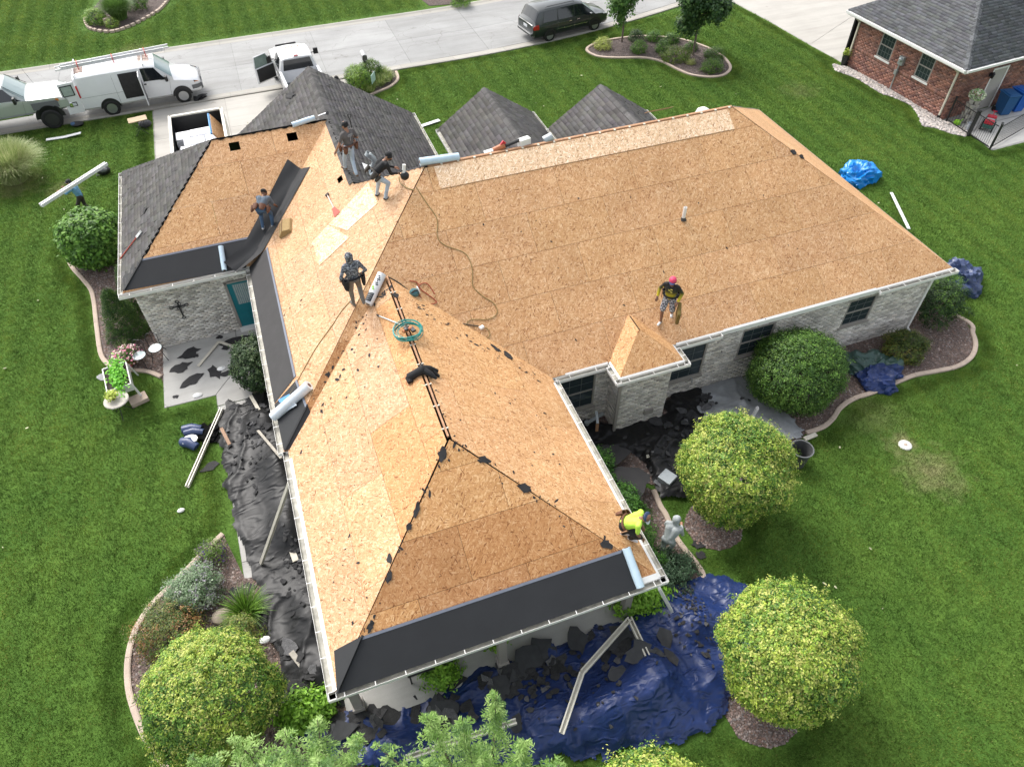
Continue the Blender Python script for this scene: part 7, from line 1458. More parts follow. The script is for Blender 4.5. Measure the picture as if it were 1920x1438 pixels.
bk_ = over(PN, [(13.0, 5.80), (13.85, 5.80), (13.85, 6.15), (13.05, 6.15)], 'chipboard_offcut', OSB, .35, None); bk_.parent = None; bk_.location = HO; tag(bk_, 'chipboard offcut lying behind the ridge on the right dark gable', 'board'); 
wd = thing('ridge_vent', 'white round vent dome just behind the right end of the main ridge', 'vent', (15.047,6.1,6.324)); MB().lathe([(.24, -.3), (.24, 0), (.2, .1), (.1, .16), (0, .17)], 16).build('dome', WHITE, wd, smooth=40)
# scraps of old felt
def scrap_poly(r, n=9, el=1.0):
    return [(math.cos(2 * PI * k / n) * r * rng.uniform(.45, 1.15) * el, math.sin(2 * PI * k / n) * r * rng.uniform(.45, 1.15)) for k in range(n)]
def scrap(label, pl, p, r, el=1.6, d=(1, 0, 0), mat=None, group=None, name='felt_scrap'):
    q = scrap_poly(r * (.8 if pl is PFS or pl is PFW or pl is PFE else 1), 13, el); n = len(q); m = MB().add([(a, b, .022 + .02 * rng.uniform(0, 1)) for a, b in q], [tuple(range(n))]); m.add([(a, b, .016) for a, b in q], [tuple(range(n - 1, -1, -1))])
    o = m.build(name, mat or FELT); o.matrix_world = place(Vector(p), pl.n if isinstance(pl, Plane) else Vector(pl), d); return tag(o, label, 'felt scrap', group)
hipw = (1, 1, 0); hipe = (1, -1, 0); fg = 'scraps of torn felt on the front wing roof'
for lab, pl, p, r, el, d in (('large torn felt scrap below the front wing apex on the left hip', PFS, (3.564,-3.037,4.828), .14, 1.9, (-.4, -1, 0)), ('ragged felt scrap right of the front wing apex', PFS, (4.403,-3.384,4.62), .12, 1.8, (1, -.5, 0)), ('felt scrap by the right hip of the front slope', PFS, (5.112,-4.117,4.18), .13, 1.8, hipe), ('long felt scrap halfway down the left hip', PFS, (2.67,-3.936,4.289), .09, 3.2, (-.5, -1, 0)),
        ('small felt scrap beside the long one on the left hip', PFS, (2.439,-4.171,4.148), .09, 1.7, (-.5, -1, 0)), ('felt scrap on the west slope near the lower left hip', PFW, (1.869,-4.591,3.805), .09, 1.8, (-.5, -1, 0)), ('felt scrap on the lower left hip just above the membrane', PFS, (1.755,-4.915,3.701), .10, 1.8, (-.5, -1, 0)), ('felt scrap at the bottom of the left hip above the black band', PFS, (1.122,-5.659,3.255), .10, 1.6, hipw),
        ('felt scrap in the right corner above the black band', PFS, (6.504,-5.6,3.29), .14, 1.3, hipe), ('grey felt scrap by the top of the ridge slot', PFE, (3.819,2.405,4.947), .14, 1.2, (1, -.3, 0)), ('dark felt scrap in the valley near its lower end', PFE, (6.408,0.651,3.393), .14, 2.0, hipe), ('dark felt scrap in the middle of the east valley', PFE, (6.125,0.864,3.563), .10, 2.4, hipe),
        ('felt scrap near the bay roof ridge', pbw, (9.519,0.12,2.891), .10, 1.3, (0, 1, 0)), ('dark flake by the east hip of the main roof', PS, (17.346,4.118,5.526), .09, 1.8, hipe), ('second dark flake by the east hip of the main roof', PS, (17.582,3.939,5.405), .07, 1.5, hipe), ('torn shingle flap on the street gable above the garage', PW, (2.862,15.506,4.719), .16, 2.4, (.6, -.6, 0)), ('torn shingle flap on the garage west slope', PGW, (-2.965,11.552,3.451), .12, 1.7, (.3, 1, 0))):
    scrap(lab, pl, p, r, el, d)
m = MB()
for (pl, pxs, n, sd_) in ((PFE, [(760,585),(860,610),(1000,740),(880,760)], 90, .5), (PFS, [(800,900),(780,980),(760,1040),(700,1160),(900,880),(980,930),(1050,975),(1120,1010)], 60, .12), (PFW, [(700,640),(690,760),(660,800),(770,900)], 16, .6)):
    pass
def crumbs(pl, path, n, sp, rmax):
    for _ in range(n):
        k = rng.integers(0, len(path) - 1); f = rng.uniform(); p = Vector(path[k]).lerp(Vector(path[k + 1]), f); x, y = p.x + rng.normal(0, sp), p.y + rng.normal(0, sp); q = scrap_poly(rng.uniform(.3, 1) ** 2 * rmax, 6, rng.uniform(1, 2.5)); a = rng.uniform(0, PI); nn = len(q)
        m.add([pl.on(x + u * math.cos(a) - v * math.sin(a), y + u * math.sin(a) + v * math.cos(a), .02) for u, v in q], [tuple(range(nn))])
crumbs(PFE, [(3.85,2.3,4.928),(3.968,-0.224,4.857),(3.868,-2.661,4.917)], 45, .25, .03); crumbs(PFE, [(4.075,2.383,4.793),(5.081,1.345,4.189),(7.004,-0.163,3.036)], 60, .09, .04); crumbs(PFE, [(5.299,-0.302,4.059),(6.121,-3.799,3.565)], 40, .7, .035)
crumbs(PFS, [(3.564,-3.037,4.828),(2.653,-3.952,4.279),(1.919,-4.763,3.792),(1.056,-5.688,3.237)], 40, .06, .042); crumbs(PFS, [(3.745,-2.868,4.929),(4.325,-3.354,4.638),(5.171,-4.164,4.152),(5.819,-4.829,3.752),(6.674,-5.635,3.269)], 34, .09, .04); crumbs(PFW, [(2.969,2.264,4.465),(2.105,0.587,3.947),(1.188,-0.837,3.397)], 30, .5, .045); crumbs(PFW, [(3.836,2.823,4.986),(3.012,2.445,4.491),(1.114,0.335,3.352)], 50, .05, .05)
crumbs(PS, [(5.492,3.994,5.442),(11.35,3.611,5.184),(16.315,1.368,3.672)], 60, 1.4, .028); crumbs(PW, [(1.309,4.841,3.632),(3.373,5.969,5.023)], 25, .8, .03); crumbs(PFW, [(1.109,-2.601,3.35),(1.377,-4.934,3.51)], 25, .6, .03); crumbs(PS, [(.3, .25, 0), (3.5, 3.1, 0)], 25, .04, .04)
lit = m.build('felt_litter', FELT); lit['kind'] = 'stuff'

# ---------------- things on the ground ----------------
def tarp(name, label, cat, poly, mat, hfun, res=.07, wr=.05, wsc=1.6, seed=1, fine=.28, back=None, holes=(), edge=.25, base=.03, creases=3):
    xs = np.arange(min(p[0] for p in poly) - .1, max(p[0] for p in poly) + .1, res); ys = np.arange(min(p[1] for p in poly) - .1, max(p[1] for p in poly) + .1, res)
    X_, Y_ = np.meshgrid(xs, ys, indexing='ij'); jx = X_ + (fbm(X_ * 3, Y_ * 3, seed + 9, 3) - .5) * .5; jy = Y_ + (fbm(X_ * 3, Y_ * 3, seed + 5, 3) - .5) * .5
    ins = inpoly(jx, jy, poly); ed = edge_dist(jx, jy, poly); f = np.clip(ed / edge, 0, 1)
    for (hx, hy, hr) in holes: ins &= np.hypot(jx - hx, jy - hy) > hr * (.7 + .6 * fbm(X_ * 4, Y_ * 4, seed + 3, 2))
    wx = X_ + (fbm(X_ * .9, Y_ * .9, seed + 21, 3) - .5) * 1.2; wy = Y_ + (fbm(X_ * .9, Y_ * .9, seed + 22, 3) - .5) * 1.2; Hh = np.zeros_like(X_)
    for k in range(creases):
        a = k * 1.15 + seed; u = (wx * math.cos(a) + wy * math.sin(a)) * wsc * (1 + .5 * k); v = (-wx * math.sin(a) + wy * math.cos(a)) * wsc * .2 * (1 + .4 * k)
        n = vnoise(u, v, seed + k * 7); Hh += (1 - np.abs(2 * n - 1)) ** 2.2 * wr / (1 + .55 * k)
    Hh += (1 - np.abs(2 * vnoise(wx * wsc * 5, wy * wsc * 3.2, seed + 50) - 1)) ** 2 * wr * fine
    Z_ = base + hfun(X_, Y_) * (f * f * (3 - 2 * f)) + Hh * (.35 + .65 * f); idx = -np.ones(X_.shape, int); q = ins[:-1, :-1] & ins[1:, :-1] & ins[1:, 1:] & ins[:-1, 1:]
    used = np.zeros(X_.shape, bool); used[:-1, :-1] |= q; used[1:, :-1] |= q; used[1:, 1:] |= q; used[:-1, 1:] |= q; idx[used] = np.arange(used.sum())
    V_ = np.stack([X_[used], Y_[used], Z_[used]], axis=1); F_ = np.stack([idx[:-1, :-1][q], idx[1:, :-1][q], idx[1:, 1:][q], idx[:-1, 1:][q]], axis=1); c = V_.mean(axis=0); c[2] = 0
    me = fast_mesh(name, V_ - c, F_); me.materials.append(mat); me.polygons.foreach_set('use_smooth', [True] * len(F_)); o = bpy.data.objects.new(name, me); COL.objects.link(o); o.location = c; tag(o, label, cat)
    tarp.h = (xs, ys, Z_, ins); return o
def bumps(*bl): return lambda x, y: sum(h * np.exp(-(((x - cx) / rx) ** 2 + ((y - cy) / ry) ** 2)) for cx, cy, rx, ry, h in bl)
def crinkle(name, col, rough, var, sc, st, dist, spec):
    m = mk(name, col, rough, var, 3, spec=spec); t = m.node_tree; b = t.nodes['Principled BSDF']; tc = t.nodes['Texture Coordinate'].outputs['Object']
    mp = N(t, 'ShaderNodeMapping'); mp.inputs['Rotation'].default_value = (0, 0, .5); mp.inputs['Scale'].default_value = (1, 1.9, 1); t.links.new(tc, mp.inputs['Vector'])
    n = N(t, 'ShaderNodeTexNoise', Scale=sc, Detail=5, Roughness=.62, Distortion=.8); n.noise_type = 'RIDGED_MULTIFRACTAL'; t.links.new(mp.outputs[0], n.inputs['Vector']); bump(t, b, n.outputs['Fac'], st, dist); return m
TARPB = crinkle('blue_tarp', (.014, .032, .122), .40, .25, 3.2, 1.0, .07, .45); TARPK = crinkle('black_sheeting', (.0085, .0085, .009), .45, .4, 2.2, .7, .06, .32); TARPG = crinkle('grey_sheeting', (.26, .27, .28), .36, .2, 2.0, .4, .05, .5); TARPC = mk('cyan_tarp', (.005, .22, .62), .28, .1, 5, bs=25, bst=.4, spec=.6); TARPN = mk('green_tarp', (.035, .075, .062), .35, .15, 5, bs=25, bst=.4); TARPD = mk('faded_blue_tarp', (.035, .055, .13), .38, .2, 5, bs=25, bst=.4)
big = [(8.418,-5.69,0),(9.178,-5.659,0),(9.808,-5.708,0),(10.238,-6.046,0),(10.536,-6.479,0),(10.375,-7.11,0),(9.519,-7.974,0),(8.763,-8.811,0),(7.598,-9.221,0),(6.44,-9.139,0),(5.206,-8.915,0),(3.123,-8.334,0),(0.965,-7.667,0),(-0.35,-7.039,0),(-1.171,-6.182,0),(-1.307,-5.863,0),(-0.641,-5.942,0),(0.457,-6.113,0),(1.347,-6.153,0),(3.91,-6.114,0),(6.041,-6.13,0),(7.024,-6.085,0),(7.815,-5.866,0)]
tarp('blue_tarp', 'big crumpled dark blue tarp littered with torn shingles along the porch', 'tarp', big, TARPB, bumps((7.0, -7.7, .7, .9, .75), (5.7, -8.1, 1.1, .6, .85), (4.3, -7.7, .6, .7, .45), (8.7, -6.9, .6, .5, .35), (2.6, -7.4, .6, .4, .4), (.8, -7.1, .5, .4, .35), (8.3, -8.3, .5, .5, .3)), wr=.13, wsc=.75, seed=4, res=.045, fine=.22)
bigh = tarp.h
def hz(th, x, y):
    xs, ys, Z_, ins = th; i = int(np.clip((x - xs[0]) / (xs[1] - xs[0]), 0, len(xs) - 1)); j = int(np.clip((y - ys[0]) / (ys[1] - ys[0]), 0, len(ys) - 1)); return float(Z_[i, j]) if ins[i, j] else .03
wpoly = [(-1.911,4.726,0),(-1.65,5.018,0),(-1.374,4.721,0),(-1.043,4.967,0),(-0.559,4.988,0)] + [(.28, 4.9, 0), (.28, -5.9, 0)] + [(-0.6,-5.703,0),(-1.082,-5.592,0),(-1.443,-5.613,0),(-1.459,-4.802,-0),(-1.402,-4.081,0),(-1.693,-3.132,0),(-1.691,-2.046,0),(-1.81,-1.345,0),(-2.043,-0.252,0),(-2.186,0.256,0),(-2.143,1.092,0),(-2.177,2.314,0),(-2.232,3.19,0),(-2.099,4.042,0)]
tarp('black_sheeting', 'long black plastic sheeting draped along the west wall below the gutter', 'plastic sheeting', wpoly, TARPK, bumps((-.5, 1.6, .6, 1.2, .45), (-.7, 3.6, .5, .6, .35), (-.5, -.6, .5, .8, .4), (-.4, -3.2, .5, .9, .35), (-.4, -4.9, .5, .5, .3)), wr=.13, wsc=.95, seed=11, res=.045, fine=.09, creases=2)
wh = tarp.h
epoly = [(8.63,0.461,0),(9.302,0.027,0),(9.61,-0.339,0),(10.425,-0.34,0),(11.258,-0.295,0),(11.577,0.238,0),(12.698,0.321,0),(13.068,-0.239,0),(12.362,-1.284,0),(11.081,-2.557,0),(10.333,-3.58,0),(9.701,-3.155,0),(9.638,-2.437,0),(9.75,-1.69,0),(9.344,-1.241,0),(8.627,-1.446,0),(8.426,-0.51,0)]
tarp('black_sheeting', 'crumpled black plastic sheeting in the inner corner below the bay', 'plastic sheeting', epoly, TARPK, bumps((9.3, -1.5, .7, .6, .18), (10.6, -1.6, .7, .6, .3), (11.3, -2.4, .6, .5, .2)), wr=.12, wsc=1.3, seed=23, res=.045, fine=.2); eh = tarp.h
gpoly = [(12.258,0.06,0),(13.262,0.264,0),(14.411,0.328,0),(14.955,-0.106,0),(14.758,-1.033,0),(14.893,-1.87,0),(15.03,-2.606,0),(14.621,-2.833,0),(13.611,-2.637,0),(13.3,-1.629,0),(12.519,-1.342,0),(12.109,-0.727,0)]
tarp('grey_sheeting', 'shiny grey plastic sheeting behind the ball tree beside the trash barrel', 'plastic sheeting', gpoly, TARPG, bumps((12.9, -1.2, .8, .5, .25), (13.6, -2.2, .6, .5, .15)), wr=.10, wsc=1.2, seed=31, res=.05, fine=.16); gh = tarp.h
def bundle(name, label, c, rx, ry, h, mat, seed, mat2=None, rz=0):
    t = thing(name, label, 'tarp', (c[0], c[1], 0), rz); n1_, n2_ = 60, 26; rows = []; rows2 = []
    for i in range(n1_ + 1):
        a = 2 * PI * (i % n1_) / n1_; r = []
        for j in range(n2_ + 1):
            f = j / n2_; b = f * PI / 2; x, y, z = math.cos(a) * math.cos(b) ** .7, math.sin(a) * math.cos(b) ** .7, math.sin(b) ** .8
            nz = float((1 - abs(2 * vnoise(np.array(x * 2.6 + z + 40), np.array(y * 2.6 + z * 1.5 + 40), seed) - 1)) ** 1.6) * .34 + float((1 - abs(2 * vnoise(np.array(x * 6 + z * 3 + 40), np.array(y * 6 - z * 2 + 40), seed + 3) - 1)) ** 2) * .16
            lobe = 1 + .16 * math.sin(3 * a + seed) + .08 * math.sin(5 * a + 2 * seed); k = .72 * lobe + nz * .75
            r.append((x * rx * k, y * ry * k, max(.0, z * h * (.62 + nz * 1.1))))
        rows.append(r)
    if mat2 is None: MB().grid(rows).build('crumpled_sheet', mat, t, smooth=True)
    else:
        k = n1_ * 5 // 9; MB().grid(rows[:k + 1]).build('crumpled_sheet', mat, t, smooth=True); MB().grid(rows[k:]).build('crumpled_lining', mat2, t, smooth=True)
    return t
bundle('blue_tarp', 'bright blue tarp bundled on the lawn behind the house', (25.695,8.906,0), 1.0, .85, .6, TARPC, 3)
bundle('blue_tarp', 'faded dark blue tarp heap at the south east house corner', (24.639,1.689,0), .85, .95, .75, TARPD, 8, rz=.3)
bundle('green_tarp', 'green and blue tarp heap beside the dark green wall shrub', (18.673,-1.117,0), 1.0, .95, .5, TARPN, 13, TARPB, rz=math.radians(-20))
# folded tarp on the left lawn
fo = thing('blue_tarp', 'rolled blue tarp left on the grass by the walkway', 'tarp', (-2.922,3.843,0)); 
for k, (a, b, r, mt_) in enumerate(((( -.25, .35, .12), (.3, .2, .1), .14, TARPD), ((-.2, .2, .1), (.35, .05, .1), .12, TARPD), ((-.3, -.1, .08), (.1, -.45, .06), .15, TARPD))): MB().tube([a, ((a[0] + b[0]) / 2, (a[1] + b[1]) / 2 + .03, .14), b], [r, r * 1.15, r * .9], 10).build('tarp_fold', mt_, fo, smooth=True)
MB().ball((-.05, -.2, .2), (.26, .2, .05), 10).build('white_wrapper', WHITE, fo, smooth=True)
bdl = thing('shingle_heap', 'small heap of dark shingles beside the rolled tarp', 'shingles', (-2.425,3.819,0))
for k in range(7): MB().box((rng.uniform(-.2, .2), rng.uniform(-.25, .25), .03 + k * .02), (.5, .33, .012), Matrix.Rotation(rng.uniform(-.1, .1), 3, 'X') @ rotz(rng.uniform(0, 3))).build('shingle', SHING, bdl)
# boards, gutters, trim lengths
def board(name, label, cat, a, b, w=.12, h=.06, mat=None, group=None, chan=False):
    a, b = Vector(a), Vector(b); L = (b - a).length; x = (b - a).normalized(); y = Vector((0, 0, 1)).cross(x).normalized(); z = x.cross(y)
    m = MB()
    if chan: m.box((L / 2, 0, .006), (L, w, .008)).box((L / 2, w / 2, h / 2), (L, .008, h)).box((L / 2, -w / 2, h / 2), (L, .008, h)).box((L / 2, w / 2 - .015, h), (L, .03, .008)).box((L / 2, -w / 2 + .015, h), (L, .03, .008))
    else: m.box((L / 2, 0, h / 2), (L, w, h))
    o = m.build(name, mat or PLANK, None, bevel=0 if chan else .004); o.matrix_world = Matrix(((x.x, y.x, z.x, a.x), (x.y, y.y, z.y, a.y), (x.z, y.z, z.z, a.z), (0, 0, 0, 1))); return tag(o, label, cat, group)
GUTC = mk('cream_gutter', (.62, .59, .50), .45, .1, 5)
board('gutter_length', 'long pale gutter length lying across the walkway and the lawn', 'gutter', (-3.169,1.953,0.04), (-1.959,4.671,0.08), .11, .09, GUTC, chan=True)
board('gutter_length', 'grey beige downspout leaning on the west eave above the black sheeting', 'downspout', (-1.386,-1.366,0.12), (0.007,-0.938,2.62), .10, .07, mk('beige_spout', (.40, .375, .32), .5, .1, 5))
board('wood_plank', 'brown plank lying on the black sheeting by the walkway', 'plank', (-2.018,3.787,0.18), (-1.824,3.008,0.2), .10, .03, mk('brown_plank', (.32, .20, .13), .8, .2, 9))
board('wood_plank', 'pale green plank under the west gutter near the patio shrub', 'plank', (-0.987,4.738,0.3), (-0.692,3.497,0.45), .11, .03, PLANK)
board('wood_plank', 'long grey plank sticking out below the west eave corner', 'plank', (-0.923,3.125,0.35), (-0.32,1.342,0.9), .08, .04, mk('grey_plank', (.36, .33, .28), .8, .2, 9))
board('wood_plank', 'short grey plank on the black sheeting near the porch corner', 'plank', (-0.98,-4.167,0.3), (-0.766,-4.639,0.25), .14, .03, mk('grey_plank2', (.38, .35, .30), .8, .2, 9))
board('wood_plank', 'pale splintered board on the sheeting halfway along the west wall', 'plank', (-0.569,-1.267,0.2), (-0.513,-1.664,0.2), .16, .03, PLANK)
board('gutter_length', 'white board lying on the lawn beside the street gable', 'board', (8.379,19.996,0.05), (9.779,20.365,0.05), .22, .03, VWHITE)
board('gutter_length', 'thin white board leaning at the east end of the house', 'board', (26.268,7.348,0.05), (24.723,4.598,0.4), .12, .03, VWHITE)
board('siding_strip', 'bent white vinyl strip on the grass near the van', 'vinyl strip', (-8.476,25.267,0.03), (-7.54,25.217,0.04), .2, .03, VWHITE); board('siding_strip', 'raised end of the bent white vinyl strip near the van', 'vinyl strip', (-7.588,25.236,0.04), (-6.88,25.192,0.12), .2, .03, VWHITE)
board('gutter_length', 'white gutter stub hanging from the south east porch corner', 'downspout', (7.607,-6.383,1.9), (8.112,-6.498,0.55), .10, .07, WHITE)
board('gutter_length', 'long upper half of the bent gutter lying on the blue tarp', 'gutter', (5.333,-7.299,1), (7.023,-6.386,0.65), .12, .08, GUTC, chan=True)
board('gutter_length', 'lower half of the bent gutter running to the tarp edge', 'gutter', (4.423,-8.304,0.85), (5.333,-7.299,1), .12, .08, GUTC, chan=True)
board('gutter_length', 'short gutter piece forming the right leg of the bent shape on the blue tarp', 'gutter', (7.035,-6.361,0.65), (6.942,-7.449,0.9), .12, .08, GUTC, chan=True)
board('gutter_length', 'straight pale gutter lying behind the cypress tips on the blue tarp', 'gutter', (1.094,-7.606,0.75), (3.584,-7.705,0.75), .12, .09, GUTC, chan=True)
board('gutter_length', 'short pale gutter by the black sheeting left of the ball tree', 'gutter', (9.884,-1.792,0.2), (10.706,-2.113,0.25), .09, .06, GUTC, chan=True)
board('gutter_length', 'white gutter end standing out of the grey sheeting', 'gutter', (13.704,-1.584,0.25), (13.752,-1.615,0.7), .10, .07, VWHITE, chan=True)
board('concrete_splash', 'short pale board at the edging behind the trash barrel', 'board', (14.805,-2.766,0.05), (15.255,-2.731,0.05), .14, .05, PLANK)
# carried gutter
ga_, gb_ = Vector((-8.21,19.05,0.173)), Vector((-5.064,19.05,1.491)); hw_ = (i8['hands'][0] + i8['hands'][1]) / 2
gdir = (gb_ - ga_); gm = board('carried_gutter', 'long white gutter carried over the lawn by the worker in sky blue', 'gutter', (-7.497,16.717,1.42), (-5.009,18.753,1.62), .16, .12, VWHITE, chan=True)
# patio furniture and plants
IRON = mk('black_iron', (.02, .02, .022), .5); SEAT = mk('pale_blue_glass', (.46, .56, .56), .25, .05, 8)
def bistro(label, loc, rz):
    t = thing('bistro_chair', label, 'chair', loc, rz, 'black iron chairs with pale round seats')
    MB().lathe([(0, .43), (.215, .43), (.22, .445), (.21, .46), (0, .46)], 24).build('seat', SEAT, t, smooth=40); m = MB()
    m.tube([(.215 * math.cos(q), .215 * math.sin(q), .445) for q in [2 * PI * k / 20 for k in range(21)]], .012, 6).build('seat_ring', IRON, t)
    for sx in (-1, 1):
        MB().tube([(sx * .15, .15, .44), (sx * .2, .22, .2), (sx * .26, .30, 0)], .012, 6).build('leg', IRON, t); MB().tube([(sx * .16, -.14, .44), (sx * .2, -.22, .2), (sx * .25, -.3, 0)], .012, 6).build('leg', IRON, t)
    MB().tube([(-.17, -.16, .44), (-.19, -.24, .8), (-.1, -.27, .92), (.1, -.27, .92), (.19, -.24, .8), (.17, -.16, .44)], .011, 6).tube([(0, -.19, .44), (0, -.27, .92)], .008, 6).tube([(-.12, -.2, .5), (0, -.25, .7), (.12, -.2, .5)], .007, 5).build('backrest', IRON, t); return t
bistro('black iron chair with pale round seat nearer the flower pot', (-4.309,7.75,0), math.radians(160)); bistro('black iron chair with pale round seat at the patio corner', (-3.783,7.936,0), math.radians(185))
TERR = mk('terracotta', (.30, .09, .05), .8, .15, 8)
def pot(label, loc, r, h, mat, pal, n, fl=None, spread=1.5, leaf=.09):
    t = thing('flower_pot', label, 'flower pot', loc); MB().lathe([(r * .7, 0), (r, h), (r * 1.08, h), (r * 1.08, h * .9), (r * .9, h * .88), (0, h * .88)], 16).build('pot', mat, t, smooth=30)
    P = rng.normal(0, 1, (n, 3)); P /= np.linalg.norm(P, axis=1)[:, None]; P *= (rng.uniform(.3, 1, (n, 1))) * r * spread; P[:, 2] = np.abs(P[:, 2]) * .9 + h * .8; leaf_mesh('leaves', P, np.tile([0, 0, 1.], (n, 1)), leaf, pick(pal, n), t, aspect=.5)
    if fl:
        k = n // 3; P = rng.normal(0, 1, (k, 3)); P /= np.linalg.norm(P, axis=1)[:, None]; P *= r * spread * rng.uniform(.85, 1.12, (k, 1)); P[:, 2] = np.abs(P[:, 2]) * .9 + h * .8; leaf_mesh('blossoms', P, np.tile([0, 0, 1.], (k, 1)), leaf * .9, pick(fl, k), t, aspect=.9)
    return t
fp_ = pot('flower pot with pink blossoms beside the iron chairs', (-4.721,7.957,0), .24, .35, TERR, [(.08, .16, .04), (.12, .2, .05), (.05, .1, .03)], 700, [(.62, .22, .34), (.75, .5, .55), (.5, .12, .26), (.8, .68, .68)], 1.9)
blades('spike_grass', 'spiky grass rising from the pink flower pot', 'plant', (fp_.location.x, fp_.location.y, .3), 40, .75, .5, [(.18, .26, .08)], .02, .4, base=.05)
pot('terracotta pot by the teal door', (-.22, 8.05, .016), .24, .34, TERR, [(.06, .08, .03), (.05, .05, .03)], 160, None, 1.1)
PB = thing('planter_box', 'white raised planter box with lettuce on the lawn edge', 'planter', (-4.895,6.638,0), math.radians(8)); VIN = mk('white_vinyl', (.72, .71, .68), .5)
for sx in (-1, 1): MB().box((sx * .36, 0, .62), (.03, 1.12, .3)).build('side_board', VIN, PB)
for sy in (-1, 1): MB().box((0, sy * .55, .62), (.72, .03, .3)).build('end_board', VIN, PB)
for sx in (-1, 1):
    for sy in (-1, 1): MB().bar((sx * .36, sy * .52, .7), (sx * .48, sy * .6, 0), .06, .04).build('leg', VIN, PB)
MB().box((0, 0, .66), (.66, 1.06, .1)).build('soil', SOIL, PB); P = rng.normal(0, 1, (900, 3)) * np.array([.10, .36, .06]) + np.array([.04, .05, .8]); leaf_mesh('lettuce', P, np.tile([0, 0, 1.], (900, 1)), .1, pick([(.14, .42, .03), (.2, .5, .05), (.1, .32, .03)], 900), PB, aspect=.7)
RT = thing('garden_table', 'round pale garden table on the lawn by the planter box', 'table', (-4.929,5.647,0)); MB().lathe([(0, .66), (.36, .66), (.38, .68), (.36, .705), (0, .705)], 28).build('tabletop', mk('stone_top', (.52, .48, .42), .8, .1, 9), RT, smooth=40)
for k in range(3): q = k * 2 * PI / 3 + .4; MB().tube([(.1 * math.cos(q), .1 * math.sin(q), .66), (.12 * math.cos(q), .12 * math.sin(q), .3), (.32 * math.cos(q), .32 * math.sin(q), 0)], .014, 6).build('leg', IRON, RT)
rtp = RT.location; pot('small pot with yellow green leaves on the round garden table', (rtp.x - .08, rtp.y + .06, .705), .10, .13, LEATHD, [(.34, .42, .06), (.45, .5, .12), (.25, .34, .05)], 330, None, 2.4, .08)
sl_ = MB().box((0, 0, .08), (.55, .4, .16)).build('grey_bench', EDGE, None, bevel=.02); sl_.location = (-4.469,6.058,0); sl_.rotation_euler = (0, 0, .3); tag(sl_, 'grey stone block behind the white planter box', 'stone')
fs = thing('stepping_stone', 'flat grey stepping stone in the grass left of the planter box', 'stone', (-5.504,7.607,0)); MB().prism([(math.cos(q) * .3 * (1 + .15 * math.sin(3 * q)), math.sin(q) * .2, 0) for q in [2 * PI * k / 14 for k in range(14)]], 0, .04).build('slab', mk('grey_slab', (.30, .30, .30), .9, .2, 8), fs)
rk = MB().ball((0, 0, .1), (.28, .22, .16), 10).build('garden_stone', mk('tan_stone', (.42, .35, .27), .9, .2, 6), None, smooth=True); rk.location = (-2.537,-2.522,0); tag(rk, 'rounded tan stone between the bedding plants and the strappy clump', 'stone')
# iron cross on the garage wall
cx_ = thing('wall_cross', 'ornate black iron cross on the grey brick garage wall', 'cross', (-2.6, gy - .07, 1.52)); IR2 = mk('iron_cross', (.03, .03, .03), .6)
MB().box((0, 0, -.05), (.05, .02, .62)).box((0, 0, .1), (.42, .02, .05)).build('bars', IR2, cx_)
for (x, z) in ((0, .3), (.24, .1), (-.24, .1), (0, -.4)): MB().tube([(x + .055 * math.cos(q), 0, z + .055 * math.sin(q)) for q in [2 * PI * k / 12 for k in range(13)]], .014, 5).build('scroll', IR2, cx_)
for q in range(4): a = PI / 4 + q * PI / 2; MB().tube([(0, 0, .1), (.14 * math.cos(a), 0, .1 + .14 * math.sin(a)), (.17 * math.cos(a + .5), 0, .1 + .17 * math.sin(a + .5))], .011, 5).build('scroll', IR2, cx_)
# torn felt and trim on the patio
UPZ = (0, 0, 1); pg = 'torn felt pieces on the patio'
for lab, p, r, el, d in (('jagged felt piece in the middle of the patio near the wall', (-2.783,7.787,0), .30, 1.5, (1, .5, 0)), ('small felt square below the jagged piece on the patio', (-2.636,7.567,0), .12, 1.2, (1, 0, 0)), ('rounded felt piece at the patio centre left', (-3.098,7.141,0), .26, 1.5, (1, .4, 0)), ('long torn felt piece in the lower half of the patio', (-2.843,6.391,0), .26, 2.1, (1, .45, 0)), ('pointed felt piece near the dark patio shrub', (-2.021,6.531,0), .24, 1.8, (.6, -1, 0)), ('felt piece in the patio corner near the teal door', (-1.289,7.769,0), .34, 1.7, (1, .3, 0)), ('felt strip by the patio shrub edge', (-1.635,6.335,0), .2, 1.6, (1, 0, 0)), ('tiny felt bit at the front edge of the patio', (-3.328,5.835,0), .09, 1.3, (1, 0, 0)), ('small felt bit against the garage wall', (-1.761,8.231,0), .1, 1.5, (1, .3, 0)), ('torn felt piece at the lower end of the walkway', (-1.996,-1.935,0), .3, 1.4, (1, 0, 0)), ('grey felt piece on the grass beside the walkway', (-2.503,2.517,0), .16, 2.0, (1, .4, 0)), ('dark felt flake on the grass by the grey hooded person', (9.94,-4.851,0), .13, 1.5, (1, -.5, 0)), ('second dark felt flake on the grass by the grey hooded person', (9.853,-5.15,0), .13, 1.3, (1, -.5, 0)), ('large grey felt sheet over the hedge below the east gutter', (8.976,-2.526,0.5), .6, 1.2, (1, -1, 0)), ('smaller grey felt sheet on the hedge near the inner corner', (8.955,-1.422,0.35), .45, 1.2, (1, 0, 0))):
    scrap(lab, UPZ, p, r, el, d)
board('trim_strip', 'long leg of the bent pale trim strip on the patio', 'trim', (-2.556,6.99,0.03), (-1.786,7.956,0.05), .10, .03, PLANK); board('trim_strip', 'short leg of the bent pale trim strip on the patio', 'trim', (-1.786,7.956,0.05), (-1.103,7.269,0.06), .10, .03, PLANK)
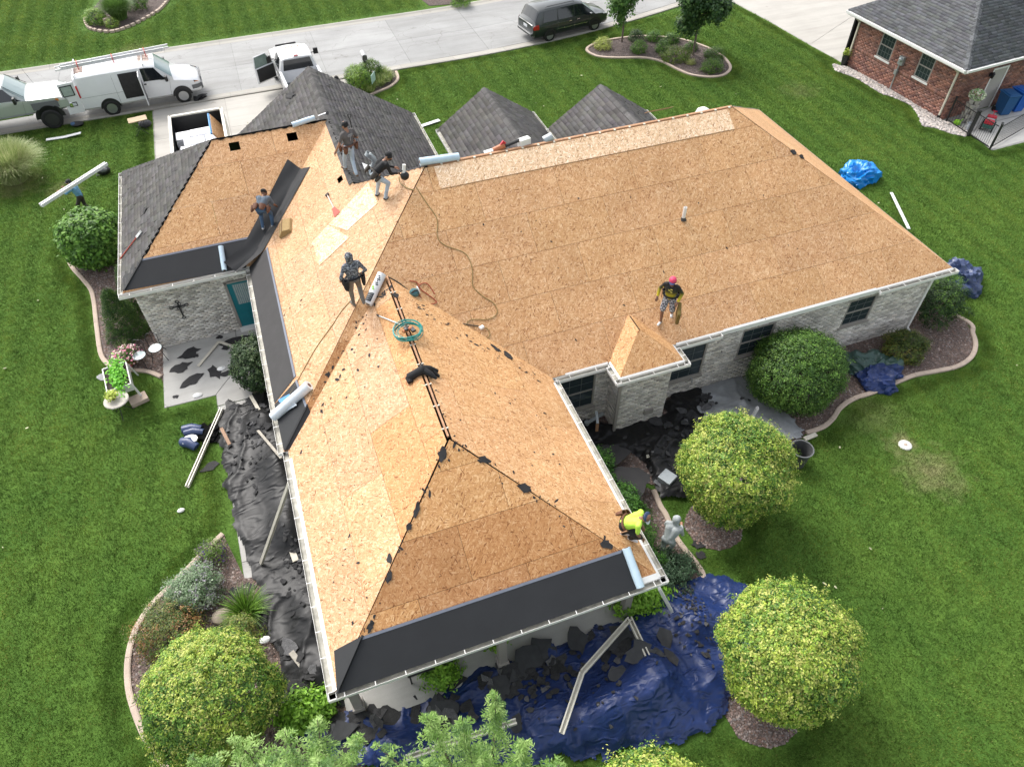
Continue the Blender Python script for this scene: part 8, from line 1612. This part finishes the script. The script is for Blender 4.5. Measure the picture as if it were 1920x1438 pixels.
def paper(label, p, r):
    t = W_(MB().ball((p[0], p[1], p[2] + .04), (r, r * .7, .05), 8), 'white_wrapper', WHITE, p, label, 'wrapper', 'white wrappers dropped on the ground', smooth=True)
paper('white crumpled wrapper by the patio shrub', (-1.821,6.616,0), .16); paper('white wrapper at the front edge of the patio', (-2.666,5.641,0), .16); paper('white wrapper alone on the left lawn', (-3.398,1.206,0), .11); paper('white wrapper on the black sheeting near the ball tree', (-1.545,-3.648,0.3), .14)
# misc on the grass
lid = thing('septic_lid', 'round white concrete lid in the right lawn', 'lid', (17.586,-3.99,0)); MB().lathe([(0, .05), (.16, .05), (.19, .03), (.2, 0)], 22).build('cover', VIN, lid, smooth=40); MB().lathe([(0, .065), (.05, .06), (.06, .05)], 12).build('knob', EDGE, lid)
tb_ = thing('trash_barrel', 'grey open trash barrel beside the ball tree', 'barrel', (14.074,-3.406,0)); BR = mk('barrel_grey', (.06, .062, .064), .55, .1, 8); MB().lathe([(.24, 0), (.30, .68), (.325, .68), (.325, .71), (.295, .71), (.28, .66), (.235, .05), (0, .05)], 28).build('shell', BR, tb_, smooth=30); MB().tube([(.325 * math.cos(q), .325 * math.sin(q), .70) for q in [2 * PI * k / 28 for k in range(29)]], .018, 6).build('rim', GREYP, tb_)
for s in (-1, 1): MB().box((s * .34, 0, .6), (.06, .16, .1)).build('handle', BR, tb_)
vh = thing('vent_hood', 'square grey metal roof vent lying on the black sheeting', 'vent', (10.109,-2.745,0.1), math.radians(28)); MB().box((0, 0, .02), (.62, .62, .02)).build('flange', GREYP, vh); MB().box((0, .04, .14), (.42, .42, .2)).build('hood', GALV, vh, bevel=.02)
ms = thing('metal_stand', 'grey metal stand with a wooden post in the inner corner', 'stand', (8.91,-0.354,0)); MB().bar((0, 0, 0), (.05, .1, .55), .09, .09).build('post', RWOOD, ms); MB().bar((-.28, .1, .6), (.3, .25, .62), .1, .04).bar((0, .0, .55), (.1, .35, .7), .08, .04).build('arm', GALV, ms); MB().lathe([(0, 0), (.08, 0), (.08, .1), (0, .1)], 10, (-.32, .1, .55)).build('cup', GALV, ms)
bp = thing('backpack', 'black and grey backpack lying on the lawn below the carried gutter', 'backpack', (-5.77,21.119,-0)); MB().ball((0, 0, .17), (.3, .24, .2), 12).build('bag', BLACK, bp, smooth=True); MB().ball((.02, -.1, .24), (.2, .14, .12), 10).build('pocket', GREYP, bp, smooth=True); MB().tube([(-.25, 0, .1), (-.35, -.15, .05), (-.2, -.22, .1)], .02, 6).build('strap', GREYP, bp)
bg_ = thing('tool_bag', 'small black and blue bag on the grass by the kerb', 'bag', (-7.089,26.232,0)); MB().ball((0, 0, .12), (.3, .2, .14), 12).build('bag', BLACK, bg_, smooth=True); MB().ball((-.15, -.05, .18), (.15, .12, .08), 10).build('blue_flap', JEAND, bg_, smooth=True)
sd2 = thing('folding_stand', 'wooden board on a thin folding stand on the front lawn', 'stand', (-4.089,24.372,0)); MB().box((0, 0, .72), (.85, .5, .03), rotz(.15)).build('board', mk('tan_board', (.45, .34, .22), .8, .1, 6), sd2)
for a, b in (((-.3, -.2, .7), (.3, -.25, 0)), ((.3, -.2, .7), (-.3, -.25, 0)), ((-.3, .2, .7), (.3, .2, 0)), ((.3, .2, .7), (-.3, .2, 0))): MB().tube([a, b], .014, 6).build('leg', IRON, sd2)
bg2 = thing('tool_bag', 'dark grey bag beside the wooden board on the front lawn', 'bag', (-3.93,24.979,0)); MB().ball((0, 0, .16), (.32, .22, .18), 12).build('bag', mk('bag_grey', (.05, .05, .055), .8, .3, 12), bg2, smooth=True); MB().tube([(-.15, 0, .3), (0, 0, .42), (.15, 0, .3)], .015, 6).build('handle', BLACK, bg2)
bmp = thing('bumper_debris', 'black crumpled plastic lying under the van front', 'debris', (-1.164,26.889,0)); 
for k in range(7): MB().add([(rng.uniform(-.4, .4), rng.uniform(-.25, .25), rng.uniform(.02, .25)) for _ in range(5)], [(0, 1, 2), (0, 2, 3), (0, 3, 4)]).build('shard', BLACK, bmp)
# patio furniture under the porch
pc = thing('porch_chair', 'black slatted chair under the porch edge near the middle post', 'chair', (3.15, -5.2, .1), math.radians(10)); MB().box((0, 0, .42), (.62, .6, .06)).build('seat', IRON, pc); MB().box((0, .3, .7), (.62, .05, .55)).build('backrest', IRON, pc)
for x in (-.28, .28):
    MB().box((x, 0, .62), (.05, .6, .04)).build('armrest', IRON, pc)
    for y in (-.26, .26): MB().box((x, y, .3), (.04, .04, .6)).build('leg', IRON, pc)
pc2 = thing('porch_table', 'low black table under the porch edge left of the black chair', 'table', (2.1, -5.55, .1)); 
for k in range(5): MB().box((0, -.28 + k * .14, .5), (1.1, .1, .025)).build('slat', IRON, pc2)
for x in (-.5, .5):
    for y in (-.28, .28): MB().box((x, y, .25), (.04, .04, .5)).build('leg', IRON, pc2)
# torn shingles lying on the tarps
sg = 'torn shingle sheets on the blue tarp'; DEB = mk('torn_shingle', (.040, .040, .042), .95, .3, 8, vcol=True, speck=.3, ss=60)
def debris(th, px, n, spread, rmin, rmax, labels, thing_n):
    xs, ys, Z_, ins = th; c = Vector(px); out = MB(); made = 0
    for k in range(n):
        x, y = c.x + rng.normal(0, spread[0]), c.y + rng.normal(0, spread[1]); i = int((x - xs[0]) / (xs[1] - xs[0])); j = int((y - ys[0]) / (ys[1] - ys[0]))
        if not (1 <= i < len(xs) - 2 and 1 <= j < len(ys) - 2) or not ins[i, j]: continue
        z = float(Z_[i, j]); gx = float(Z_[i + 1, j] - Z_[i - 1, j]) / (2 * (xs[1] - xs[0])); gy_ = float(Z_[i, j + 1] - Z_[i, j - 1]) / (2 * (ys[1] - ys[0])); nn = Vector((-gx * .5 + rng.normal(0, .07), -gy_ * .5 + rng.normal(0, .07), 1)).normalized()
        r = rng.uniform(rmin, rmax); q = scrap_poly(r, int(rng.integers(5, 10)), rng.uniform(1, 1.7)); M_ = place((x, y, z + .02 + rng.uniform(0, .04)), nn, (rng.normal(), rng.normal(), 0)); h = len(q); cv = rng.normal(0, .10)
        g = rng.choice((.6, .8, 1.0, 1.3, 2.6)) if rng.uniform() < .5 else .8; P = [M_ @ Vector((a, b, cv * a * a / max(r, .1))) for a, b in q]; P2 = [p - Vector((0, 0, .012)) for p in P]
        out.add(P + P2, [tuple(range(h)), tuple(range(2 * h - 1, h - 1, -1))] + [((a + 1) % h, a, h + a, h + (a + 1) % h) for a in range(h)], 0, (g, g * .99, g * .97))
    return out
def debris_things(o, label, group):
    k = 0
    while k < len(o.f):
        h = len(o.f[k]); i0 = min(o.f[k]); P = [Vector(p) for p in o.v[i0:i0 + 2 * h]]; c = sum(P, Vector()) / len(P)
        b = MB().add([p - c for p in P], [tuple(i - i0 for i in f) for f in o.f[k:k + h + 2]], 0, o.c[k]).build('torn_shingle', DEB); b.location = c; tag(b, label, 'torn shingle', group); k += h + 2
dlab = {(34, .24): 'in the big heap by the middle porch post', (8, .2): 'beside the upper end of the bent gutter', (6, .24): 'right of the bent gutter on the tarp', (18, .3): 'in the patch left of the middle cypress tip', (26, .26): 'in the patch by the west porch post'}
tot = MB(); lab_i = 0
for (p, n, sp, r0, r1) in (((4.258,-6.489,0.2), 34, (.5, .3), .08, .24), ((4.43,-6.928,0.3), 60, (.7, .35), .03, .12), ((6.054,-6.675,0.4), 8, (.5, .3), .08, .2), ((6.788,-7.22,0.4), 6, (.5, .3), .1, .24), ((8.845,-6.189,0.2), 110, (.16, .4), .01, .04), ((2.009,-6.658,0.2), 18, (.35, .25), .12, .3), ((0.057,-6.387,0.2), 26, (.5, .25), .08, .26), ((8.481,-7.112,0.2), 40, (.3, .4), .02, .07), ((4.772,-7.734,0.4), 40, (1.3, .5), .015, .06)):
    o = debris(bigh, p, n, sp, r0, r1, None, 0)
    if r1 >= .2: debris_things(o, 'dark torn shingle piece ' + dlab[(n, r1)], 'torn shingle pieces on the blue tarp ' + dlab[(n, r1)]); continue
    if r1 > .2:
        # each larger sheet is an object of its own
        base = 0; vi = 0
        for f0 in [k for k, f in enumerate(o.f) if k == 0 or len(f) > 4 and o.f[k - 1][-1] != f[-1]]: pass
    tot.v += o.v; k0 = tot.n; tot.f += [tuple(i + k0 for i in f) for f in o.f]; tot.m += o.m; tot.c += o.c; tot.n += o.n
ob = tot.build('shingle_debris', DEB); ob['kind'] = 'stuff'
tot = MB()
for th, p, n, sp, r0, r1 in ((wh, (-0.911,3.92,0.3), 14, (.3, .5), .06, .2), (wh, (-1.199,2.782,0.3), 60, (.4, .8), .02, .08), (wh, (-0.532,-1.792,0.2), 50, (.25, .8), .02, .09), (wh, (-0.96,-5.23,0.3), 26, (.3, .7), .08, .25), (eh, (10.218,-1.766,0.2), 40, (.9, .5), .02, .08), (eh, (11.419,-0.882,0.2), 12, (.5, .3), .05, .2), (gh, (12.804,-0.45,0.2), 14, (.4, .2), .04, .18)):
    o = debris(th, p, n, sp, r0, r1, None, 0)
    if r1 >= .18: debris_things(o, 'dark torn shingle piece lying on the ' + ('long sheeting by the west wall' if th is wh else 'sheeting in the courtyard by the bay'), 'torn shingle pieces on the ' + ('west sheeting' if th is wh else 'courtyard sheeting')); continue
    k0 = tot.n; tot.v += o.v; tot.f += [tuple(i + k0 for i in f) for f in o.f]; tot.m += o.m; tot.c += o.c; tot.n += o.n
ob = tot.build('shingle_debris', DEB); ob['kind'] = 'stuff'
def tsheet(lab, th, p, r, el, d, g=1.0):
    xs, ys, Z_, ins = th; z = hz(th, p[0], p[1]); o = scrap(lab, (0.05, -.08, 1), (p[0], p[1], z + .06), r, el, d, mat=DEB2, name='torn_shingle'); o['category'] = 'torn shingle'; return o
DEB2 = mk('torn_sheet', (.045, .046, .048), .9, .2, 6)
for lab, p, r, el, d in (('squarish torn sheet right of the bent gutter corner', (6.808,-7.297,0.5), .34, 1.2, (1, 0, 0)), ('dark curled sheet near the porch slab on the blue tarp', (5.734,-6.275,0.4), .34, 1.3, (1, .3, 0)), ('flat grey piece left of the small pale scrap on the tarp', (6.186,-7.514,0.5), .22, 1.3, (1, 0, 0)), ('angular sheet between the two gutter legs', (6.688,-6.668,0.5), .36, 1.2, (1, .6, 0)), ('upright wedge sheet near the long gutter', (3.634,-7.633,0.3), .18, 1.6, (1, 1, 0)), ('torn sheet on the tarp next to the ball tree', (7.698,-6.991,0.4), .22, 1.8, (.4, 1, 0)), ('large torn sheet in the main debris heap', (4.297,-6.381,0.4), .42, 1.3, (1, .4, 0)), ('second large sheet at the left of the debris heap', (3.51,-6.698,0.4), .34, 1.2, (1, -.3, 0)), ('wide sheet along the tarp edge by the porch', (4.76,-6.258,0.3), .4, 1.6, (1, .3, 0)), ('dark sheet left of the middle cypress tip', (2.13,-6.713,0.3), .38, 1.2, (1, 0, 0)), ('torn sheet at the far left end of the blue tarp', (-0.173,-6.397,0.3), .3, 1.4, (1, .3, 0))):
    tsheet(lab, bigh, p, r, el, d)
pad_ = thing('foam_pad', 'olive foam pad carried at the side of the person in plaid shorts', 'foam pad', (11.489,0.321,3.666)); MB().box((0, 0, 0), (.10, .44, .55), rotz(-.5) @ Matrix.Rotation(.3, 3, 'X')).build('pad', mk('olive_foam', (.16, .115, .03), .9, .2, 12), pad_, bevel=.03)
bd_ = MB().box((0, 0, .02), (.34, .2, .03)).build('pale_scrap', mk('tan_scrap', (.28, .25, .2), .9, .2, 9), None); bd_.location = ((6.368,-7.685,0.6)); tag(bd_, 'small pale board scrap on the blue tarp', 'board')
lf = MB()
for k in range(150):
    x, y = rng.uniform(-12, 26), rng.uniform(-11, 24)
    if inpoly(x, y, [(-4.2, -6.6), (8, -6.6), (8, -1), (21.6, -1), (21.6, 15), (8, 17), (-4.2, 17)]): continue
    r = rng.uniform(.015, .05); q = scrap_poly(r, 5, 1.6); a = rng.uniform(0, PI); g = rng.choice((.5, .8, 1.0)); lf.add([(x + u * math.cos(a) - v * math.sin(a), y + u * math.sin(a) + v * math.cos(a), .07) for u, v in q], [tuple(range(5))], 0, (g, g * .97, g * .8))
lf = lf.build('lawn_litter', mk('litter', (.55, .55, .42), .8, 0, vcol=True)); lf['kind'] = 'stuff'
# ---------------- grass blades over the lawn ----------------
def grass():
    blades_n = 300; pv = []; pf = []; pc = []
    for k in range(blades_n):
        x, y = rng.uniform(-.5, .5, 2); a = rng.uniform(0, 2 * PI); h = rng.uniform(.035, .075); l = rng.uniform(.01, .05); b = rng.uniform(0, 2 * PI); w = rng.uniform(.006, .011); i = len(pv)
        pv += [(x - math.cos(a) * w, y - math.sin(a) * w, 0), (x + math.cos(a) * w, y + math.sin(a) * w, 0), (x + math.cos(b) * l, y + math.sin(b) * l, h)]; pf.append((i, i + 1, i + 2))
    g = .52; xs = np.arange(-26, 50, g); ys = np.arange(-14.5, 58, g); X_, Y_ = np.meshgrid(xs, ys, indexing='ij'); X_ = X_.ravel() + rng.uniform(-.1, .1, X_.size); Y_ = Y_.ravel() + rng.uniform(-.1, .1, Y_.size)
    Rr, Uu, Ff = np.array(_R), np.array(_U), np.array(_F); d = np.stack([X_, Y_, 0 * X_], axis=1) - np.array(cam.matrix_world.translation); zz = d @ Ff; sx = (d @ Rr) / zz; sy = (d @ Uu) / zz
    k = (np.abs(sx) < .80) & (np.abs(sy) < .62) & (zz > 0); X_, Y_ = X_[k], Y_[k]
    bad = np.zeros(X_.shape, bool)
    solid = [[(-3.6, 16.5), (7, 16.5), (7, 27), (-3.6, 27)], [(-3.75, 8.4), (-3.75, 5.4), (-2.1, 5.4), (-1.9, -2.3), (-.9, -2.3), (-.1, 8.4)], [(-3.7, 8.4), (.3, 8.4), (.3, -6.5), (7.4, -6.5), (7.4, .2), (21.3, .2), (21.3, 11.2), (7.4, 11.2), (7.4, 16.2), (-3.7, 16.2)], [(31.252,28.907,0),(31.722,25.112,0),(32.031,21.26,0),(32.339,18.21,0),(38.099,20.983,0)] + [(44, 22), (44, 33)], [(32.8, 11.7), (42, 12.3), (42, 19), (32.3, 18.6)], big, wpoly] + BEDS
    SCL = np.ones(X_.shape); fx, fy = np.meshgrid(np.arange(-14, 40, .2), np.arange(-14.5, 28, .2), indexing='ij'); fx = fx.ravel() + rng.uniform(-.06, .06, fx.size); fy = fy.ravel() + rng.uniform(-.06, .06, fy.size)
    d = np.stack([fx, fy, 0 * fx], axis=1) - np.array(cam.matrix_world.translation); zz = d @ Ff; kk = (np.abs((d @ Rr) / zz) < .76) & (np.abs((d @ Uu) / zz) < .58) & (zz > 0); fx, fy = fx[kk], fy[kk]
    def clear(x, y):
        m_ = np.full(x.shape, 9.0)
        for pl in solid:
            b0 = (min(p[0] for p in pl) - 1, max(p[0] for p in pl) + 1, min(p[1] for p in pl) - 1, max(p[1] for p in pl) + 1); w_ = (x > b0[0]) & (x < b0[1]) & (y > b0[2]) & (y < b0[3])
            if w_.any(): q = np.where(inpoly(x[w_], y[w_], pl), -1, edge_dist(x[w_], y[w_], pl)); m_[w_] = np.minimum(m_[w_], q)
        yn = 26.72 + np.maximum(0, x - 12) ** 2 * .0095; return np.minimum(m_, np.where((y > yn) & (y < yn + 7.33), -1, np.minimum(np.abs(y - yn), np.abs(y - yn - 7.33))))
    c1 = clear(X_, Y_); c2 = clear(fx, fy); a1 = c1 > .42; a2 = (c2 > .15) & (c2 < .62)
    X_ = np.concatenate([X_[a1], fx[a2]]); Y_ = np.concatenate([Y_[a1], fy[a2]]); SCL = np.concatenate([np.ones(a1.sum()), np.full(a2.sum(), .36)]); n = len(X_)
    me = bpy.data.meshes.new('grass'); V_ = list(pv) + [(x, y, 0) for x, y in zip(X_, Y_)]; me.from_pydata(V_, [], pf)
    at = me.attributes.new('is_pt', 'BOOLEAN', 'POINT'); at.data.foreach_set('value', [False] * len(pv) + [True] * n); at = me.attributes.new('psc', 'FLOAT_VECTOR', 'POINT'); at.data.foreach_set('vector', np.concatenate([np.ones((len(pv), 3)), np.stack([SCL, SCL, SCL ** .35], axis=1)]).astype(np.float32).ravel())
    o = bpy.data.objects.new('grass', me); COL.objects.link(o); o['kind'] = 'stuff'; me.materials.append(GRASSM)
    ng = bpy.data.node_groups.new('grass', 'GeometryNodeTree'); ng.interface.new_socket('Geometry', in_out='INPUT', socket_type='NodeSocketGeometry'); ng.interface.new_socket('Geometry', in_out='OUTPUT', socket_type='NodeSocketGeometry')
    a = ng.nodes.new('NodeGroupInput'); z = ng.nodes.new('NodeGroupOutput'); sp = ng.nodes.new('GeometryNodeSeparateGeometry'); na = ng.nodes.new('GeometryNodeInputNamedAttribute'); na.data_type = 'BOOLEAN'; na.inputs[0].default_value = 'is_pt'
    ip = ng.nodes.new('GeometryNodeInstanceOnPoints'); rv = ng.nodes.new('FunctionNodeRandomValue'); rv.data_type = 'FLOAT_VECTOR'; rv.inputs[1].default_value = (0, 0, 6.283); mp = ng.nodes.new('GeometryNodeMeshToPoints')
    L = ng.links.new; L(a.outputs[0], sp.inputs[0]); L(na.outputs[0], sp.inputs[1]); L(sp.outputs[0], mp.inputs[0]); L(mp.outputs[0], ip.inputs[0]); L(sp.outputs[1], ip.inputs[2]); ns = ng.nodes.new('GeometryNodeInputNamedAttribute'); ns.data_type = 'FLOAT_VECTOR'; ns.inputs[0].default_value = 'psc'; L(ns.outputs[0], ip.inputs[6]); L(rv.outputs[0], ip.inputs[5]); L(ip.outputs[0], z.inputs[0])
    md = o.modifiers.new('scatter', 'NODES'); md.node_group = ng
GRASSM, t_, b_ = nodes('grass_blade')
gp_ = N(t_, 'ShaderNodeNewGeometry').outputs['Position']; n1 = N(t_, 'ShaderNodeTexNoise', Scale=.30, Detail=5, Roughness=.6); n2 = N(t_, 'ShaderNodeTexNoise', Scale=3.0, Detail=5, Roughness=.7); wv = N(t_, 'ShaderNodeTexWave', Scale=.30, Distortion=1.0, Detail=2)
for q in (n1, n2, wv): t_.links.new(gp_, q.inputs['Vector'])
rp_ = N(t_, 'ShaderNodeNewGeometry')
c_ = ramp(t_, rp_.outputs['Random Per Island'], [(0, (.058, .114, .020)), (.5, (.110, .202, .038)), (.9, (.185, .285, .072)), (1, (.31, .32, .13))])
c_ = mixc(t_, 1.0, c_, ramp(t_, n1.outputs['Fac'], [(.32, (.72, .84, .75)), (.68, (1.3, 1.14, 1.05))]), 'MULTIPLY'); c_ = mixc(t_, 1.0, c_, ramp(t_, n2.outputs['Fac'], [(.3, (.55, .64, .62)), (.7, (1.5, 1.34, 1.3))]), 'MULTIPLY'); c_ = mixc(t_, 1.0, c_, ramp(t_, wv.outputs['Fac'], [(.2, (.80, .84, .82)), (.8, (1.2, 1.16, 1.12))]), 'MULTIPLY')
c_ = dry_patch(t_, c_, gp_); t_.links.new(c_, b_.inputs['Base Color']); b_.inputs['Roughness'].default_value = .6; b_.inputs['Specular IOR Level'].default_value = .2
tr_ = N(t_, 'ShaderNodeBsdfTranslucent'); t_.links.new(c_, tr_.inputs['Color']); mx_ = N(t_, 'ShaderNodeMixShader'); mx_.inputs[0].default_value = .3; t_.links.new(b_.outputs[0], mx_.inputs[1]); t_.links.new(tr_.outputs[0], mx_.inputs[2]); t_.links.new(mx_.outputs[0], t_.nodes['Material Output'].inputs['Surface'])
grass()
